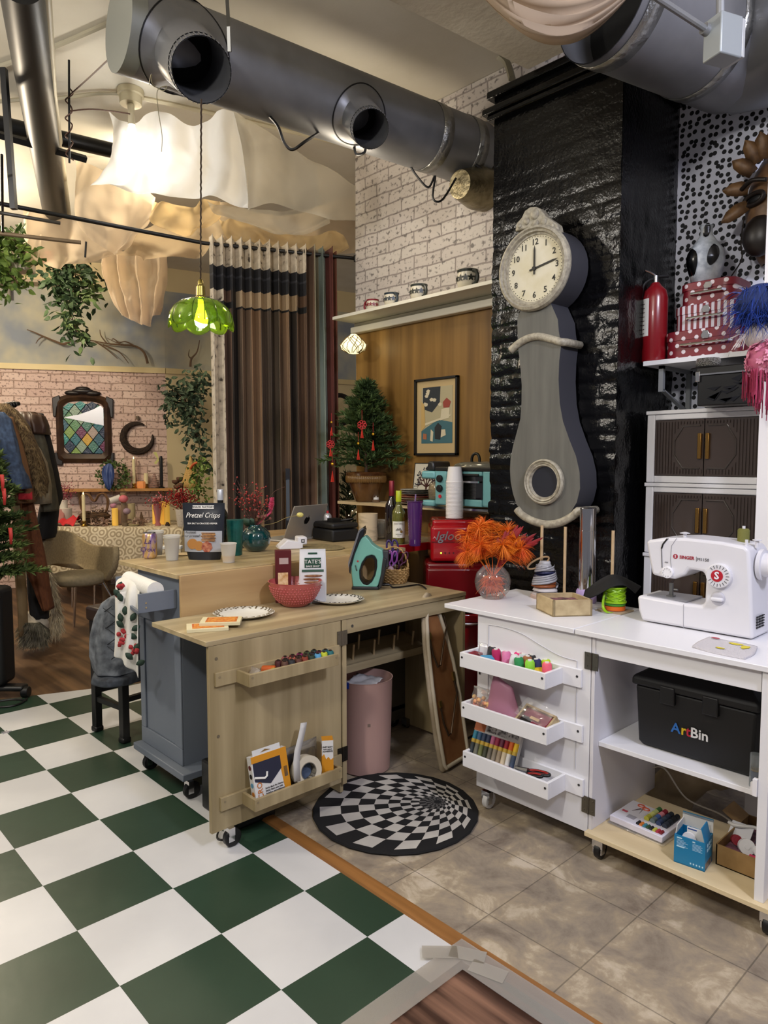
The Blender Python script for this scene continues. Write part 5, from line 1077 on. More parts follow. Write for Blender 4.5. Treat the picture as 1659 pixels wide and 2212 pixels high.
# framed picture
c4=[at(a,b_,y=2.235) for a,b_ in ((897,823),(990,810),(992,985),(905,983))]; xA=c4[0].x; xB=c4[1].x; zA=at(905,984,y=2.235).z; zB=at(940,816,y=2.235).z
t=thing('framed_print','black framed woodblock style print hung on the wood panel','picture',((xA+xB)/2,2.24,zA))
bb=B(); w_=.014
for a,b_,c_,d_ in ((xA,zA,xB,zA+w_),(xA,zB-w_,xB,zB),(xA,zA,xA+w_,zB),(xB-w_,zA,xB,zB)): bb.box((a,2.222,b_),(c_,2.2475,d_))
bb.out('frame',BLACK,t,bevel=.002); B().box((xA+w_,2.238,zA+w_),(xB-w_,2.246,zB-w_)).out('mount',mat('#c4ab7c',.6),t)
px0,px1,pz0,pz1=xA+.055,xB-.045,zA+.075,zB-.055
pic=B().box((px0,2.236,pz0),(px1,2.2385,pz1)).out('print',mat('#b5ab8a',.6),t)
LY=[0]
def pp_(pts,m,nm): LY[0]+=.00012; B().prism([(px0+(px1-px0)*u,2.2362,pz0+(pz1-pz0)*v) for u,v in pts],(0,-.0004-LY[0],0)).out(nm,m,pic)
pp_([(0,0),(1,0),(1,.36),(.55,.42),(.15,.28),(0,.22)],mat('#3f6a74',.6),'blue_water'); pp_([(.05,.62),(.35,.55),(.6,.72),(.62,1),(.05,1)],mat('#2c3238',.6),'dark_sky')
CR=mat('#d6ccb0',.6); r_=random.Random(8)
for k in range(9): u,v=r_.uniform(.1,.6),r_.uniform(.62,.95); pp_([(u-.06,v),(u,v+.03),(u+.07,v+.01),(u+.05,v-.03),(u-.02,v-.035)],CR,'blossom')
pp_([(.72,.62),(.9,.62),(.95,.72),(.82,.79),(.7,.72)],mat('#9a4438',.6),'red_roof'); pp_([(.62,.40),(.9,.44),(.92,.62),(.66,.6)],CR,'robe'); pp_([(.12,.36),(.95,.50),(.95,.47),(.12,.32)],CR,'railing'); pp_([(.0,.22),(.13,.30),(.10,.7),(.0,.75)],mat('#c9a868',.6),'post_screen')
pp_([(.45,.08),(.62,.06),(.66,.3),(.55,.36),(.44,.28)],mat('#26282c',.6),'dark_robe'); pp_([(.64,.1),(.8,.14),(.78,.24),(.66,.24)],CR,'pale_robe'); pp_([(.3,.05),(.38,.03),(.4,.2),(.32,.25)],CR,'pale_robe'); pp_([(.06,.08),(.18,.07),(.18,.17),(.07,.18)],mat('#a86a4a',.6),'seal')
# ================================================================== RIGHT SIDE
ZT=.806
# extinguisher
c=at(1413,777,z=1.822); c=V((c.x,2.0,1.822)); c.x=at(1413,740,y=2.0).x; hx=at(1413,612,y=2.0).z-1.822
t=thing('fire_extinguisher','red fire extinguisher on the bracket shelf against the chimney side','fire extinguisher',c)
RX=mat('#7c0f18',.28,coat=.3); B().lathe(c,[(.048,0),(.053,.008),(.053,hx*.80),(.045,hx*.90),(.025,hx*.96),(.016,hx)],36).out('cylinder',RX,t,ang=50)
B().rings([[c+V((.0536*cos(a),.0536*sin(a),z)) for a in [-2.75+1.15*i/10 for i in range(11)]] for z in (.11,.27)],0,False).out('label',mat('#d9d9d4',.5),t)
bb=B()
for k in range(8): bb.rings([[c+V((.0541*cos(a),.0541*sin(a),z)) for a in [-2.5+.5*i/6 for i in range(7)]] for z in (.12+.018*k,.124+.018*k)],0,False)
bb.out('label_lines',mat('#6a5a5a',.6),t)
hh=c+UP*hx; B().cyl(hh,hh+UP*.03,.012,n=14).out('valve',STEEL,t); B().tube([hh+UP*.025-RV*.01,hh+UP*.03+RV*.055],[.006,.007],8).out('carry_handle',BLACK,t); B().tube([hh+UP*.03,hh+UP*.045-RV*.025,hh+UP*.055-RV*.05],.004,6).out('squeeze_lever',CHROME,t); B().tube(crm([hh+UP*.015,hh-RV*.03+UP*.01,hh-RV*.058-UP*.03,c-RV*.06+UP*hx*.5],5),.006,8).out('hose',BLACK,t)
# suitcases
POL,tt,b=nt('polka'); L=tt.links; tc=N(tt,'TexCoord'); sp=N(tt,'SeparateXYZ'); L.new(tc.outputs['Object'],sp.inputs[0]); cm=N(tt,'CombineXYZ'); L.new(sp.outputs['X'],cm.inputs[0]); L.new(sp.outputs['Z'],cm.inputs[1])
mp=N(tt,'Mapping'); mp.inputs['Scale'].default_value=(26,26,1); mp.inputs['Rotation'].default_value=(0,0,.78); L.new(cm.outputs[0],mp.inputs[0]); vo=N(tt,'TexVoronoi'); vo.voronoi_dimensions='2D'; vo.inputs['Scale'].default_value=1; vo.inputs['Randomness'].default_value=0; L.new(mp.outputs[0],vo.inputs['Vector'])
r=ramp(tt,[(.21,'#d8cdd0'),(.24,'#741422')]); L.new(vo.outputs['Distance'],r.inputs[0]); L.new(r.outputs[0],b.inputs['Base Color']); b.inputs['Roughness'].default_value=.4
STR,tt,b=nt('stripes'); L=tt.links; tc=N(tt,'TexCoord'); wv=N(tt,'TexWave'); wv.inputs['Scale'].default_value=13; L.new(tc.outputs['Object'],wv.inputs['Vector']); r=ramp(tt,[(0,'#741422'),(.5,'#c9c4cc')],True); L.new(wv.outputs['Fac'],r.inputs[0]); L.new(r.outputs[0],b.inputs['Base Color']); b.inputs['Roughness'].default_value=.4
def stadium(x0,x1,y0,y1,z,rr): 
    P=[]
    for cx,cy,a0 in ((x1-rr,y0+rr,-PI/2),(x1-rr,y1-rr,0),(x0+rr,y1-rr,PI/2),(x0+rr,y0+rr,PI)): P+=[V((cx+rr*cos(a0+PI/2*i/8),cy+rr*sin(a0+PI/2*i/8),z)) for i in range(9)]
    return P
z=1.822
for k,(pl,pr_,yf_,h,m,lab) in enumerate(((1433,1613,1.965,.115,POL,'largest red suitcase with white dots at the bottom of the stack'),(1453,1592,1.985,.105,STR,'middle suitcase of the stack with red and white stripes'),(1466,1585,1.995,.095,POL,'smallest red dotted suitcase on top of the stack, under the vase'))):
    x0=at(pl,740-45*k,y=yf_).x; x1=at(pr_,740-45*k,y=yf_).x; t=thing('toy_suitcase',lab,'suitcase',((x0+x1)/2,2.08,z),'stacked red cardboard suitcases'); rr=.05
    B().rings([stadium(x0,x1,yf_,2.2,z,rr),stadium(x0,x1,yf_,2.2,z+h*.68,rr)]).out('case_body',m,t,ang=50)
    B().rings([stadium(x0-.003,x1+.003,yf_-.003,2.203,z+h*.66,rr),stadium(x0-.003,x1+.003,yf_-.003,2.203,z+h-.004,rr),stadium(x0+.002,x1-.002,yf_+.002,2.198,z+h,rr)]).out('lid',m,t,ang=50)
    xc=(x0+x1)/2+.01
    B().prism([(xc-.014,yf_-.004,z+h*.62),(xc+.014,yf_-.004,z+h*.62),(xc+.018,yf_-.004,z+h*.74),(xc+.010,yf_-.004,z+h*.9),(xc-.010,yf_-.004,z+h*.9),(xc-.018,yf_-.004,z+h*.74)],(0,-.006,0)).out('clasp',CHROME,t,bevel=.002)
    hz=z+h*.46; w_=(x1-x0)*.30
    B().tube([(xc-w_,yf_-.002,hz),(xc-w_+.005,yf_-.018,hz),(xc+w_-.005,yf_-.018,hz),(xc+w_,yf_-.002,hz)],.006,8).out('handle',CHROME,t)
    z+=h
# sculptural vase on the suitcases
c=V((at(1524,560,y=2.08).x,2.08,z)); hv=at(1520,490,y=2.08).z-z
t=thing('sculpture_vase','grey pinched vase with glossy black hollows on the top suitcase','vase',c)
B().lathe(c,[(.045,0),(.055,.01),(.066,hv*.25),(.074,hv*.42),(.066,hv*.58),(.04,hv*.74),(.025,hv*.84),(.0225,hv*.92),(.027,hv),(.02,hv)],40,wave=.07,wn=3).out('vase_body',mat('#8a9096',.35,0,'#b4b9bd',30),t,ang=180)
bb=B()
for a,zc,w_,hgt in ((-2.15,.33,.55,.26),(-.75,.45,.32,.18),(-1.1,.9,.5,.12)):
    R=[]
    for i in range(9):
        s=-1+2*i/8; zz=hv*(zc+hgt*s); rr0=.0
        prof=[(0,.045),(.25,.066),(.42,.074),(.58,.066),(.74,.04),(.84,.025),(1,.026)]
        for (z0,q0),(z1,q1_) in zip(prof,prof[1:]):
            if z0<=zz/hv<=z1: rr0=q0+(q1_-q0)*(zz/hv-z0)/(z1-z0)
        wd=w_*math.sqrt(max(.02,1-s*s)); R.append([c+V(((rr0+.0035)*(1+.07*cos(3*aa))*cos(aa),(rr0+.0035)*(1+.07*cos(3*aa))*sin(aa),zz)) for aa in [a+wd*(-1+2*j/8)+.12*s for j in range(9)]])
    bb.rings(R,0,False)
bb.out('black_hollow',BLACKG,t,ang=180)['label']='glossy black glazed hollows'
# black patterned box and sequin cap
xa=at(1506,850,y=1.80).x; t=thing('black_box','black box with embossed triangles on the white plastic cabinets','box',(xa+.2,1.95,1.605))
B().box((xa,1.80,1.606),(xa+.42,2.2,1.725)).out('box_body',mat('#101014',.3),t,bevel=.004)
bb=B(); r_=random.Random(4)
for k in range(34):
    x=xa+.02+.37*r_.random(); zz=1.62+.085*r_.random(); a=r_.uniform(-.6,.6); p=[V((x,1.7995,zz)),V((x+.055*cos(a),1.7995,zz+.03*sin(a)+.012)),V((x+.03*cos(a),1.7995,zz-.012))]; bb.prism(p,(0,-.0025,0))
bb.out('triangle_relief',mat('#1d1e24',.18),t)
B().box((xa-.005,1.795,1.727),(xa+.425,2.205,1.755)).out('lid',mat('#0d0d10',.4),t,bevel=.004); B().box((xa-.006,1.793,1.724),(xa+.426,1.797,1.730)).out('metal_edge',CHROME,t)
B().box((xa-.008,1.792,1.70),(xa+.012,1.80,1.74)).out('corner_cap',CHROME,t,bevel=.003)
c=V((at(1530,790,y=1.87).x,1.87,1.756)); t=thing('sequin_cap','small silver sequin cap with black brim on the black box','hat',c)
B().lathe(c,[(.05,0),(.052,.004),(.045,.008)],28,sx=1.3).out('brim',BLACK,t); 
bb=B().lathe(c+UP*.006,[(.045,0),(.047,.02),(.043,.034),(.001,.038)],28)
bb.out('crown',mat('#b9b8b4',.25,.9,'#77736c',150,bump=1,bs=220),t,ang=180)
# hanging headpiece
c=at(1634,665,D=2.42); t=thing('feather_headpiece','blue feather headpiece over pink lace with long fringe at the right edge','headpiece',c)
def feathers(base,dirs,n,l,w_,m,name,parent,seed,droop=.6,spread=.5,seg=4):
    r_=random.Random(seed); bb=B()
    for k in range(n):
        d=(V(dirs(r_))).normalized(); p=V(base)+V((r_.uniform(-1,1),r_.uniform(-1,1),r_.uniform(-1,1)))*spread; L=l*r_.uniform(.6,1.1); sd=d.cross(V((r_.uniform(-1,1),r_.uniform(-1,1),r_.uniform(-1,1)))).normalized()*w_
        P=[p+d*(L*q)-UP*(droop*L*q*q) for q in [i/seg for i in range(seg+1)]]
        bb.grid([[q-sd*(1-i/(seg+.3)),q+sd*(1-i/(seg+.3))] for i,q in enumerate(P)])
    o=bb.out(name,m,parent,ang=180); o['kind']='stuff'; return o
B().ball(c+RV*.02+UP*.012,.085,(1,1,.8),16).out('feather_base',mat('#12275a',.8),t,ang=180)
feathers(c+RV*.02,lambda r_:(r_.gauss(0,1),r_.gauss(0,1),abs(r_.gauss(.3,.7))),1300,.105,.0026,mat('#123a9a',.55,0,'#0d2560',30),'blue_feathers',t,1,1.0,.058)
B().ball(c+RV*.035-UP*.085+FV*.02,.06,(1,1,.9),20).out('cap_band',mat('#c9c0bd',.7,bump=.3,ns=60),t,ang=180)
pc=c+RV*.05-UP*.17; B().ball(pc,.075,(1,.8,1),16).out('lace_base',mat('#b8607c',.7),t,ang=180)
bb=B(); r_=random.Random(6)
for k in range(150):
    a=r_.uniform(0,6.28); b1=r_.uniform(-1.0,1.2); n_=V((cos(a)*cos(b1),sin(a)*cos(b1)*.8,sin(b1))); p=pc+n_*.077
    if n_.dot(FV)>.4: continue
    e=n_.orthogonal().normalized(); f=n_.cross(e)
    for q in range(5): aa=q*1.257; dq=e*cos(aa)+f*sin(aa); w_=n_.cross(dq)*.006; bb.poly([p,p+dq*.008+w_+n_*.003,p+dq*.015+n_*.006,p+dq*.008-w_+n_*.003])
bb.out('lace_flowers',mat('#d98aa4',.6),t,ang=180)['kind']='stuff'
bb=B()
for k in range(150):
    a=r_.uniform(-.07,.06); dd_=r_.uniform(-.05,.05); p=pc+RV*(a)+FV*dd_-UP*(.03+.03*(1-abs(a)/.08)); L=r_.uniform(.06,.11)+ (a+.07)*.5; bb.tube([p,p-UP*L*.5+RV*r_.uniform(-.003,.003),p-UP*L],.0016,3)
bb.out('fringe',mat('#a83a5a',.6),t)['kind']='stuff'
bb=B()
for k in range(14): a=r_.uniform(2.6,3.8); p=c-UP*.09-RV*.03; q=p+RV*-.05*r_.random()-UP*.05*r_.random()-RV*.01; bb.tube([p,p.lerp(q,.5)+UP*.008,q],.0012,4)
bb.out('loose_threads',mat('#cfc4bd',.7),t)
# leather mask on the dotted wall
c=V((at(1668,440,y=2.16).x,2.16,at(1686,440,y=2.16).z)); t=thing('leather_mask','brown leather mask with dark painted eye on the dotted wall','mask',c)
LE=mat('#7a5a3a',.45,0,'#4a3424',14,bump=.3); DKL=mat('#1b1410',.4)
R=[]
for j in range(13):
    v=j/12; zz=.20-.42*v; wdt=.12*(sin(PI*min(.97,.12+.80*v))**.6); R.append([c+V((wdt*cos(a),.07-.12*sin(a)*(sin(PI*(.1+.8*v))**.7),zz)) for a in [PI*i/14 for i in range(15)]])
B().rings(R,0,False).out('face',LE,t,ang=180,solid=.004)
fx=c+V((-.055,-.045,.03)); 
B().lathe((0,0,0),[(.001,0)],3).bm.free()
bb=B(frame(fx,(.9,-.45,0),UP)); bb.tube([(.05*cos(a),.022*sin(a),0) for a in [2*PI*i/20 for i in range(20)]],.010,6,closed=True); bb.out('eye_rim',DKL,t,ang=180); B(frame(fx,(.9,-.45,0),UP)).ball((0,0,-.008),.04,(1,.5,.2),12).out('eye_hollow',BLACK,t,ang=180)
bb=B(); bb.tube(crm([fx+V((-.05,0,.05)),fx+V((0,-.03,.065)),fx+V((.06,-.04,.05))],5),.009,6); bb.out('brow',DKL,t,ang=180)
B().ball(c+V((-.03,-.035,-.12)),.07,(1,.7,1.2),14).out('lower_face',DKL,t,ang=180)
for k,(ox,oz,l,a) in enumerate(((-.09,.16,.11,2.3),(-.07,.2,.12,1.9),(-.04,.21,.12,1.6),(-.11,.09,.10,2.8),(-.115,.02,.10,3.5),(-.01,.22,.13,1.3))):
    p=c+V((ox*.72,-.03,oz*.86)); d=V((cos(a),-.25,sin(a))); q=[p+d*l*s+V((0,0,-.02*s*s)) for s in (0,.4,.75,1)]; sd=V((-sin(a),0,cos(a)))
    B().grid([[q_-sd*w_,q_+V((0,-.008,0)),q_+sd*w_] for q_,w_ in zip(q,(.022,.03,.024,.004))]).out('leather_leaf',mat('#7a5a38',.5,0,'#4a3420',20),t,ang=180,solid=.003)
B().tube(crm([c+V((-.10,-.02,-.03)),c+V((-.105,-.03,-.13)),c+V((-.10,-.03,-.2)),c+V((-.15,-.02,-.27)),c+V((-.165,-.02,-.33))],5),[.003]*17+[.008]*3+[.002],6).out('cord_tie',DKL,t)
# sewing machine ---------------------------------------------------------------
YM=1.418
def sp(x,y,off=0): return at(1200+x/3.614,850+y/3.614,y=YM-off)
prof=[(672,1775),(645,1690),(637,1600),(642,1575),(1000,1640),(1140,1656),(1162,1625),(1172,1440),(1150,1392),(1040,1372),(1010,1415),(925,1450),(830,1436),(752,1415),(722,1260),(708,1165),(716,1145),(850,1128),(1010,1128),(1300,1160),(1480,1195),(1512,1235),(1530,1600),(1540,1928),(1000,1842)]
P=[sp(*q) for q in prof]; 
for i in (0,-1,-2): P[i].z=ZT+.004
c=V(((P[0].x+P[-2].x)/2,YM+.08,ZT)); t=thing('sewing_machine','white sewing machine with red emblem dial standing on the white worktop','sewing machine',c)
SMW=mat('#dcdbe0',.28); SMS=mat('#c9c8d2',.3)
B().prism(P,(0,.165,0)).out('body',SMW,t,bevel=.010,bseg=3,ang=50)
bx0,bx1=P[3].x,P[5].x; zb=(P[3].z+P[4].z)/2
npl=B().box((bx0+.025,YM+.02,P[3].z-.004),(bx1-.06,YM+.15,P[3].z+.0015)).out('needle_plate',mat('#a9a9ae',.3,.6),t)
fx=sp(905,1500,-.06); B().box((fx.x-.006,fx.y-.005,P[3].z+.002),(fx.x+.006,fx.y+.005,P[3].z+.05)).box((fx.x-.012,fx.y-.014,P[3].z+.002),(fx.x+.012,fx.y+.012,P[3].z+.006)).cyl((fx.x+.01,fx.y,P[3].z+.028),(fx.x+.024,fx.y,P[3].z+.028),.004).out('presser_foot',STEEL,t)
dc=sp(868,1398,.012); B().cyl(dc,dc+V((0,.02,0)),.0205,n=32).out('tension_dial',WHITE,t,bevel=.002)
bb=B()
for k in range(9): a=PI*.1+k*.6; bb.box((dc.x+.014*cos(a)-.0006,dc.y-.001,dc.z+.014*sin(a)-.002),(dc.x+.014*cos(a)+.0006,dc.y,dc.z+.014*sin(a)+.002))
bb.out('tension_marks',mat('#77777c',.5),t)
sd=sp(1268,1425,.018); dl=B().cyl(sd,sd+V((0,.025,0)),.041,n=48).out('stitch_dial',SMW,t,bevel=.003); rd=B().cyl(sd+V((-.003,-.002,0)),sd+V((-.003,.001,0)),.0195,n=36).out('red_emblem',mat('#b3202e',.35),dl)
txt('S',.034,frame(sd+V((-.003,-.0035,0)),(1,0,0),UP),WHITE,dl,'emblem_letter',bold=.03)
bb=B()
for k in range(16):
    a=-2.6+k*.33; e=V((cos(a),0,sin(a))); f=V((-sin(a),0,cos(a))); q=sd+e*.031+V((0,-.0015,0)); bb.prism([q-e*.005-f*.0008,q+e*.005-f*.0008,q+e*.005+f*.0008,q-e*.005+f*.0008],(0,.002,0))
bb.out('stitch_marks',mat('#4a4a50',.5),dl)
lv=sp(1268,1600,.001); B().ball(lv,.024,(1,.3,1),20).out('lever_recess',mat('#b9b8c0',.4),t,ang=180); B().box((lv.x-.020,lv.y-.018,lv.z-.008),(lv.x+.020,lv.y+.004,lv.z+.004)).out('reverse_lever',SMW,t,bevel=.004)
RS=mat('#a01e34',.4); em=sp(937,1272,.0); B().cyl(em+V((0,-.001,0)),em+V((0,.002,0)),.0085,n=24).out('brand_disc',RS,t); txt('S',.013,frame(em+V((0,-.0018,0)),(1,0,0),UP),WHITE,t,bold=.02)
txt('SINGER',.0155,frame(sp(1025,1283,.0012),(1,0,.0),UP),RS,t,'brand_lettering',bold=.025); txt('|',.018,frame(sp(1100,1290,.0012),(1,0,0),UP),mat('#77777c',.5),t); txt('M1150',.0145,frame(sp(1152,1299,.0012),(1,0,0),UP),mat('#4a4a50',.5),t,'model_lettering'); txt('MAX',.006,frame(sp(866,1318,.0012),(1,0,0),UP),mat('#5a5a60',.5),t)
def strip(pts,w_,m,nm): B().tube([sp(x,y,.0006) for x,y in pts],w_,6).out(nm,m,t)
strip(((880,1132),(845,1165),(828,1210),(832,1360)),.0016,mat('#55555c',.5),'thread_slot'); strip(((945,1132),(905,1190),(898,1300),(905,1375)),.0009,mat('#8f8f96',.5),'seam'); strip(((1000,1645),(998,1838)),.0007,mat('#9a9aa2',.5),'seam'); strip(((828,1210),(840,1175),(872,1135)),.003,BLACK,'thread_slot')
tk=sp(1010,1120,-.06); B().cyl(tk-UP*.006,tk+UP*.012,.006).lathe(tk+UP*.012,[(.016,0),(.018,.002),(.004,.006)],16).out('bobbin_winder',SMW,t)
sp0=sp(1465,1185,-.10); B().lathe(sp0,[(.019,.0),(.019,.052),(.015,.057),(.001,.057)],28).out('thread_cone',mat('#6b6a2c',.7,bump=.3,ns=120,stretch=(1,1,6)),t,ang=60); B().cyl(sp0,sp0+UP*.066,.005).out('spool_pin',SMW,t)
q=sp(1492,1170,-.03); B().cyl(q-UP*.012,q+UP*.012,.005).out('winder_stop',SMW,t); q=sp(1570,1180,-.06); q.x=P[-3].x-.01; B().cyl(q-UP*.01,q+UP*.014,.006).lathe(q+UP*.014,[(.014,0),(.014,.003),(.002,.005)],14).out('winder_spindle',SMW,t)
hw=V((P[-3].x-.002,YM+.075,sp(1600,1360).z)); B().tube([hw,hw+V((.012,0,0)),hw+V((.014,0,0)),hw+V((.04,0,0)),hw+V((.045,0,0))],[.052,.052,.040,.039,.034],36).out('hand_wheel',SMW,t)
bb=B(); xs=P[-2].x
for i in range(5):
    for j in range(3): bb.box((xs-.002,YM+.03+j*.024,ZT+.035+i*.009),(xs+.0015,YM+.048+j*.024,ZT+.039+i*.009))
bb.out('vent_slots',BLACK,t)
# rag
rows=[[V((x,y,ZT+.002+.004*abs(sin(x*60+y*40)))) for x,y in r] for r in ([(2.985,1.19),(3.04,1.172),(3.10,1.165),(3.15,1.166)],[(2.975,1.26),(3.03,1.25),(3.09,1.24),(3.15,1.24)],[(2.972,1.35),(3.03,1.345),(3.07,1.335),(3.13,1.325)])]
o=thing('rag','white terry rag with yellow and red stains in front of the machine','cloth',(3.06,1.25,ZT)); B().grid(cloth(rows,6,6)).out('cloth',mat('#dcd8dc',.9,bump=.8,ns=300),o,solid=.006,ang=180)
bb=B(); 
for x,y,a,b_ in ((3.075,1.30,.022,.010),(3.11,1.28,.012,.02),(3.06,1.215,.014,.006)): bb.prism([(x+a*cos(q),y+b_*sin(q)*(1+.3*sin(3*q)),ZT+.0095) for q in [2*PI*i/14 for i in range(14)]],(0,0,.001))
bb.out('yellow_stain',mat('#cfc038',.8),o); B().prism([(3.0+.014*cos(q),1.33+.006*sin(q),ZT+.0095) for q in [2*PI*i/14 for i in range(14)]],(0,0,.001)).out('red_stain',mat('#a83040',.8),o)
# feather vase --------------------------------------------------------------
c=at(1064,1292,z=ZT); t=thing('feather_vase','round clear glass vase filled with orange feathers on the white top','vase',c)
B().lathe(c,[(.03,0),(.045,.004),(.070,.035),(.078,.072),(.070,.108),(.048,.132),(.044,.138)],48,cap=(True,False)).out('glass_bowl',clear('#f4f2f0',.08,.02),t,ang=180)
OF=mat('#e0560c',.6,0,'#f08a1c',12); top=c+UP*.13
feathers(c+UP*.07,lambda r_:(r_.gauss(0,1),r_.gauss(0,1),r_.gauss(0,.8)),420,.05,.0022,mat('#d8541c',.6,0,'#e8803c',20),'lower_feathers',t,3,.5,.025)
def plume(base,tip,bend,L,nb,m,parent,seed,name='orange_plume',w_=.0016,tw=.55):
    r_=random.Random(seed); P=crm([base,base.lerp(tip,.45)+bend*.6,tip-bend*.0,tip+ (tip-base).normalized()*.01+bend*-.35],8); bb=B(); bb.tube(P,.0016,4); k=len(P)-1
    for j in range(nb):
        u=.25+.75*(j/nb); i=min(k-1,int(u*k)); p=P[i].lerp(P[i+1],u*k-i); tg=(P[i+1]-P[i]).normalized(); s=1 if j%2 else -1
        sd=tg.cross(FV*-1+RV*r_.uniform(-.5,.5)).normalized()*s; d=(sd*.8+tg*tw+V((r_.uniform(-.35,.35),r_.uniform(-.35,.35),r_.uniform(-.2,.2)))).normalized(); l=L*r_.uniform(.75,1.1)*(1-.35*u)
        e=d.cross(V((r_.uniform(-1,1),r_.uniform(-1,1),1))).normalized()*w_
        q=[p,p+d*l*.4,p+d*l*.75-UP*l*.12,p+d*l-UP*l*.3]; bb.grid([[a-e*f,a+e*f] for a,f in zip(q,(1,.9,.6,.1))])
    o=bb.out(name,m,parent,ang=180); o['kind']='stuff'; return o
for k,(dx,dz,df,bx,bz) in enumerate(((-.055,.155,0,-.03,.02),(-.095,.13,.02,-.03,.03),(-.03,.165,.03,-.02,.02),(-.10,.06,-.02,-.02,.05),(.00,.15,.05,.0,.02),(.085,.105,.0,.03,.04),(.06,.14,.03,.03,.02),(.03,.09,-.05,.02,.05),(-.055,.09,-.06,-.02,.05),(.10,.075,-.03,.03,.05))):
    plume(c+UP*.10+RV*dx*.1,c+UP*(.145+dz)+RV*dx*1.15+FV*df,RV*bx+UP*bz,.078,460,OF,t,k,'orange_plume',.0010,.42)
REDF=mat('#7a0a0e',.6,0,'#981014',20)
for k in range(17):
    r_=random.Random(90+k); a=.03+.155*(k/16)**.8; ang=r_.uniform(-.1,.1); base=c+UP*.13+RV*.02; tip=c+RV*(a-.005)+UP*(.30-.05*max(0,(k-9)/7)+r_.uniform(-.045,.02))+FV*r_.uniform(-.02,.05)
    tip=tip+RV*.03*(k/16); d=(tip-base).normalized(); e=d.cross(FV).normalized(); q=[base.lerp(tip,s)+UP*.012*sin(PI*s) for s in (0,.35,.5,.7,.9,1)]
    B().grid([[p-e*f,p+FV*-.002,p+e*f] for p,f in zip(q,(.001,.003,.008,.009,.006,.0005))]).out('red_feather',REDF,t,ang=180)
# ribbon pegs, dowels, tube
PW=mat('#b89c74',.55,0,'#c9ae88',20)
def dowel(px,yy,ptop,pbot,lab,r=.0065):
    a=at(px,pbot,y=yy); b_=at(px,ptop,y=yy); o=B().cyl((a.x,yy,ZT),(a.x,yy,b_.z),r,n=14).out('dowel_peg',PW); return tag(o,lab,'dowel','wooden pegs on the white worktop')
cR=V((at(1180,1270,y=1.56).x,1.55,ZT)); t=thing('ribbon_stand','peg stand wound with white, brown and navy ribbons behind the wooden box','ribbon stand',cR)
B().lathe(cR,[(.06,0),(.062,.012),(.058,.016)],30).out('stand_base',mat('#b9a294',.6),t); zt_=at(1170,1135,y=1.56).z; xq=at(1170,1200,y=1.56).x
B().cyl((xq,1.56,ZT+.01),(xq,1.56,zt_),.0065,n=14).out('peg',PW,t)
RBS=[('#b9b3b6',.010,.056),('#c9c4c4',.030,.050),('#8a4a22',.048,.050),('#7a3c1a',.060,.046),('#a9a8ae',.072,.042),('#1a1e3a',.088,.042),('#20244a',.104,.040),('#9a9aa0',.118,.036),('#a9a9ae',.132,.030),('#b8b8bc',.143,.024)]
for k,(cc,z_,r_0) in enumerate(RBS):
    B().lathe(cR+V((.004*sin(k*2),.004*cos(k*2),z_)),[(r_0*.9,0),(r_0*1.05,.003),(r_0,.010),(r_0*.85,.015)],28,wave=.04,wn=5).out('ribbon_coil',mat(cc,.35),t,ang=180)
for k in range(4):
    R=[]; 
    for i in range(30): a=i*.35+k; z_=.05+.09*(i/29); rr0=.056-.24*max(0,(z_-.06))*.9; R.append([cR+V((rr0*cos(a),rr0*sin(a),z_-.004)),cR+V((rr0*cos(a),rr0*sin(a),z_+.005))])
    B().rings(R,0,False).out('ribbon_wrap',mat('#a4a4aa',.3),t,ang=180,solid=.0008)
lp=cR+UP*.15; B().tube([lp+RV*(-.03+.035*cos(a)*1.3)+UP*(.0+.03*sin(a)*.6+.02*cos(a)) for a in [2*PI*i/20 for i in range(20)]],.004,6,closed=True).out('ribbon_loop',mat('#a88a64',.5),t)
dowel(1219,1.60,1138,1275,'bare wooden peg between the ribbon stand and the silver tube'); dowel(1322,1.60,1146,1260,'bare wooden peg standing right of the silver tube')
xq=at(1269,1180,y=1.585).x; za=at(1271,1097,y=1.585).z; t=thing('silver_tube','tall shiny silver tube standing against the black chimney','tube',(xq,1.585,ZT)); MIR=mat('#c9c9cd',.12,1,bump=.08,ns=6); zm=at(1269,1146,y=1.585).z
B().lathe((xq,1.585,ZT),[(.0345,.045),(.0345,zm-ZT),(.033,zm-ZT+.001),(.033,za-ZT-.002),(.031,za-ZT),(.001,za-ZT)],36).out('tube',MIR,t,ang=40); B().lathe((xq,1.585,ZT),[(.035,0),(.042,.01),(.040,.05),(.033,.06)],24,wave=.05,wn=5).out('lilac_wrap',mat('#a994c4',.6),t,ang=180)
# wooden box
wb=[V((2.438,1.246,ZT)),V((2.528,1.372,ZT)),V((2.397,1.451,ZT)),V((2.307,1.325,ZT))]; t=thing('wooden_box','small open pale wooden box near the worktop seam','box',(2.42,1.35,ZT)); hb=.063; ctr=sum(wb,V())/4
PB=wood('#a8926c','#c9b68c','x',22,.55); bb=B()
for i in range(4):
    a,b_=wb[i],wb[(i+1)%4]; n_=(ctr-(a+b_)/2).normalized()*.009; bb.prism([a,b_,b_+n_,a+n_],UP*hb)
bb.prism(wb,UP*.006); bb.out('box_walls',PB,t,bevel=.001)
inn=[ctr+(p-ctr)*.90 for p in wb]; B().sheet(inn[0]+UP*.045,inn[1]+UP*.045,inn[2]+UP*.045,inn[3]+UP*.045,14,14,lambda u,v:.008*NZ.noise(V((u*9,v*9,1)))).out('fabric_scraps',mat('#2a2026',.8,0,'#8a5a60',30),t,ang=180)['kind']='stuff'
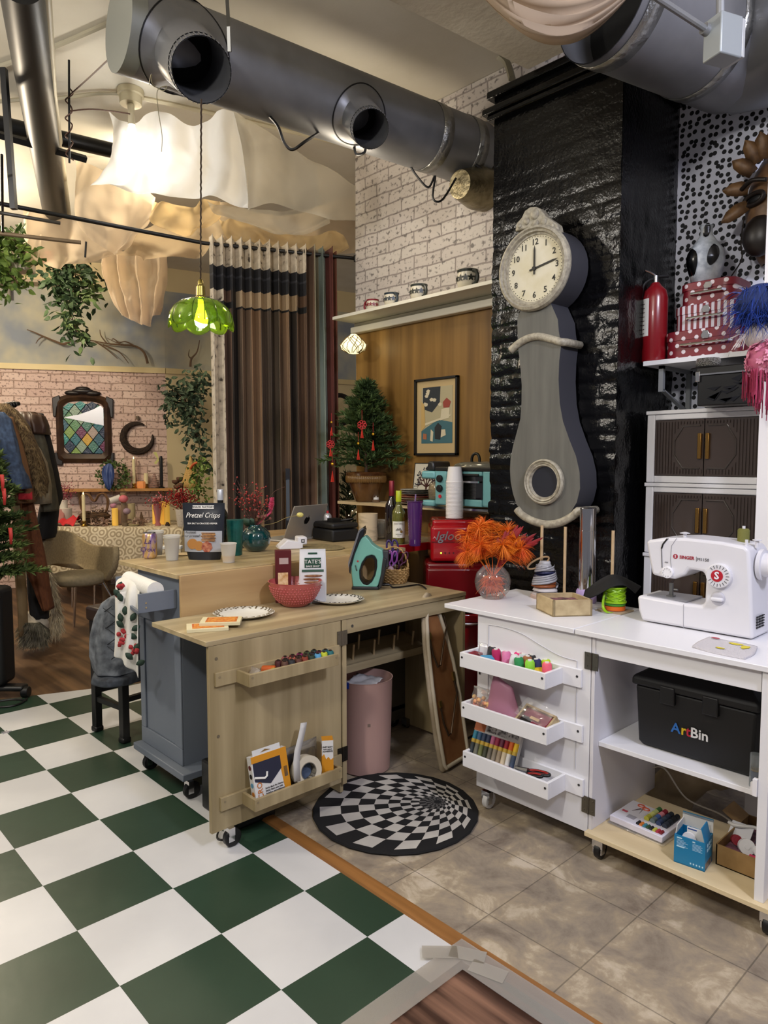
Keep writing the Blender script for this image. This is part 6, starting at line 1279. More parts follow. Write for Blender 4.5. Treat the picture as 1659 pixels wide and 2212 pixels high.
# lime ribbon spool
c=V((2.541,1.515,ZT)); t=thing('ribbon_spool','lime green ribbon spool with black cloth on top behind the machine','ribbon',c); LIME=mat('#9ac81e',.35,0,'#86b418',30)
B().box((c.x-.055,c.y-.05,ZT),(c.x+.055,c.y+.05,ZT+.005)).out('base_card',mat('#a8977c',.6),t)
B().lathe(c,[(.038,.006),(.040,.008),(.040,.022),(.036,.024)],30).out('orange_ribbon',mat('#d9661a',.4),t); B().lathe(c,[(.037,.024),(.040,.026),(.040,.034)],30).out('green_ribbon',mat('#3f8a2a',.4),t)
bb=B().lathe(c,[(.044,.036),(.044,.042),(.036,.044),(.037,.09),(.044,.094),(.044,.099),(.02,.1)],36); 
for k in range(9): a=k*.7; bb.tube([c+V((.0385*cos(a+q*.5),.0385*sin(a+q*.5),.046+.042*((k%2)+(1-2*(k%2))*q/6))) for q in range(7)],.0035,5)
bb.out('lime_ribbon',LIME,t,ang=60)
B().grid([[p-UP*.0,p+RV*.010+UP*.004] for p in crm([c+V((-.035,-.02,.09)),c-RV*.055+UP*.06-FV*.02,c-RV*.06+UP*.02-FV*.03,c-RV*.05+UP*.004-FV*.05,c-RV*.03+UP*.003-FV*.05],5)]).out('loose_end',LIME,t,ang=180,solid=.0008)
BC=mat('#060607',.8); rows=[[c+RV*a*1.0+FV*b_+UP*h for a,h in r] for b_,r in ((-.055,((-.085,.075),(-.03,.105),(.02,.11),(.06,.08))),(0,((-.12,.045),(-.03,.128),(.02,.135),(.10,.095))),(.06,((-.10,.07),(-.03,.12),(.02,.13),(.12,.08))))]
B().grid(cloth(rows,6,6)).out('black_cloth',BC,t,ang=180,solid=.004)
# ---- trays of the white cabinet
def spool(lab,col,grp,r=.018,h=.045,core='#e4e2dc',kind='thread spool'):
    t=thing('thread_spool',lab,kind,(0,0,0),grp); B().lathe((0,0,0),[(r*.9,.001),(r,.004),(r*.97,h*.9),(r*.78,h)],20).out('thread',mat(col,.6,bump=.3,ns=150,stretch=(1,1,8)),t,ang=50); B().lathe((0,0,0),[(r*.42,0),(r*.42,h+.004),(r*.2,h+.004),(r*.2,h-.004)],14).out('spool_core',mat(core,.5),t); return t
G1='thread cones in the top white tray'
cones=[(.085,.06,'#2b2b2d','small black thread cone at the left of the top white tray'),(.115,.022,'#3a8ab4','pale blue thread cone lying low at the left of the top white tray',.02),(.128,.055,'#b4125a','magenta thread cone in the top white tray'),(.172,.05,'#d97aa8','light pink thread cone in the top white tray'),(.205,.068,'#d92c7a','hot pink thread cone at the back of the top white tray'),(.212,.03,'#d9dde0','white thread cone in front in the top white tray'),(.235,.062,'#c0c6c8','grey white thread cone behind the front white one'),(.262,.075,'#1a1a1c','black thread cone at the back of the top white tray'),(.262,.05,'#9a6038','brown thread cone behind the green one'),(.258,.022,'#1f8a4c','green thread cone in the top white tray'),(.302,.022,'#8fd83a','light green thread cone in the top white tray'),(.318,.05,'#1c2458','navy thread cone behind the light green one'),(.345,.072,'#b9d81e','yellow green thread cone at the back right of the top white tray'),(.362,.038,'#f0647a','coral pink thread cone at the right end of the top white tray'),(.338,.012,'#d9b91e','yellow thread cone lying at the front right of the top white tray',-.02)]
pr0=None
for q in cones:
    dx,dy,col,lab=q[:4]; dz=q[4] if len(q)>4 else 0; p=V((2.165+dx*.98,1.05+max(dy,.022),.618)); 
    if pr0 is None: pr0=spool(lab,col,G1,.0175,.062); o=pr0; o.location=p
    else: o=dup(pr0,p,lab,mats={'thread':mat(col,.6,bump=.3,ns=150,stretch=(1,1,8))})
    rr=random.Random(int(dx*1000)); o.rotation_euler=(rr.uniform(-.25,.1),rr.uniform(-.2,.2),0) if dz==0 else (0,1.45,.5)
    if dz!=0: o.location.z=.634; o.location.x-=.045
cl=clear('#ffffff',.10,.1)
def bag(p0,size,name,lab,seed,parent=None):
    r_=random.Random(seed); x,y,z=p0; a,b_,h=size; R=[]
    for j in range(7):
        s=j/6; R.append([V((x+a/2*cos(q)*(1-.15*s)+.006*NZ.noise(V((q*2,s*4,seed))),y+b_/2*sin(q)*(1-.9*s**2)+.006*NZ.noise(V((q*2,s*4,seed+9))),z+h*s)) for q in [2*PI*i/20 for i in range(20)]])
    o=B().rings(R).out(name,cl,parent,ang=180)
    if parent is None: tag(o,lab,'bag')
    return o
bag((2.225,1.10,.607),(.05,.05,.085),'plastic_bag','small clear plastic bag at the left of the top white tray',2)
o=B().box((2.172,1.05,.607),(2.215,1.11,.652)).out('needle_packet',mat('#8a1a2a',.4,0,'#5a1a24',60),bevel=.003); tag(o,'dark red needle packet in the left corner of the top white tray','packet')
# middle tray
t=thing('foam_bag','clear bag of pink and yellow foam rollers in the middle white tray','bag',(2.21,1.09,.412)); bag((2.225,1.095,.413),(.10,.075,.105),'bag_film','',5,t)
bb=B(); r_=random.Random(8); 
for k in range(30): bb.ball((2.225+r_.uniform(-.038,.04),1.095+r_.uniform(-.024,.024),.425+r_.uniform(0,.055)),.009,n=8)
o=bb.out('pink_foam_pieces',mat('#d9806a',.7,0,'#e0c07a',30),t,ang=180); o['kind']='stuff'
R=[]
for j in range(9):
    s=j/8; R.append([V((2.335+(.095*(1-.55*s))*cos(q)+.02*s*-.6+.012*NZ.noise(V((cos(q)*1.5,s*2,4))),1.095+.034*sin(q)*(1-.5*s)+.010*NZ.noise(V((sin(q)*2,s*3,8))),.413+.155*s*(1+.12*cos(q+2.5)))) for q in [2*PI*i/28 for i in range(28)]])
o=B().rings(R).out('fabric_pouch',mat('#a8748a',.45,bump=.15,ns=12),ang=180); tag(o,'dusty pink satin pouch standing in the middle white tray','pouch')
t=thing('wooden_case','pale wooden tray of cards under plastic at the right of the middle white tray','box',(2.47,1.09,.42)); M=Matrix.Translation(V((2.475,1.09,.455)))@Matrix.Rotation(.62,4,'X')@Matrix.Rotation(-.12,4,'Z')
bb=B(M); 
for a,b_,c_,d_ in ((-.07,-.045,.07,-.037),(-.07,.037,.07,.045),(-.07,-.037,-.062,.037),(.062,-.037,.07,.037)): bb.box((a,b_,-.022),(c_,d_,.016))
bb.box((-.07,-.045,-.024),(.07,.045,-.018)); bb.out('case_walls',PB,t,bevel=.001); B(M).box((-.06,-.035,.0),(.06,.035,.006)).out('red_lining',mat('#7a1c34',.6),t); B(M).box((-.055,-.03,.008),(-.01,.0,.010)).out('black_card',BLACK,t); B(M).box((-.02,-.005,.010),(.02,.006,.014)).out('pale_card',mat('#c9a878',.5),t)
B(M).sheet((-.075,-.02,.03),(.06,-.02,.02),(.07,.05,.03),(-.06,.055,.045),10,8,lambda u,v:.008*NZ.noise(V((u*5,v*5,2)))).out('plastic_cover',cl,t,ang=180)
# bottom tray: thread pack and scissors
t=thing('thread_pack','boxed thread set with ten colours leaning in the lowest white tray','thread set',(2.28,1.1,.22)); M=frame((2.285,1.065,.222),(1,.05,0),(0,.42,.9)); 
B(M).box((-.105,0,-.014),(.105,.175,.004)).out('pack_tray',mat('#c9c6c0',.4),t,bevel=.002)
B(M).box((-.105,.125,.004),(.105,.178,.007)).out('header_card',mat('#d8d6d2',.5),t); B(M).box((-.105,.125,.0068),(-.055,.178,.0078)).out('orange_panel',mat('#b9663a',.5),t)
B(M).box((-.048,.13,.0068),(-.004,.174,.0076)).box((.002,.13,.0068),(.046,.174,.0076)).box((.052,.135,.0068),(.095,.17,.0076)).out('picture_panels',mat('#d8d6d4',.5,0,'#3a3434',90),t)
for k,(a,b_) in enumerate((('#2f7a94','#2c3438'),('#3a5a7a','#6a6a5c'),('#2a3a54','#6a7040'),('#26304a','#3a3e2c'),('#a85a7a','#6a6458'),('#8a1c3c','#8a8070'),('#5a1c34','#9a8a74'),('#8a1424','#cfc0a4'),('#c45a1c','#d9d8d6'),('#d9b01c','#3a4a64'))):
    x=-.094+.0209*k; B(M).cyl((x,.088,.006),(x,.122,.006),.0095,n=12).out('thread',mat(a,.6),t); B(M).cyl((x,.022,.006),(x,.082,.006),.0095,n=12).out('thread',mat(b_,.6),t); B(M).cyl((x,.078,.006),(x,.092,.006),.0099,n=12).out('paper_band',mat('#b99a3a',.4),t)
B(M).prism([(-.085,.035,.0165),(.10,.035,.0165),(.10,.0,.0165),(.03,.0,.0165)],(0,0,.002)).out('red_swoosh',mat('#8a1c28',.5),t)
t=thing('scissors','black and red handled fabric scissors lying in the lowest white tray','scissors',(2.46,1.09,.225)); cc=V((2.485,1.085,.252))
for s,(rx,ry) in ((1,(.045,.016)),(-1,(.032,.012))):
    P=[cc+V((rx*cos(a)-.0,s*.014+ry*sin(a),.012+.006*cos(a))) for a in [2*PI*i/24 for i in range(24)]]; B().tube(P,.006,8,closed=True).out('grip',mat('#121214',.4),t,ang=180); B().tube([cc+(p-cc-V((0,s*.014,.012)))*.84+V((0,s*.014,.0145)) for p in P],.0035,6,closed=True).out('grip_lining',mat('#a8201c',.4),t,ang=180)
B().tube([cc+V((-.04,.005,.01)),cc+V((-.08,.004,.006)),cc+V((-.19,.006,.003))],[.010,.007,.002],6).out('blade',STEEL,t)
# ---- shelf bay contents
t=thing('tool_case','large black plastic art supply case on the inner shelf','case',(2.96,1.38,.411))
BP=mat('#0b0b0c',.6); B().rings([[V((x,y,z)) for x,y in ((2.778+k,1.262+k,),(3.150-k,1.262+k),(3.150-k,1.49),(2.778+k,1.49))] for k,z in ((.012,.412),(0,.43),(-.008,.60),(-.010,.625))]).out('case_body',BP,t,bevel=.008)
B().rings([[V((x,y,z)) for x,y in ((2.758+k,1.242+k,),(3.170-k,1.242+k),(3.170-k,1.505),(2.758+k,1.505))] for k,z in ((0,.627),(0,.655),(.03,.675),(.05,.69))]).out('lid',BP,t,bevel=.008)
for x in (2.86,3.0): B().box((x,1.238,.585),(x+.05,1.262,.645)).out('latch',mat('#101012',.45),t,bevel=.004)
B().tube([(2.87,1.37,.688),(2.87,1.37,.710),(3.06,1.37,.710),(3.06,1.37,.688)],.010,8).out('handle',BP,t)
for s_,x,m_ in (('A',2.918,'#2a6ab8'),('r',2.939,'#d9b81c'),('t',2.951,'#b8203a')): txt(s_,.046,frame(V((x-.006+(x-2.92)*.25,1.2545,.508)),(1,0,0),UP),mat(m_,.5),t,'brand_letter',bold=.02)
txt('Bin',.046,frame(V((2.989,1.2545,.508)),(1,0,0),UP),mat('#dedee0',.5),t,'brand_letters',bold=.02)
o=thing('thread_tube','clear tube of dark blue thread at the right end of the inner shelf','thread',(3.165,1.215,.411)); B().lathe((3.172,1.222,.411),[(.016,0),(.016,.10)],20).out('clear_tube',clear('#dfe6ea',.15),o); B().lathe((3.172,1.222,.413),[(.012,0),(.012,.045)],16).out('blue_thread',mat('#2a3a5c',.6),o); B().lathe((3.172,1.222,.460),[(.0125,0),(.0125,.006)],16).out('gold_band',BRASS,o)
t=thing('sewing_kit','white boxed sewing kit with small spools in a plastic sleeve','sewing kit',(2.78,1.32,.10)); M=frame((2.688,1.245,.132),(1,-.02,-.02),(.02,1,.0)); 
B(M).box((-.005,-.008,-.030),(.205,.175,-.022)).out('plastic_sleeve',cl,t,bevel=.004); B(M).box((0,0,-.022),(.195,.165,.0)).out('kit_box',mat('#d9d6e2',.4),t,bevel=.002)
B(M).box((.006,.006,.0),(.085,.16,.001)).out('lid_print',mat('#d4d2da',.4),t)
sc=mat('#c4583a',.4); bb=B(M); [bb.tube([(cx+.012*cos(a),cy+.009*sin(a),.002) for a in [2*PI*i/14 for i in range(14)]],.0028,5,closed=True) for cx,cy in ((.045,.142),(.068,.132))]; bb.out('scissors_print',sc,t); B(M).prism([(.05,.125,.001),(.058,.122,.001),(.038,.085,.001)],(0,0,.0012)).prism([(.058,.125,.001),(.062,.12,.001),(.066,.085,.001)],(0,0,.0012)).out('blade_print',mat('#6a5a5c',.4),t); B(M).box((.012,.06,.001),(.032,.072,.002)).out('pink_print',mat('#b84a5c',.5),t); B(M).box((.045,.03,.001),(.075,.055,.002)).out('grey_print',mat('#9a98a0',.5),t)
cols=['#3a6a34','#8a1c2c','#1c222c','#121416','#b9c47a','#d98a94','#2a3448','#16181c','#cfd07a','#4a6aa8','#3a4a5c','#1c2430','#b9b43c','#6a7a7c','#34446a','#2c3444']
for i in range(4):
    for j in range(4): x=.105+.022*i; y=.152-.026*j; B(M).cyl((x,y-.011,.006),(x,y+.011,.006),.0095,n=12).out('small_spool',mat(cols[j*4+i],.6),t)
for k in range(8): B(M).cyl((.098+.012*k,.012,.003),(.098+.012*k,.032,.003),.0055,n=8).out('bobbin',mat(['#1a1c1c','#c4702a','#3a7a8a','#2a4a2c','#1c1c1e','#b8b44a','#a83040','#7a1c24'][k],.5),t)
# blue box
b0=V((2.953,1.175,.10)); b1=V((3.047,1.187,.10)); ex=(b1-b0).normalized(); M=frame(b0,ex,V((-ex.y,ex.x,0))); w_=(b1-b0).length; t=thing('blue_box','open bright blue small carton on the plywood base','box',b0+ex*w_/2)
BL=mat('#1478a8',.4); bb=B(M).box((0,0,0),(w_,.004,.092)).box((0,.004,0),(.003,.085,.092)).box((w_-.003,.004,0),(w_,.085,.092)).box((0,.081,0),(w_,.085,.092)).box((0,0,0),(w_,.085,.003)); bb.out('carton',BL,t)
B(M).prism([(w_-.003,.0,.092),(w_,.0,.092),(w_,.06,.092),(w_-.003,.06,.092)],(-.012,0,.045)).out('side_flap',BL,t); B(M).box((0,.083,.092),(w_,.086,.135)).out('white_flap',mat('#d4d4d2',.5),t); B(M).box((0,.083,.128),(w_,.0875,.136)).out('flap_edge',BL,t); B(M).prism([(0,.01,.092),(.003,.01,.092),(.003,.075,.092),(0,.075,.092)],(.004,0,.03)).out('dust_flap',mat('#cfcfcc',.5),t)
B(M).box((.03,.03,.05),(.085,.034,.115)).out('manual',mat('#dcdcda',.5),t); B(M).box((.032,.0295,.108),(.06,.03,.112)).out('manual_mark',mat('#2a4a8a',.5),t); B(M).cyl((.04,.02,.08),(.04,.024,.08),.022,n=24).out('white_disc',WHITE,t)
WL=mat('#b9dcec',.5); bb=B(M)
for x,z_,l in ((.008,.083,.016),(.008,.055,.024),(.056,.083,.008)): bb.box((x,-.0008,z_),(x+l,.0,z_+.004))
for k in range(6): bb.box((.008,-.0006,.078-.004*k),(.03+.006*(k%3),0,.0788-.004*k))
for k in range(6): bb.box((.056,-.0006,.078-.004*k),(.082+.004*(k%2),0,.0788-.004*k))
for k in range(5): bb.box((.05+.009*k,-.0006,.010),(.054+.009*k,0,.015))
bb.out('printed_lines',WL,t); bb=B(M)
for i in range(3):
    for j in range(2): bb.box((w_,.02+.018*i,.055+.016*j),(w_+.0006,.03+.018*i,.065+.016*j))
bb.out('icon_print',WL,t); B(M).box((w_,.004,.004),(w_+.0006,.07,.024)).out('photo_strip',mat('#3a3432',.5,0,'#9a8a84',40),t)
# cardboard box with haberdashery
t=thing('cardboard_box','low open cardboard box full of packaged notions on the plywood base','box',(3.12,1.36,.10)); KB=mat('#8a6c40',.7,0,'#9a7a4c',20); x0,x1,y0,y1=3.052,3.203,1.258,1.53
B().box((x0,y0,.101),(x1,y0+.004,.168)).box((x0,y1-.004,.101),(x1,y1,.17)).box((x0,y0,.101),(x0+.004,y1,.17)).box((x1-.004,y0,.101),(x1,y1,.17)).box((x0,y0,.101),(x1,y1,.104)).prism([(x0,y1-.1,.17),(x0,y1,.17),(x0-.05,y1,.2),(x0-.05,y1-.1,.2)],(.002,0,0)).out('carton',KB,t)
B().box((x0+.006,y0+.006,.105),(x1-.006,y1-.006,.14)).out('packed_notions',mat('#3a1c2c',.6,0,'#8a5a6a',40),t)
for nm,p,s,m_,cat in (('white_tag',(3.075,1.40,.165),(.07,.003,.06),mat('#d4d4d8',.5),'tag'),('navy_packet',(3.15,1.42,.165),(.06,.004,.065),mat('#1c1c34',.4),'packet'),('pink_packet',(3.17,1.275,.15),(.05,.02,.025),mat('#c43a5c',.4),'packet')):
    M=Matrix.Translation(V(p))@Matrix.Rotation(-.9 if 'packet' not in nm or 'navy' in nm else .2,4,'X'); o=B(M).box((-s[0]/2,-s[1]/2,-s[2]/2),(s[0]/2,s[1]/2,s[2]/2)).out(nm,m_,bevel=.001); tag(o,{'white_tag':'white printed card in the cardboard box','navy_packet':'dark navy packet at the back of the cardboard box','pink_packet':'bright pink packet at the front of the cardboard box'}[nm],cat)
for k,(p,m_,lab) in enumerate((((3.085,1.335,.165),'#8a1c2c','dark red spool in the cardboard box'),((3.125,1.31,.168),'#d8d8da','large white ribbon reel in the cardboard box'),((3.165,1.30,.172),'#dfdfe2','small white thread reel at the front of the cardboard box'))):
    o=B(Matrix.Translation(V(p))@Matrix.Rotation(1.1,4,'X')@Matrix.Rotation(.5,4,'Y')).cyl((0,0,-.012),(0,0,.012),.024 if k==1 else .016,n=24).cyl((0,0,-.014),(0,0,.014),.008,n=14).out('thread_reel',mat(m_,.4)); tag(o,lab,'thread reel')
# pipe and cables behind the cabinet
PW_=mat('#b4a488',.6,0,'#8a7a60',7); pa=V((2.70,1.78,.02)); pb=V((2.80,1.78,.22)); pc=V((3.35,1.86,.36))
t=thing('drain_pipe','thick dirty cream pipe with black holes behind the sewing cabinet','pipe',(2.95,1.82,.0)); B().tube([V((2.69,1.70,.0)),V((2.715,1.70,.09)),V((2.79,1.705,.19)),V((2.90,1.72,.25)),V((3.5,1.80,.42))],[.085]*5,28).out('pipe_body',PW_,t,ang=180); B().tube([V((2.85,1.715,.222)),V((2.885,1.718,.243))],[.092,.092],28).out('joint_ring',mat('#9a8a70',.6),t)
bb=B()
for s,a,r in ((.2,-.9,.016),(.38,-.5,.007),(.45,-1.2,.005)): 
    p=V((2.90,1.72,.25)).lerp(V((3.5,1.80,.42)),s); d=V((.1,-1,.1+.2*a*0)); bb.ball(p+V((0,-.083,.0+.02*a)),r,(1,.4,1),8)
bb.out('holes',DARKIN,t,ang=180)
o=B().tube(crm([V((2.68,1.58,.20)),V((2.74,1.56,.22)),V((2.82,1.57,.13)),V((2.95,1.56,.12)),V((3.06,1.50,.115)),V((3.09,1.44,.16))],8),.003,6).out('cable',mat('#c9c4b8',.5)); tag(o,'thin white cable winding behind the sewing kit','cable')
o=B().tube(crm([V((3.03,1.42,.172)),V((3.06,1.40,.18)),V((3.12,1.42,.185)),V((3.18,1.36,.185)),V((3.195,1.29,.18))],8),.006,6).out('cable',mat('#d8d6d2',.5)); tag(o,'thick white cable looped over the cardboard box','cable')
o=B().box((2.72,1.60,.30),(3.5,1.615,.42)).out('wall_board',mat('#d4d0c8',.6)); o.location.y+=.55; tag(o,'white board low on the wall behind the drain pipe','board')
# ================================================================== OAK DESK TRAYS, STOOL, FLOOR THINGS
G2='small thread spools in the upper oak tray'
names=[('front',1.812,.463,.0305,[('brown','#5a3a2c'),('charcoal','#26282c'),('chestnut','#5c3022'),('rust red','#84351f'),('dark green','#263a2a'),('sky blue','#5aa2cf'),('lemon','#c6ce34'),('teal','#1d6a70')]),
 ('middle',1.787,.452,.0315,[('maroon','#4a1a1a'),('black brown','#241a18'),('salmon','#b4604a'),('dark brown','#3c261c'),('olive brown','#4a3a24'),('navy','#1e2434'),('plum','#5a1c34'),('deep teal','#164a56')]),
 ('back',1.762,.50,.034,[('rose','#a05a5a'),('wine','#5a1420'),('magenta','#8a1c5a'),('moss','#3a4a2a'),('pine','#1e3c38')])]
ordn=['first','second','third','fourth','fifth','sixth','seventh','eighth']; pr0=None
for row,x,y0,dy,L_ in names:
    for k,(cn,col) in enumerate(L_):
        p=(x,y0+dy*k,.6095); lab=f'{cn} spool, {ordn[k]} from the left in the {row} row of the upper oak tray'
        if pr0 is None: pr0=spool(lab,col,G2,.0138,.05,'#2a1c14'); pr0.location=p
        else: dup(pr0,p,lab,mats={'thread':mat(col,.6,bump=.3,ns=150,stretch=(1,1,8))})
for p,col,lab,rz in (((1.80,.385,.622),'#d9701a','orange spool lying on its side in the upper oak tray',.3),((1.775,.43,.628),'#b89a24','mustard spool lying beside the orange one in the upper oak tray',1.2),((1.76,.40,.632),'#c45a1c','burnt orange spool lying at the back left of the upper oak tray',2.2)):
    o=dup(pr0,p,lab,mats={'thread':mat(col,.6,bump=.3,ns=150,stretch=(1,1,8))}); o.rotation_euler=(1.5,0,rz)
bag((1.795,.35,.610),(.06,.07,.045),'plastic_bag','clear plastic bag with a paper slip at the left of the upper oak tray',4)
o=B().box((1.79,.325,.612),(1.822,.40,.6135)).out('paper_slip',mat('#cfd4d8',.5)); tag(o,'white printed paper slip in the upper oak tray','paper')
# lower tray: hook-and-loop box, tape roll, adhesive carton
YEL=mat('#d08c1c',.45); OT=mat('#c4742c',.5)
b0=V((1.815,.335,.156)); M=frame(b0,(0.03,1,.02),(-.22,-.10,1)); t=thing('fastener_box','yellow and white sticky fastener tape box leaning in the lower oak tray','box',b0)
W_,H_=.150,.185
B(M).box((0,0,-.030),(W_,H_*.93,0)).out('carton',mat('#d9d8d6',.45),t,bevel=.001)
def pl(pts,m,nm,z=.0008): B(M).prism([(x*W_,y*H_,0) for x,y in pts],(0,0,z)).out(nm,m,t)
pl([(.0,.80),(1,.80),(1,.93),(0,.93)],YEL,'yellow_top'); pl([(.84,0),(1,0),(1,.8),(.80,.8),(.78,.55)],YEL,'yellow_side'); pl([(.03,.45),(.03,.80),(.80,.80),(.80,.55),(.45,.33)],mat('#23263a',.5),'navy_panel',.0012)
B(M).tube([(W_*.03,H_*.53,.002),(W_*.30,H_*.47,.003),(W_*.36,H_*.50,.004),(W_*.38,H_*.58,.004)],.004,6).out('white_tape_print',WT,t)
B(M).box((.01,H_*.93,-.004),(W_*.85,H_*1.04,-.002)).out('hang_tab',mat('#dcdcda',.4),t); B(M).prism([(W_*.28,H_*.965,-.002),(W_*.42,H_*1.01,-.002),(W_*.58,H_*.97,-.002)],(0,0,.0005)).out('hang_hole',mat('#8a6a3a',.6),t)
pl([(.86,.36),(.96,.36),(.96,.56),(.86,.56)],mat('#6a6a60',.4),'window')
txt('eLCRO',.030,frame(M@V((.022,H_*.19,.0016)),M.to_3x3()@V((0,1,0)),M.to_3x3()@V((-1,0,0))),OT,t,'brand_lettering',bold=.005,sx=.95)
for k,s_ in enumerate(('Sticky Back for Fabrics','Sticky Back para telas','Attaches autoadhésives','pour tissus')): txt(s_,.0085,frame(M@V((.042,H_*(.27-.05*k),.0016)),M.to_3x3()@V((1,0,0)),M.to_3x3()@V((0,1,0))),mat('#3a3436',.5),t,align='LEFT',bold=.006)
for k,cc in enumerate(('#5a1c1c','#1a1a1c','#5a94b4','#c47a2c')): B(M).cyl((-.0002,H_*(.72-.17*k),-.015),(-.0012,H_*(.72-.17*k),-.015),.009,n=16).out('side_emblem',mat(cc,.5),t)
c=V((1.80,.565,.213)); t=thing('tape_roll','roll of white tape with its end sticking up in the lower oak tray','tape',c); TP=mat('#cfc6b2',.5)
M=frame(c,(.1,1,0),(-.18,0,1)); bb=B(M); n=48
for a,b_ in ((0,1),): bb.rings([[(r*cos(q),r*sin(q),z) for q in [2*PI*i/n for i in range(n)]] for r,z in ((.034,-.02),(.058,-.02),(.058,.02),(.034,.02),(.034,-.02))],0,True,(False,False))
bb.out('tape',TP,t); B(M).rings([[(r*cos(q),r*sin(q),z) for q in [2*PI*i/n for i in range(n)]] for r,z in ((.031,-.0205),(.034,-.0205),(.034,.0205),(.031,.0205))],0,True,(False,False)).out('core',mat('#7a7468',.6),t); B(M).cyl((0,0,-.018),(0,0,-.012),.031,n=30).out('denim_inside',mat('#1e2c44',.6,0,'#5a6a84',40,stretch=(3,.2,1)),t)
P=[(-.054,-.02),(-.050,.05),(-.040,.09),(-.022,.13),(-.008,.165),(-.002,.185)]; B(M).grid([[V((x-.0135,y,.022)),V((x+.0135,y-.003,.022))] for x,y in P]).out('loose_end',mat('#c9c7c4',.5),t,ang=180,solid=.0012)
b0=V((1.80,.668,.156)); M=frame(b0,(.55,.83,0),(0,0,1)); t=thing('adhesive_box','orange and white instant adhesive carton at the right of the lower oak tray','box',b0); h=.155
B(M).box((-.022,0,-.022),(.022,h,.022)).out('carton',mat('#dcdad6',.45),t,bevel=.001); B(M).box((-.0225,0,-.0225),(.0225,h*.48,.0225)).out('orange_base',YEL,t)
B(M).prism([(-.022,h*.48,.0222),(-.022,h*.60,.0222),(-.014,h*.66,.0222),(-.006,h*.52,.0222),(.003,h*.58,.0222),(.012,h*.50,.0222),(.022,h*.55,.0222),(.022,h*.48,.0222)],(0,0,.0006)).out('orange_drip',YEL,t); B(M).prism([(-.0222,h*.48,-.022),(-.0222,h*.56,-.014),(-.0222,h*.72,-.002),(-.0222,h*.55,.008),(-.0222,h*.6,.022),(-.0222,h*.48,.022)],(-.0006,0,0)).out('orange_drip',YEL,t)
B(M).box((-.022,h,-.022),(.022,h+.001,.022)).out('orange_top',YEL,t)
for s_,y,sz in (('INSTANT',.83,.0095),('FABRIC LAMINATE',.775,.0042),('ADHESIVE',.72,.0088)): txt(s_,sz,frame(M@V((0,h*y,.0228)),M.to_3x3()@V((1,0,0)),UP),BLACK,t,bold=.02)
B(M).ball((-.0225,h*.79,0),.010,(.1,1.3,1),12).out('emblem',mat('#4a1418',.5),t)
o=B().sheet((1.748,.36,.16),(1.748,.66,.16),(1.742,.66,.305),(1.742,.36,.285),8,6,lambda u,v:.004*NZ.noise(V((u*5,v*5,1)))).out('plastic_sleeve',cl,ang=180,solid=.0008); tag(o,'clear plastic packaging sheet behind the boxes in the lower oak tray','packaging')
o=B().box((1.752,.50,.16),(1.758,.64,.275)).out('navy_card',mat('#22263a',.5,0,'#8a7a54',9),bevel=.001); tag(o,'navy and tan card behind the tape roll in the lower oak tray','card')
# pink bin
c=V((1.565,1.075,0)); t=thing('waste_bin','tall pale pink plastic bin with bag under the oak desk','bin',c); PK=mat('#b8948a',.45)
B().lathe(c,[(.105,0),(.112,.004),(.118,.15),(.124,.415),(.127,.420),(.123,.420),(.114,.14),(.106,.012),(.001,.012)],56).out('bin_body',PK,t,ang=50)
B().sheet(c+V((-.02,-.10,.40)),c+V((.095,-.05,.40)),c+V((.05,.07,.405)),c+V((-.09,.03,.41)),14,10,lambda u,v:.016*NZ.noise(V((u*4,v*4,3)))).out('bin_bag',mat('#b9b8ba',.35),t,ang=180,solid=.002)
a=math.atan2(-FV.y,-FV.x)-.75; B().rings([[c+V((r*cos(q),r*sin(q),z)) for q in (a,a+.1,a+.2)] for r,z in ((.122,.422),(.1265,.423),(.1285,.395))],0,False).out('blue_tape',mat('#1c3c9a',.5),t)
B().rings([[c+V((.1205*cos(q),.1205*sin(q),z)) for q in [math.atan2(-FV.y,-FV.x)+.12+.11*i/3 for i in range(4)]] for z in (.228,.242)],0,False).out('worn_mark',mat('#7a665c',.6),t)
# ironing board
M=frame((1.868,1.268,.004),V((-.035,.232,0)),V((-.155,-.02,.79)))
t=thing('ironing_board','small tabletop ironing board standing on end between the desks','ironing board',(1.85,1.38,0))
Hb=.80; O=[(0,0),(.235,0)]; 
O=[(.012,.0),(.215,.0),(.232,.02),(.240,.30),(.228,.48),(.20,.62),(.165,.73),(.13,.79),(.105,.80),(.075,.785),(.045,.71),(.022,.58),(.004,.40),(-.004,.20),(.0,.02)]
B(M).prism([(x,y,-.022) for x,y in O],(0,0,.02)).out('padded_cover',mat('#b3a48a',.8,0,'#9a8a70',9,bump=.4,bs=18),t,bevel=.008,bseg=3)
I=[((x-.115)*.76+.115,(y-.39)*.88+.37) for x,y in O]; B(M).prism([(x,y,-.002) for x,y in I],(0,0,.003)).out('hardboard_underside',mat('#8a5a34',.6,0,'#9a6a40',12),t)
bb=B(M); P=[(O[i][0],O[i][1]) for i in range(len(O))]; bb.tube([((x-.115)*.86+.115,(y-.39)*.93+.38,.003) for x,y in O],.009,8,closed=True); bb.out('rolled_hem',mat('#c4b8a0',.8),t,ang=180)
for y in (.62,.31):
    l=B(M).tube([(.055,y-.02,.004),(.050,y-.10,.012),(.065,y-.16,.018),(.085,y-.155,.018),(.16,y-.03+.0,.016),(.19,y+.0,.012),(.192,y+.08,.004)],.0045,8).out('folding_leg',mat('#4a3a2a',.35,.7),t); B(M).box((.046,y-.03,.0),(.064,y+.0,.010)).box((.184,y+.06,0),(.20,y+.10,.010)).out('leg_bracket',mat('#a88a4a',.35,.8),l)
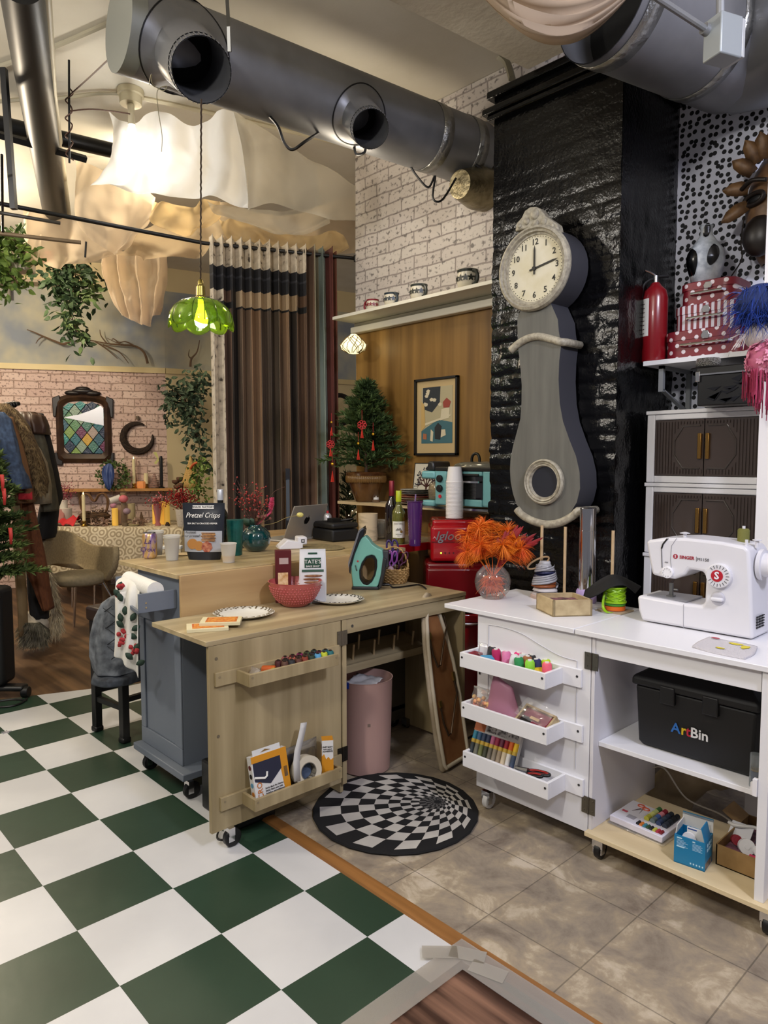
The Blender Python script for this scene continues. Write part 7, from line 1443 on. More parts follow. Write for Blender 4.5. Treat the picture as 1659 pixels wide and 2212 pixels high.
o=B().tube(crm([V((1.75,1.62,.05)),V((1.70,1.56,.006)),V((1.74,1.40,.006)),V((1.82,1.36,.006)),V((1.80,1.50,.006)),V((1.84,1.56,.006)),V((1.92,1.46,.006)),V((1.94,1.42,.006))],8),.006,6).out('power_cord',BLACK); tag(o,'black cord looped on the floor behind the ironing board','cord')
# vortex rug
C0=V((1.957,.888)); rO=.322; C1=V((2.045,1.035)); t=B(); NS=24; NRr=11
ring_=[]
for j in range(NRr+1):
    s=(j/NRr); e=1-(1-s)**1.75 if False else s; f=1-(1-s)**1.9; r=rO*(1-f)*.94+.012*f; cc=C0.lerp(C1+V((.0,.03)),f**.9*.92); rot=.0
    ring_.append([V((cc.x+r*cos(2*PI*i/NS+rot),cc.y+r*sin(2*PI*i/NS+rot),.011+.0003*0)) for i in range(NS)])
edge=[[V((C0.x+r*cos(2*PI*i/NS),C0.y+r*sin(2*PI*i/NS),z)) for i in range(NS)] for r,z in ((rO+.004,.0),(rO+.008,.006),(rO+.004,.011))]
t.rings(edge+[ring_[0]],0,True,(False,False)); vs=[[t.v(p) for p in r] for r in ring_]
for j in range(NRr):
    for i in range(NS): t.f([vs[j][i],vs[j][(i+1)%NS],vs[j+1][(i+1)%NS],vs[j+1][i]],0 if (i+j)%2==0 or j>9 else (2 if j>6 else 1))
t.f(vs[-1],0); o=t.out('rug',[mat('#0c0c0f',.9),mat('#a8a4a0',.9,0,'#c4c0b8',5),mat('#5a5856',.9)],flat=True); tag(o,'round black and white checkered vortex illusion rug','rug')
# foot mat with clear film at the bottom edge
m=wood('#3a231a','#8f6a56','x',16,.4,.3,(.4,.62)); t=thing('floor_mat','brown wood-look vinyl mat with taped clear film edges at the bottom','mat',(3.4,-.5,0))
B().prism([(2.697,.425,.001),(5,.425,.001),(5,-1.6,.001),(2.70,-1.6,.001)],(0,0,.004)).out('mat',m,t)
FILM=clear('#f2efea',.17,.25); B().prism([(2.645,.488,.0105),(5,.488,.0105),(5,.395,.0105),(2.728,.395,.0105),(2.728,-1.6,.0105),(2.648,-1.6,.0105)],(0,0,.0012)).out('clear_film',FILM,t)
for x,y,r in ((2.70,.45,.5),(2.78,.44,.3),(2.64,.40,.8)): B(placed((x,y,.0119),r)).box((-.05,-.025,0),(.05,.025,.0006)).out('tape_piece',clear('#e8e4dc',.3,.2),t)
# black box under the desk
t=thing('black_box','black box with a grey pouch and cords on the floor behind the oak side panel','box',(1.53,.42,0)); B().box((1.40,.34,.0),(1.66,.52,.20)).out('box_body',BLACK,t,bevel=.008); B().box((1.44,.35,.20),(1.64,.50,.23)).out('grey_pouch',mat('#8a8680',.7),t,bevel=.012,bseg=3)
B().tube(crm([V((1.62,.36,.23)),V((1.66,.32,.18)),V((1.66,.325,.03)),V((1.69,.28,.006)),V((1.72,.27,.004))],6),.004,6).tube(crm([V((1.50,.36,.23)),V((1.52,.31,.2)),V((1.60,.315,.05)),V((1.66,.26,.006)),V((1.70,.285,.005))],6),.004,6).out('cords',BLACK,t)
o=B().tube(crm([at(-20,1528,z=.006),at(20,1526,z=.006),at(45,1519,z=.006),at(58,1508,z=.006)],6),.006,6).tube(crm([at(-20,1518,z=.006),at(25,1511,z=.006),at(58,1513,z=.006)],6),.005,6).out('cable',BLACK); tag(o,'black cable on the green tile beside the rolling case','cable')
# stool with quilted denim jacket
fa,fb=V((.296,.352,0)),V((.542,.391,0)); e=(fb-fa).normalized(); M=frame(fa,e,V((-e.y,e.x,0))); w_=(fb-fa).length; t=thing('bar_stool','black square-legged bar stool half covered by the denim jacket','stool',fa); n_=.30
for x,y in ((0,0),(w_,0),(0,n_),(w_,n_)):
    l=B(M).box((x-.019,y-.019,.0),(x+.019,y+.019,.58)).out('leg',BLACK,t,bevel=.003); B(M).box((x-.024,y-.024,0),(x+.024,y+.024,.028)).out('foot_cap',BLACK,l,bevel=.008)
[B(M).box(a,b_).out('rail',BLACK,t) for a,b_ in (((.019,-.012,.16),(w_-.019,.012,.185)),((.019,n_-.012,.16),(w_-.019,n_+.012,.185)),((-.012,.019,.20),(.012,n_-.019,.225)),((w_-.012,.019,.20),(w_+.012,n_-.019,.225)))]
B(M).box((-.035,-.03,.58),(w_+.035,n_+.03,.655)).out('seat',mat('#2a1c16',.35),t,bevel=.015,bseg=3)
def garment(name,rows,D,depth,m,lab,cat='coat',fold=.015,seed=0,parent=None,n=28,yaw=0):
    R=[]
    rows=[tuple(float(v) for v in r) for r in rows]; k=len(rows); full=[]
    for i in range((k-1)*4+1):
        a=min(k-2,i//4); f=(i-4*a)/4; full.append([rows[a][j]+(rows[a+1][j]-rows[a][j])*f for j in range(3)])
    for i,(y,xl,xr) in enumerate(full):
        l=at(xl,y,D=D); r=at(xr,y,D=D); c=(l+r)/2; h=(r-l)/2; dd=depth*(.45+.55*min(1,i/len(full)*2.2)); ang=yaw
        R.append([c+h*cos(q)*(1+fold*2*sin(5*q+seed+i*.12))+FV*dd*sin(q)*(1+.0)+(FV*fold+UP*0)*sin(7*q+seed*2+i*.2) for q in [2*PI*j/n for j in range(n)]])
    o=B().rings(R).out(name,m,parent,ang=180)
    if parent is None: tag(o,lab,cat)
    return o
DEN=mat('#3c4047',.75,0,'#858b92',16,bump=.25,bs=50,spread=(.35,.75))
t=thing('denim_jacket','faded grey-black quilted denim jacket draped over the bar stool','jacket',(.42,.38,.33))
garment('jacket_body',[(1288,240,258),(1300,222,282),(1330,208,298),(1370,200,303),(1410,199,305),(1436,206,305),(1444,208,305)],3.44,.13,DEN,'',fold=.008,seed=1,parent=t,n=40)
garment('hem_band',[(1440,208,305),(1452,206,307),(1466,202,309)],3.43,.14,mat('#23272d',.75,0,'#4a5058',20,bump=.4),'',fold=.003,seed=1,parent=t,n=40)
bb=B(); Q=[]
for k in range(-2,5):
    for s in (1,-1):
        P=[]
        for i in range(9):
            f=i/8; x=205+95*f; y=1300+ (k*38+ s*95*f*.75+ (0 if s>0 else 75))
            if 1306<y<1432:
                cx=252; hw=48 if y>1340 else 38; u=(x-cx)/hw
                if abs(u)<.93: P.append(at(x,y,D=3.44-.142*math.sqrt(1-u*u)*(1 if y>1350 else .85)))
        if len(P)>2: bb.tube(P,.0022,4)
bb.out('quilt_seams',mat('#1c1f24',.8),t)
# ================================================================== THE BACK OF THE ROOM
r_=random.Random(21)
def leaves(name,paths,m,n,l,w_,spread,seed,parent,stem=None,up=.0,hang=.6,kind=True):
    r_=random.Random(seed); bb=B()
    for P in paths:
        P=crm(P,6)
        for q in range(n):
            i=r_.randrange(len(P)); p=P[i]+V((r_.gauss(0,1),r_.gauss(0,1),r_.gauss(0,1)))*spread; d=V((r_.gauss(0,1),r_.gauss(0,1),r_.gauss(-hang,.7))).normalized(); s=d.cross(V((r_.gauss(0,1),r_.gauss(0,1),r_.gauss(0,1)))).normalized(); L=l*r_.uniform(.6,1.2); nn=d.cross(s)*L*.12
            bb.poly([p,p+d*L*.3+s*w_+nn*.5,p+d*L*.7+s*w_*.75+nn,p+d*L,p+d*L*.7-s*w_*.75+nn,p+d*L*.3-s*w_+nn*.5])
    o=bb.out(name,m,parent,ang=0)
    if kind: o['kind']='stuff'
    if stem:
        bb=B(); [bb.tube(crm(P,5),.005,5) for P in paths]; bb.out('stem',stem,parent)
    return o
LG=mat('#3f5a34',.6,0,'#6a7f4a',7); LD=mat('#243a24',.6,0,'#47603a',7); STEM=mat('#5a4630',.8)
# lace table
z=.745; f0=at(60,1139,z=z); f1=at(396,1141,z=z); ex=(f1-f0).normalized(); ey=V((-ex.y,ex.x,0)); w_=(f1-f0).length; M=frame(f0,ex,ey)
t=thing('side_table','wooden table under a cream lace cloth before the brick paper','table',f0+ex*w_/2); LGW=mat('#6a5236',.6)
B(M).box((.02,.02,z*0-.03),(w_-.02,.78,-.004)).out('tabletop',LGW,t)
for x,y in ((.75,.05),(w_-.08,.05),(.05,.7),(w_-.08,.7)): B(M).box((x-.03,y-.03,-z),(x+.03,y+.03,-.03)).out('leg',LGW,t)
B(M).box((.7,.03,-.62),(w_-.08,.06,-.57)).out('stretcher',LGW,t)
m,tt,b=nt('lace'); L=tt.links; uvn=N(tt,'UVMap'); vo=N(tt,'TexVoronoi'); vo.voronoi_dimensions='2D'; vo.inputs['Scale'].default_value=11; vo.inputs['Randomness'].default_value=.6; L.new(uvn.outputs[0],vo.inputs['Vector'])
ml=N(tt,'Math',operation='MULTIPLY'); ml.inputs[1].default_value=19; L.new(vo.outputs['Distance'],ml.inputs[0]); sn=N(tt,'Math',operation='SINE'); L.new(ml.outputs[0],sn.inputs[0]); nz=N(tt,'TexNoise'); nz.inputs['Scale'].default_value=45; L.new(uvn.outputs[0],nz.inputs['Vector']); ad=N(tt,'Math',operation='ADD'); L.new(sn.outputs[0],ad.inputs[0]); L.new(nz.outputs['Fac'],ad.inputs[1]); r=ramp(tt,[(0,'#9d8e74'),(1,'#cfc3a8')]); L.new(ad.outputs[0],r.inputs[0]); L.new(r.outputs[0],b.inputs['Base Color']); b.inputs['Roughness'].default_value=.9
bb=B(M); uvl=bb.bm.loops.layers.uv.new('UVMap'); rows=[]; cu=[(.80,.004),(.4,.004),(0.0,.004),(-.012,-.015)]+[(-.02-.012*k,-.06*k) for k in range(1,9)]; dist=0; D_=[]
for k,(y,zz) in enumerate(cu):
    if k: dist+=math.hypot(y-cu[k-1][0],zz-cu[k-1][1])
    D_.append(dist); rows.append([bb.v((w_*i/70,y-(.018*sin(i*.55)*max(0,k-3)/8),zz)) for i in range(71)])
for j in range(len(rows)-1):
    for i in range(70):
        f=bb.f([rows[j][i],rows[j][i+1],rows[j+1][i+1],rows[j+1][i]])
        for l,(a,c_) in zip(f.loops,((i,j),(i+1,j),(i+1,j+1),(i,j+1))): l[uvl].uv=(w_*a/70,D_[c_])
o=bb.out('lace_cloth',m,ang=180,solid=.003); tag(o,'cream lace tablecloth hanging over the back table','tablecloth')
def tb(px,y): # point on the table: photo column, depth behind the front edge
    p=at(px,1139,z=z); q=p+FV*y; s=(p-CP).xy.length; d=(at(px,1139,D=1)-CP); d.z=0; d.normalize(); q=p+d*y; q.z=z+.008; return q
pxm=lambda p:(p-CP).dot(FV)/F
# armchair
t=thing('armchair','beige upholstered armchair on chrome legs in front of the lace table','armchair',at(190,1340,z=0)); AC=mat('#8a7a5c',.85,0,'#9c8c6a',60,bump=.15)
rows=[[at(x,y,D=d) for x,y,d in r] for r in (((88,1172,5.55),(104,1150,5.75),(132,1145,6.0),(165,1155,6.12),(195,1174,6.02),(226,1180,5.86),(251,1180,5.62)),((88,1195,5.52),(106,1180,5.72),(135,1178,5.98),(166,1184,6.08),(198,1196,5.98),(228,1203,5.80),(253,1200,5.60)),((92,1216,5.52),(110,1208,5.72),(138,1210,5.95),(168,1215,6.04),(200,1222,5.94),(226,1232,5.78),(248,1228,5.62)),((100,1225,5.55),(115,1220,5.74),(140,1222,5.92),(170,1226,6.0),(196,1238,5.92),(214,1256,5.80),(232,1254,5.68)))]
B().grid(cloth(rows,6,5)).out('shell',AC,t,ang=180,solid=.05,subd=1)
sc_=at(172,1246,D=5.72); B().rings([[sc_+(RV*.21*cos(q)+FV*.21*sin(q))*k+UP*zz for q in [2*PI*i/36 for i in range(36)]] for k,zz in ((.85,-.055),(1,-.035),(1.02,.0),(.95,.03),(.6,.045))]).out('seat_cushion',mat('#94866a',.85,0,'#857a5e',40),t,ang=180)
for a,b_ in (((163,1262),(160,1354)),((157,1262),(156,1312)),((218,1250),(252,1290)),((205,1250),(204,1290))):
    l=at(*b_,z=0.0) if b_[1]>1300 else at(b_[0],1308,z=0); B().tube([at(*a,D=(l-CP).dot(FV)),l],[.013,.009],10).out('leg',CHROME,t)
# table things
ZB=z+.008
def pot(name,px,y,r0,r1,h,m,lab,cat='pot'):
    c=tb(px,y); o=thing(name,lab,cat,c); B().lathe(c,[(r0*.9,0),(r0,.004),(r1,h-.004),(r1*1.03,h),(r1*.9,h),(r1*.85,h*.8)],24).out('pot',m,o,ang=50); return o,c+UP*h
CW2=mat('#d8d2c4',.5)
c=tb(138,.35); o=B().lathe(c,[(.075,0),(.08,.005),(.083,.15),(.084,.157),(.076,.157)],28).out('white_tin',CW2,ang=50); tag(o,'white round tin under the red plant at the left of the lace table','tin')
c0=c+UP*.157; t=thing('red_plant','bushy dark red dried plant in a small white pot atop the white tin','plant',c0); B().lathe(c0,[(.038,0),(.046,.085),(.044,.085)],20).out('pot',CW2,t)
leaves('red_sprigs',[[c0+UP*.08,c0+UP*.15,c0+UP*.22-RV*.01],[c0+UP*.08,c0+UP*.15+RV*.05,c0+UP*.2+RV*.07],[c0+UP*.08,c0+UP*.14-RV*.05,c0+UP*.2-RV*.06]],mat('#7a2034',.7,0,'#a8485a',12),170,.025,.004,.028,3,t,STEM,hang=-.5)
c=tb(143,.15); R=[[V((x,y,0))+c for x,y in ()]]; rows=[[c+RV*a*1.0+FV*b_+UP*h for a,h in r] for b_,r in ((-.10,((-.12,.005),(-.04,.02),(.05,.01),(.13,.01))),(-.02,((-.12,.04),(-.03,.05),(.06,.07),(.14,.09))),(.06,((-.12,.02),(-.03,.03),(.06,.06),(.15,.04))))]
o=B().grid(cloth(rows,6,6,.012,3,UP)).out('red_cloth',mat('#c8252c',.7),ang=180,solid=.004); tag(o,'crumpled bright red cloth on the left of the lace table','cloth')
c=tb(128,.22); o=B().grid(cloth([[c+RV*a+FV*b_+UP*h for a,h in r] for b_,r in ((-.03,((-.06,.02),(0,.03),(.06,.02))),(0,((-.06,.10),(0,.15),(.05,.11))),(.04,((-.05,.05),(0,.08),(.05,.05))))],5,5,.01,3,UP)).out('pink_tulle',sheer('#e0a09a',.6),ang=180); tag(o,'pink tulle bundle leaning on the white tin','fabric')
FLM=mat('#ffd98a',.5,emit=5)
def candle(px,base,ptop,r,m,lab,hold=None,flame=True,grp=None):
    h=at(px,ptop,D=(base-CP).dot(FV)).z-base.z; t=thing('candle',lab,'candle',base,grp); b0=base.copy()
    if hold: B().lathe(b0,[(.03,0),(.032,.006),(.018,.018),(.016,.03),(.024,.045),(.02,.055)],18).out('holder',hold,t,ang=50); b0=b0+UP*.05; h-=.05
    hh=h-(.03 if flame else 0); B().lathe(b0,[(r,0),(r*.97,hh),(r*.6,hh-.002)],18).out('wax',m,t,ang=50)
    if flame: B().lathe(b0+UP*hh,[(.002,0),(.007,.010),(.001,.028)],10).out('flame',FLM,t,ang=180)
    return t
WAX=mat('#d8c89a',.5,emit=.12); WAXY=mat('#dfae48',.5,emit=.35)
candle(180,tb(182,.02),1062,.016,WAX,'ivory taper candle in a brass holder at the front of the lace table',BRASS)
candle(249,tb(249,.12),1098,.030,WAXY,'short glowing yellow candle beside the jar of tools',None,False); candle(352,tb(351,.25),1083,.026,WAXY,'glowing yellow pillar candle, left of three at the right of the lace table',None,False,'pillar candles'); candle(363,tb(361,.22),1084,.03,WAXY,'glowing yellow pillar candle in the middle at the right of the lace table',None,False,'pillar candles'); candle(336,tb(334,.30),1090,.02,WAXY,'glowing pale candle just left of the pink flower glass',None,False,'pillar candles'); candle(285,tb(285,.5),1088,.04,mat('#b8ab88',.6),'unlit beige candle behind the shells on the lace table',None,False)
c=tb(271,.06); o=B().lathe(c,[(.03,0),(.031,.03),(.028,.03),(.004,.026)],20).out('tea_light',mat('#6a5a44',.5)); tag(o,'small tea light in a dark cup at the front of the lace table','candle')
# twig basket with heart handle
c=tb(205,.20); t=thing('twig_basket','dark twig basket with a heart shaped handle on the lace table','basket',c); TWG=mat('#3a2818',.85,0,'#5a4026',30)
bb=B(); rr=random.Random(3)
for j in range(12): bb.tube([c+RV*((.13+.02*sin(j))*cos(q)+rr.uniform(-.008,.008))+FV*(.10*sin(q)+rr.uniform(-.006,.006))+UP*(.012+.010*j+rr.uniform(-.006,.006)) for q in [2*PI*i/26 for i in range(26)]],.009,5,closed=True)
bb.out('woven_bowl',TWG,t,ang=180)
hp=[(-.09,.10),(-.13,.17),(-.135,.25),(-.10,.305),(-.05,.30),(0,.235),(.05,.30),(.10,.31),(.135,.25),(.13,.17),(.09,.10)]; bb=B()
for k in range(4): bb.tube(crm([c+RV*(x+.008*sin(k*2+i))+FV*.008*cos(k*2+i)+UP*y for i,(x,y) in enumerate(hp)],5),.007,5)
bb.out('heart_handle',mat('#6a4a2c',.8),t,ang=180); bb=B()
for k in range(60): bb.ball(c+RV*(.05+.035*rr.gauss(0,1))+UP*(.14+.018*rr.gauss(0,1))+FV*rr.uniform(-.06,.04),rr.uniform(.006,.012),n=6)
bb.out('silver_baubles',mat('#b09a8c',.2,.7),t,ang=180)['kind']='stuff'
# jar of tools
c=tb(262,.24); t=thing('glass_jar','glass jar holding rolls and pink foam pieces on the lace table','jar',c); B().lathe(c,[(.05,0),(.062,.01),(.07,.20),(.066,.2)],26).out('jar_glass',clear('#e8d8c8',.2),t,ang=50)
for nm,p,s,m_ in (('pink_ball',(.04,.26),.045,'#d0707a'),('lilac_ball',(.07,.135),.038,'#9a8494'),('mauve_roll',(-.06,.19),.035,'#b07a90')): B().ball(c+RV*p[0]+UP*p[1]-FV*.03,s,(1,1,.85),16).out(nm,mat(m_,.7),t,ang=180)
B().cyl(c+RV*-.09+UP*.235-FV*.04,c+RV*.0+UP*.27,.034,n=20).out('white_roll',mat('#c9c4bc',.6),t); B().lathe(c+RV*.03+UP*.02,[(.03,0),(.026,.2),(.02,.25),(.03,.27),(.032,.30)],18).out('wood_baton',mat('#8a7a5c',.6),t); B().box((c.x-.03,c.y-.03,c.z+.01),(c.x+.02,c.y+.02,c.z+.15)).out('paper_tag',mat('#c4a07a',.6),t)
# shells and bits
for k,(px,y,lab) in enumerate(((218,.06,'feathery shell cluster at the front of the basket'),(300,.12,'brown shell cluster in the middle of the lace table'))):
    c=tb(px,y); o=leaves('shell_cluster',[[c-RV*.06,c+UP*.02,c+RV*.07+UP*.02]],mat('#7a5a48',.5,0,'#b8a08c',14),60,.05,.012,.02,k+5,None,hang=-.6,kind=False); tag(o,lab,'shells')
c=tb(304,.18); o=B().prism([c-RV*.03,c+RV*.035,c+RV*.02+UP*.08,c+RV*.005+UP*.13],FV*.02).out('driftwood',mat('#5a4430',.8)); tag(o,'pointed brown driftwood piece standing behind the shell cluster','driftwood')
c=tb(287,.10); o=B().lathe(c,[(.001,0),(.05,.004),(.055,.016),(.05,.018),(.001,.006)],18,sx=1.6).out('pale_dish',mat('#b0a47c',.5)); tag(o,'pale oval dish between the tea light and the shells','dish')
c=tb(362,.05); bb=B(); [bb.ball(c+V((.018*cos(k*2.4)*(1-k/40),.018*sin(k*2.4)*(1-k/40),.006+.0012*k)),.008,n=6) for k in range(24)]; o=bb.out('pine_cone',mat('#3a261a',.8),ang=180); tag(o,'small dark pine cone near the front of the lace table','pine cone')
# pink flower glass and red berry pot
c=tb(341,.12); t=thing('flower_glass','tapered pink glass of small pink flowers on the lace table','vase',c); B().lathe(c,[(.028,0),(.03,.01),(.02,.03),(.045,.22),(.042,.22)],20).out('glass',clear('#e8a8b0',.3),t,ang=50)
bb=B(); st_=B(); rr=random.Random(9)
for k in range(45):
    e=c+UP*(.26+.03*rr.gauss(0,.7))+RV*.05*rr.gauss(0,.7)+FV*.03*rr.gauss(0,.7); bb.ball(e,.009,n=6); st_.tube([c+UP*.05,e],.0015,3)
bb.out('pink_buds',mat('#a83a4a',.7,0,'#d08a8c',40),t,ang=180)['kind']='stuff'; st_.out('stems',mat('#9a6a5c',.7),t)
c=tb(396,-.02); t=thing('berry_pot','white lace pot overflowing with dark red berries on the lace table','plant',c); B().lathe(c,[(.05,0),(.055,.005),(.072,.16),(.074,.17),(.068,.17)],24).out('pot',mat('#d8d0c4',.5,bump=.6,ns=70),t,ang=50)
bb=B(); 
for k in range(420):
    a=rr.uniform(0,6.28); q=abs(rr.gauss(0,.085)); e=c+UP*(.24+.10*rr.random()-q*.25+.05*rr.gauss(0,.6))+RV*q*cos(a)*1.5-RV*.02+FV*q*sin(a); bb.ball(e,rr.uniform(.005,.009),n=5)
bb.out('red_berries',mat('#7a0c12',.35,0,'#b01a1c',30),t,ang=180)['kind']='stuff'; bb=B()
for k in range(30): bb.tube([c+UP*.15,c+UP*(.26+.1*rr.random())+RV*rr.gauss(-.02,.09)+FV*rr.gauss(0,.05)],.002,4)
bb.out('berry_stems',mat('#5a1c18',.7),t)['kind']='stuff'
c=at(394,1045,D=7.35); t=thing('dried_bouquet','dried brown rose heads with pale leaf above the berry pot','flowers',c); 
for k,(x,y) in enumerate(((-.07,.02),(-.02,.05),(.04,.04),(.08,.0),(.0,-.01),(-.04,-.03))): B().lathe(c+RV*x+UP*y-FV*.02*k*.5,[(.006,-.03),(.035,-.01),(.04,.012),(.03,.02),(.02,.008),(.012,.02),(.002,.015)],14,wave=.1,wn=5).out('rose_head',mat('#4a3020',.8,0,'#6a4a34',40),t,ang=180)
bb=B(); leafshape(bb,c+RV*.04-UP*.0-FV*.05,-.3,.11,.03,0,(RV,UP)); bb.out('pale_leaf',mat('#b8b098',.7),t,solid=.002); B().tube([c-UP*.02,at(400,1120,D=7.3)],.006,5).out('stem',STEM,t)
# wall shelf and its things
zs=1.085; s0=at(135,1060,z=zs); dS=d1; 
def ws(px,off=.10):
    n=V((-d1.y,d1.x,0)); d=at(px,1000,D=1)-CP; A_=V((A.x,A.y,0)); nn=V((d1.y,-d1.x,0)); tt_=((A_-V((CP.x,CP.y,0))).dot(nn))/V((d.x,d.y,0)).dot(nn); p=CP+d*tt_; p.z=0; return p+n1*off
pa,pb=ws(140,.02),ws(372,.02); t=thing('wall_shelf','long orange wooden wall shelf under the mirror','shelf',(pa+pb)/2+UP*zs); B().prism([pa+UP*(zs-.03),pa+n1*.16+UP*(zs-.03),pa+n1*.16+UP*zs,pa+UP*zs],pb-pa).out('board',wood('#a8743c','#c89450','x',9,.5),t)
for px in (170,350): 
    p=ws(px,.02); B().prism([p+UP*(zs-.03),p+n1*.13+UP*(zs-.03),p+UP*(zs-.18)],d1*.02).out('bracket',mat('#8a6a44',.6),t)
c=ws(248,.17)+UP*(zs+.15); t=thing('green_wreath','round green leaf wreath with a blue bow on the wall shelf','wreath',c-UP*.135)
cir=[c+d1*.125*cos(q)+UP*.125*sin(q) for q in [2*PI*i/10 for i in range(11)]]; leaves('wreath_leaves',[cir],mat('#2f4a22',.6,0,'#6a8040',9),420,.04,.012,.026,7,t,hang=0)
B().grid(cloth([[c-d1*.09+n1*.09+UP*.10,c-d1*.02+n1*.1+UP*.13,c+d1*.02+n1*.1+UP*.06],[c-d1*.10+n1*.12,c-d1*.03+n1*.14+UP*.01,c+d1*.02+n1*.12-UP*.01],[c-d1*.06+n1*.1-UP*.15,c-d1*.03+n1*.12-UP*.16,c+d1*.0+n1*.1-UP*.10]],6,6,.02,3,n1)).out('blue_bow',mat('#34487c',.5,0,'#4a5c8c',9),t,ang=180,solid=.004)
SH='things on the wall shelf'
candle(290,ws(290,.09)+UP*zs,986,.017,WAX,'tall ivory taper candle on the wall shelf beside the salt lamp',BRASS)
c=ws(305,.09)+UP*zs; o=B().rings([[c+V((r*cos(q)*(1+.1*sin(3*q)),r*sin(q),h)) for q in [2*PI*i/9 for i in range(9)]] for r,h in ((.045,0),(.05,.04),(.045,.075),(.02,.08))]).out('salt_lamp',mat('#d98a4c',.5,emit=.25),ang=20); tag(o,'small orange salt rock candle holder on the wall shelf','candle holder')
candle(315.5,ws(315.5,.07)+UP*zs,1022,.024,WAX,'cream pillar candle on a gold cup on the wall shelf',BRASS,False)
c=ws(334,.09)+UP*zs; bb=B(); [bb.lathe(c+UP*(.012+.022*k),[(.052-.0065*k,0),(.056-.0065*k,.006),(.04-.006*k,.016)],16,wave=.12,wn=8) for k in range(7)]; o=bb.out('pink_tree',mat('#a88478',.5,.2,'#8a6a60',40),ang=180); tag(o,'little pink tiered tree ornament on the wall shelf','ornament')
c=ws(349,.12)+UP*zs; t=thing('candlestick','tall black taper with a pale yellow butterfly on the wall shelf','candlestick',c); hq=at(345,985,D=(c-CP).dot(FV)).z-zs; B().lathe(c,[(.035,0),(.035,.008),(.014,.02),(.018,.05),(.019,hq-.03),(.012,hq)],16).out('black_taper',BLACK,t,ang=50)
bb=B(frame(c+UP*(hq-.03)-d1*.03+n1*.03,d1,UP)); bb.prism([(-.005,0,0),(-.04,.05,.02),(-.05,.07,.02),(-.015,.075,0),(0,.03,0),(.01,-.02,0),(-.02,-.065,.02),(-.045,-.05,.02)],(0,0,.003)); bb.out('butterfly',mat('#d9d88a',.6),t)
# mirror
pm=ws(184,.0); zc0=at(184,1004,D=(pm-CP).dot(FV)).z; zc1=at(184,838,D=(pm-CP).dot(FV)).z; mw=118*pxm(pm)/.985; hM=zc1-zc0
M=frame(pm+UP*zc0,d1,UP); t=thing('wall_mirror','arched dark wood mirror with stained glass diamonds on the brick paper','mirror',pm+UP*zc0); DW=mat('#2e1c12',.4,0,'#46301e',9); w2=mw/2
def archp(w_,h0,h1,n=14,b0=.0): return [(-w_,b0+.04),(-w_+.04,b0),(w_-.04,b0),(w_,b0+.04)]+[(w_*cos(a)**.7 if cos(a)>0 else (-w_*(-cos(a))**.7),h0+(h1-h0)*sin(a)) for a in [PI*i/n for i in range(n+1)]]
zsg=1 if (M.to_3x3()@V((0,0,1))).dot(CP-pm)>0 else -1
outer=archp(w2*.92,hM*.80,hM*.92,16,.02); inner=archp(w2*.68,hM*.74,hM*.83,16,hM*.135)
bb=B(M); O=[V((x,y,.012*zsg)) for x,y in outer]; I=[V((x,y,.012*zsg)) for x,y in inner]; mid=[(a+b_)/2+V((0,0,.03*zsg)) for a,b_ in zip(O,I)]; back=[V((p.x,p.y,.0)) for p in O]
bb.rings([back,O,mid,I,[V((p.x,p.y,.004*zsg)) for p in I]],0,True,(True,False)); bb.out('frame',DW,t,ang=50)
for pts_ in ([(-1.02,.86),(-.78,.90),(-.74,.84),(-.86,.74),(-.9,.62),(-1.0,.62)],[(-.98,0),(-.74,-.01),(-.72,.05),(-.86,.08),(-.9,.16),(-1.0,.16)]):
    for s in (1,-1): B(M).prism([(s*x*w2,y*hM,.0) for x,y in pts_],(0,0,.03*zsg)).out('carved_ornament',mat('#1a1210',.4),t,bevel=.008)
B(M).ball((0,hM*.955,.02*zsg),1,(.12,.035,.03),14).ball((-.10,hM*.93,.02*zsg),1,(.09,.03,.025),12).ball((.10,hM*.93,.02*zsg),1,(.09,.03,.025),12).ball((0,hM*.985,.02*zsg),1,(.08,.028,.03),12).out('carved_crest',mat('#1a1210',.4),t,ang=180)
iw=w2*.68; cols=['#2a6a74','#3c8a84','#5c8a5c','#8aa08a','#c8a03c','#6a3050','#27344a','#2c5a6a','#7c9a4a','#b87c4c','#8a2c30','#a8968a','#4a7a6a','#30495c']
rr=random.Random(17); lead=B(M); ydn,yup=hM*.145,hM*.82
def clipgl(bb_):
    return bb_
nx=3.5; stp=iw*2/nx; sty=stp*1.3; seq=[]
def inside(x,y):
    top=hM*.74+(hM*.09)*math.sqrt(max(0,1-(x/iw)**2)); return max(-iw,min(iw,x)),max(ydn,min(top,y))
for j in range(-1,24):
    for i in range(-1,6):
        cx=-iw+(i+.5*(j%2))*stp; cy=ydn+j*sty/2
        if cy>hM*.85: continue
        q=[inside(*p) for p in ((cx-stp/2,cy),(cx,cy-sty/2),(cx+stp/2,cy),(cx,cy+sty/2))]
        ar=abs(sum(q[k][0]*q[(k+1)%4][1]-q[(k+1)%4][0]*q[k][1] for k in range(4)))/2
        if ar<2e-5: continue
        B(M).poly([(x,y,.006*zsg) for x,y in q]).out('glass_pane',mat(cols[rr.choice((0,0,1,1,2,3,3,4,5,6,6,7,7,8,9,10,11,12,13))],.18,0,None,20,bump=.5,bs=60),t,flat=True)
        for a,b_ in ((0,1),(1,2)): lead.tube([(q[a][0],q[a][1],.008*zsg),(q[b_][0],q[b_][1],.008*zsg)],.0035,4)
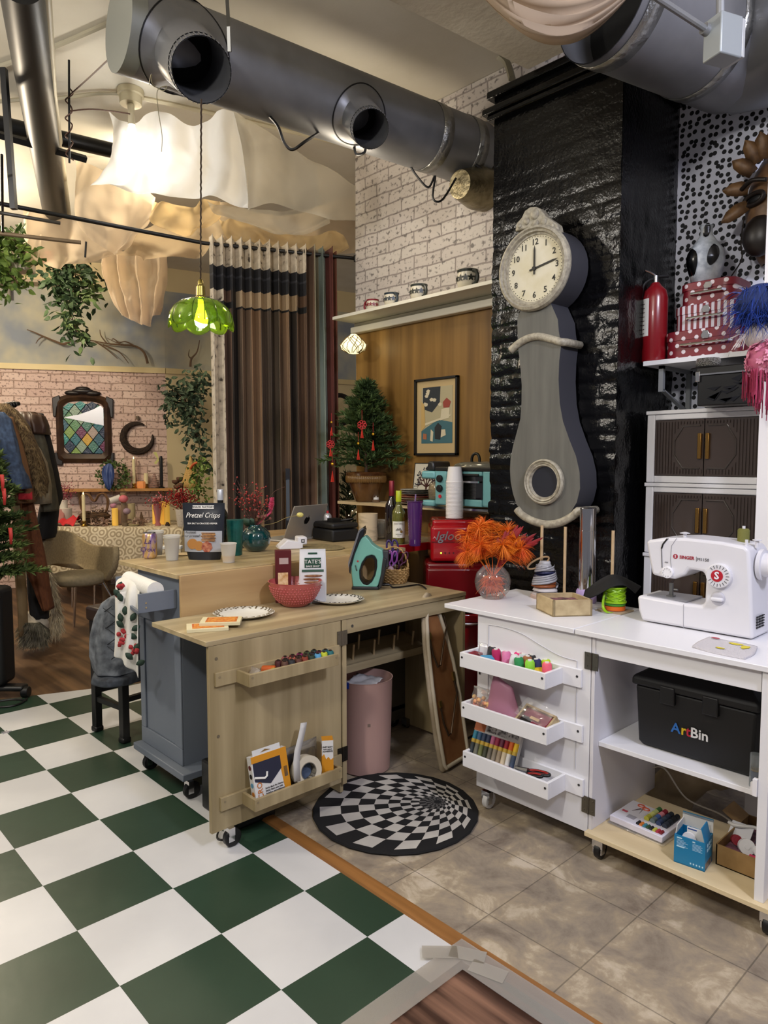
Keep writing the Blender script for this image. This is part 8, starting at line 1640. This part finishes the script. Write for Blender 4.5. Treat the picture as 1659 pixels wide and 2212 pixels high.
lead.out('lead_lines',BLACK,t); B(M).prism([(-iw*.98,hM*.615,.0105*zsg),(iw*.98,hM*.515,.0105*zsg),(iw*.98,hM*.74,.0105*zsg),(iw*.85,hM*.775,.0105*zsg),(iw*.45,hM*.72,.0105*zsg),(-iw*.2,hM*.655,.0105*zsg)],(0,0,.001*zsg)).out('cloth_reflection',mat('#d4d4d8',.25,.3),t)  # pale patch paints the reflection of cloth onto the mirror
# moon wreath
pm=ws(300,.03); c=V((pm.x,pm.y,at(300,945,D=(pm-CP).dot(FV)).z)); t=thing('moon_wreath','dark twig crescent moon wreath on the brick paper','wreath',c); rr=random.Random(2)
R0=.158; bb=B()
for k in range(26):
    P=[]; 
    for i in range(34):
        f=i/33; a=1.1+f*5.4; wdt=.040*sin(PI*min(1,max(0,f)))**.7; ph=k*2.4+f*9; P.append(c+d1*((R0+wdt*.9*cos(ph)*rr.uniform(.75,1))*cos(a))+UP*((R0+wdt*.9*cos(ph))*sin(a))+n1*(wdt*.7*sin(ph)))
    bb.tube(P,.006,4)
bb.out('twigs',mat('#1c120c',.8,0,'#3a281a',40),t,ang=180)
B().cyl(c+UP*.20,c+UP*.24,.02,n=8).out('hanger_cap',mat('#6a5a4a',.6),t)
# second wreath partly hidden by the curtain, right of it
c=at(735,885,D=9.0); o=B().tube([c+d2*.16*cos(q)+UP*.18*sin(q) for q in [2*PI*i/30 for i in range(30)]],.03,8,closed=True).out('twig_wreath',mat('#1c120c',.85,bump=.6,ns=60),ang=180); tag(o,'dark round twig wreath seen between the curtain and the potted tree','wreath')
# garland on the beige wall
t=thing('leaf_garland','long hanging grey-green leaf garland left of the curtain','plant',at(400,830,D=7.6))
g0=[at(x,y,D=7.45) for x,y in ((372,842),(395,860),(415,900),(430,960),(438,1010))]; g1=[at(x,y,D=7.4) for x,y in ((368,850),(362,880),(362,910))]; g2=[at(x,y,D=7.5) for x,y in ((430,818),(420,845),(400,870),(425,930))]
leaves('leaves',[g0,g2],mat('#2c3f30',.6,0,'#5c7054',6),330,.085,.018,.075,9,t,STEM,hang=.6); leaves('leaf_tips',[g1],mat('#2c3f30',.6,0,'#5c7054',6),50,.07,.016,.03,10,t,hang=.8)
o=B().rings([[at(412,985,D=7.3)+(RV*w_*cos(q)+FV*.03*sin(q))-UP*h for q in [2*PI*i/16 for i in range(16)]] for w_,h in ((.008,0),(.03,.08),(.07,.18),(.10,.28),(.08,.33))]).out('woven_bag',mat('#b08c4c',.8,0,'#c9a868',70,bump=.8,bs=110),ang=180); tag(o,'golden woven net cone hanging beside the leaf garland','woven ornament')
t=thing('ivy_bundle','bright green ivy bundle hanging down in front of the pale curtain edge','plant',at(428,1000,D=7.1)); leaves('leaves',[[at(430,1000,D=7.1),at(425,1040,D=7.1),at(430,1085,D=7.1)]],mat('#4a6a2a',.6,0,'#8aa04a',8),240,.05,.014,.05,12,t,STEM); B().tube(crm([at(412,1012,D=7.05),at(418,1003,D=7.0),at(426,999,D=7.0)],4),.012,8).out('orange_pod',mat('#c4592c',.6),t)
# vines and branches on the painted wall
def wp2(px,py,off=.06): p=ws(px,off); return V((p.x,p.y,at(px,py,D=(p-CP).dot(FV)).z))
t=thing('hanging_vine','dark green vine cascading from a red pot under the drapes','plant',at(150,560,D=6.7)); B().lathe(at(104,560,D=6.7)-UP*.04,[(.05,0),(.07,.1)],16).out('pot',mat('#8a1c2a',.5),t)
leaves('leaves',[[at(x,y,D=6.75) for x,y in ((112,560),(140,575),(160,590),(185,600))],[at(x,y,D=6.75) for x,y in ((125,575),(120,600),(135,625),(150,640))],[at(x,y,D=6.75) for x,y in ((165,575),(160,620),(152,660),(160,700),(172,725))]],LD,150,.10,.022,.085,4,t,STEM); leaves('leaf_tips',[[at(x,y,D=6.75) for x,y in ((150,650),(155,690),(165,718),(185,735))],[at(x,y,D=6.75) for x,y in ((185,600),(200,625),(195,640))]],LG,60,.10,.02,.035,5,t)
def branch(pts,lab,subs=(),seed=0,off=.08):
    t=thing('curly_branch',lab,'branch',wp2(*pts[0],off)); P=crm([wp2(x,y,off) for x,y in pts],6); n=len(P); B().tube(P,[.016*(1-.75*i/n) for i in range(n)],6).out('main_twig',mat('#6a5440',.8),t)
    for s in subs: Q=crm([wp2(x,y,off+.01) for x,y in s],5); B().tube(Q,[.009*(1-.7*i/len(Q)) for i in range(len(Q))],5).out('side_twig',mat('#6a5440',.8),t)
branch([(168,732),(150,743),(130,737),(105,726),(88,718),(72,712)],'curly bare branch reaching left on the painted wall',(((105,727),(96,733),(90,742)),))
branch([(325,785),(318,762),(300,748),(270,745),(240,742),(215,737),(190,732)],'curly bare branch reaching right above the wall rail',(((300,748),(280,738),(262,740),(240,730)),((270,745),(255,732),(250,735)),((240,742),(228,725),(226,712)),((215,737),(240,755),(262,775)),((232,745),(265,760),(285,785))))
branch([(415,792),(418,775),(430,760),(436,735)],'short curly branch rising beside the pale curtain edge',(((418,775),(412,768),(414,755)),),off=.05)
# planters on the left
t=thing('planter','white ribbed planter with bright green ivy at the top left','planter',at(20,575,D=5.3)); M=frame(at(24,572,D=5.35),RV,FV); bb=B(M); bb.box((-.30,-.08,-.055),(.15,.08,.035)); bb.out('planter_box',mat('#d9d0bc',.6),t,bevel=.02,bseg=3); bb=B(M); [bb.cyl((-.28+.03*k,-.083,-.05),(-.28+.03*k,-.083,.03),.012,n=8) for k in range(14)]; bb.out('ribs',mat('#cfc4ae',.6),t)
leaves('leaves',[[at(x,y,D=5.25) for x,y in ((-20,540),(20,530),(50,545),(66,560))],[at(x,y,D=5.2) for x,y in ((-15,560),(10,585),(30,600),(38,612))],[at(x,y,D=5.2) for x,y in ((-10,520),(0,515),(40,520))]],mat('#3c5a24',.55,0,'#7a9440',7),110,.075,.02,.05,6,t,STEM,hang=.2)
t=thing('planter','lower white planter with ivy at the left edge below another','planter',at(2,606,D=5.3)); M=frame(at(-20,603,D=5.3),RV,FV); B(M).box((-.15,-.07,-.05),(.11,.07,.03)).out('planter_box',mat('#d9d0bc',.6),t,bevel=.02); leaves('leaves',[[at(x,y,D=5.2) for x,y in ((-20,600),(0,612),(8,632))]],mat('#3c5a24',.55,0,'#7a9440',7),40,.07,.018,.03,8,t,hang=.6)
t=thing('wall_bracket_shelf','small pinkish board on a bracket below the planters','shelf',wp2(20,612,.1)); pq=wp2(-20,612,.0); B().prism([pq,pq+n1*.2,pq+n1*.2+UP*.03,pq+UP*.03],d1*.8).out('board',mat('#b8a48c',.6),t); p=wp2(38,612,.1); B().tube([p,p-UP*.16],.02,4).out('bracket',mat('#8a8478',.5),t)
# coats on a rail
t=thing('clothes_rail','black clothes rail carrying the coats at the left','rail',at(20,876,D=5.3)); ra_=at(-150,905,D=4.6); rb_=at(40,872,D=5.55); B().tube([ra_,rb_],.016,12).out('top_rail',BLACK,t)
for k in range(9): p=ra_.lerp(rb_,.66+.035*k); B().tube([p+RV*.02*cos(q)+UP*.02*sin(q)*1.0 for q in [2*PI*i/12 for i in range(12)]],.006,5,closed=True).out('hanger_hook',BLACK,t)
for p in (ra_,rb_-RV*.25): B().tube([p,V((p.x,p.y,0))],.014,10).out('upright',BLACK,t)
DM=mat('#2c3a52',.8,0,'#465a78',30,bump=.2); FUR=mat('#4a3826',.9,0,'#75603f',60,bump=.8); TANC=mat('#7a5636',.8)
garment('black_coat',[(893,50,92),(915,62,101),(960,82,108),(1020,92,120),(1075,96,130),(1095,92,122),(1150,80,118),(1162,84,114)],5.62,.12,mat('#0e0d0d',.85),'long black coat at the far right end of the rail',fold=.008,seed=3)
garment('leather_jacket',[(890,45,75),(898,50,92),(920,60,101),(938,75,100)],5.50,.13,mat('#3a2418',.5),'short brown fur-collared jacket on the rail by the black coat','jacket',seed=2,fold=.02)
garment('olive_coat',[(895,40,66),(915,52,84),(960,66,96),(1020,84,108),(1080,96,118),(1104,98,119)],5.48,.11,mat('#4a4638',.85,0,'#5a5646',20),'grey olive coat on the rail in front of the black coat',seed=5)
garment('cream_jacket',[(905,30,50),(930,44,62),(1000,70,96),(1050,76,106),(1088,74,107)],5.36,.10,mat('#a89c84',.85,0,'#8a7f6a',12),'cream and grey denim jacket on the rail behind the fur','jacket',seed=7)
t=thing('fur_coat','shaggy brown fur coat on the rail behind the blue denim jacket','coat',at(60,960,D=5.2)); garment('coat_body',[(872,-20,18),(886,-10,34),(920,14,58),(960,30,74),(1000,45,90),(1040,60,100),(1066,68,96)],5.24,.12,FUR,'',parent=t,seed=4)
def furry(t,rows,D,n,l,m,seed,dz=-1):
    r2=random.Random(seed); bb=B()
    for k in range(n):
        i=r2.randrange(len(rows)-1); f=r2.random(); y,xl,xr=[rows[i][j]+(rows[i+1][j]-rows[i][j])*f for j in range(3)]; u=r2.random(); p=at(xl+(xr-xl)*u,y,D=D-.10*math.sqrt(max(0,1-(2*u-1)**2))); d=V((r2.gauss(0,.4),r2.gauss(0,.4),dz))+RV*(u-.5)*1.2; d.normalize(); s=RV*.004; bb.poly([p-s,p+s,p+d*l*r2.uniform(.6,1.2)-FV*.02])
    o=bb.out('fur_strands',m,t,ang=0); o['kind']='stuff'
furry(t,[(872,-20,18),(920,14,58),(1000,45,90),(1066,66,98)],5.22,1500,.05,mat('#4a3826',.9,0,'#8a7450',25),1)
garment('tan_coat',[(900,0,24),(950,12,42),(1000,24,56),(1050,34,66),(1086,38,70)],5.05,.10,TANC,'tan jacket with red patch on the rail behind the denim jacket',seed=6)
o=B().prism([at(x,y,D=4.93) for x,y in ((40,1066),(64,1066),(68,1062),(69,1079),(40,1079))],FV*.01).out('red_pocket',mat('#c42a34',.7)); o.parent=bpy.data.objects['tan_coat']; o.matrix_parent_inverse=Matrix.Identity(4); o.location=V(o.location)-V(bpy.data.objects['tan_coat'].location)
for k_ in ('label','category'): 
    if k_ in o: del o[k_]
garment('denim_jacket_on_rail',[(890,-40,8),(905,-40,22),(950,-35,33),(1000,-30,44),(1030,20,54),(1056,42,58)],4.88,.11,DM,'blue denim jacket nearest the camera on the clothes rail','jacket',seed=8).name='blue_denim_jacket'
garment('beige_trench',[(1080,26,42),(1200,32,50),(1300,40,56),(1372,44,58)],5.0,.05,mat('#8a7450',.85),'long beige coat hem hanging behind the left tree','coat',seed=1,fold=.004)
garment('brown_corduroy',[(1078,40,70),(1130,44,80),(1190,52,94),(1240,62,103),(1290,84,109),(1316,98,112)],5.12,.07,mat('#5a3018',.85,0,'#74431f',40,(8,8,.3)),'rust brown corduroy garment hanging low on the rail','trousers',seed=2,fold=.01)
garment('charcoal_trousers',[(1225,58,84),(1280,62,100),(1336,68,104)],5.2,.08,mat('#191918',.85),'charcoal trousers with white cuffs hanging near the floor','trousers',seed=3,fold=.006)
garment('white_cuff',[(1322,52,70),(1338,56,100),(1346,62,104),(1360,80,102)],5.17,.08,mat('#b8ae9a',.85),'off-white cuffed sleeve at the bottom of the coats','sleeve',seed=3,fold=.006)
t=thing('shaggy_fur','shaggy cream fur piece hanging to the floor beside the chair','fur',at(115,1370,D=5.45)); rw=[(1222,97,106),(1260,99,116),(1300,99,126),(1340,98,133),(1366,102,124)]; garment('fur_body',rw,5.45,.08,mat('#9c8c6c',.9),'',parent=t,seed=5,fold=.006); furry(t,rw,5.42,900,.10,mat('#a8987a',.9,0,'#cabd9c',25),2)
t=thing('fur_hem','grey fur heap on the floor below the coats','fur',at(75,1388,D=5.05)); rw=[(1345,44,84),(1362,42,104),(1380,44,104),(1388,48,92)]; garment('fur_body',rw,5.1,.10,mat('#4a4638',.9),'',parent=t,seed=6,fold=.01); furry(t,rw,5.06,700,.07,mat('#4c4838',.9,0,'#8a8470',25),3)
# tree at the left edge
c=at(-22,1300,D=4.62); t=thing('christmas_tree','green artificial tree with red ribbons at the left picture edge','tree',V((c.x,c.y,0))); zt_=at(-22,930,D=4.62).z
B().tube([V((c.x,c.y,0)),V((c.x,c.y,zt_-.1))],[.03,.012],8).out('trunk',mat('#3a2a1c',.8),t); conifer(t,V((c.x,c.y,.55)),zt_-.55,.33,170,mat('#33481f',.75,0,'#6a7c3c',6),9,False,.06,26,'foliage',0,.006)
RB=mat('#b5302a',.6)
for k,(x,y) in enumerate(((4,1025),(22,1140),(8,1055))): p=at(x,y,D=4.25); B().grid([[p-RV*.012,p+RV*.012],[p-RV*.008-UP*.05,p+RV*.014-UP*.05],[p-RV*.006-UP*.10,p+RV*.008-UP*.10]]).out('red_ribbon',RB,t,ang=180,solid=.002)
# small tree behind the plank shelf
c=at(752,1120,D=5.45); t=thing('string_light_tree','dark green bush with tiny lights behind the plank shelf','plant',V((c.x,c.y,0))); conifer(t,V((c.x,c.y,.55)),.75,.30,50,NGD,15,False,.06,14); B().tube([V((c.x,c.y,0)),V((c.x,c.y,1.1))],.02,8).out('trunk',mat('#3a2a1c',.8),t)
bb=B(); rr=random.Random(12); 
for k in range(28): a=rr.uniform(0,6.28); bb.ball(V((c.x+.2*cos(a)*rr.random()+.03,c.y+.2*sin(a)*rr.random()-.08,.6+.6*rr.random())),.004,n=6)
bb.out('tiny_lights',mat('#ffe0a0',.5,emit=6),t,ang=180)['kind']='stuff'
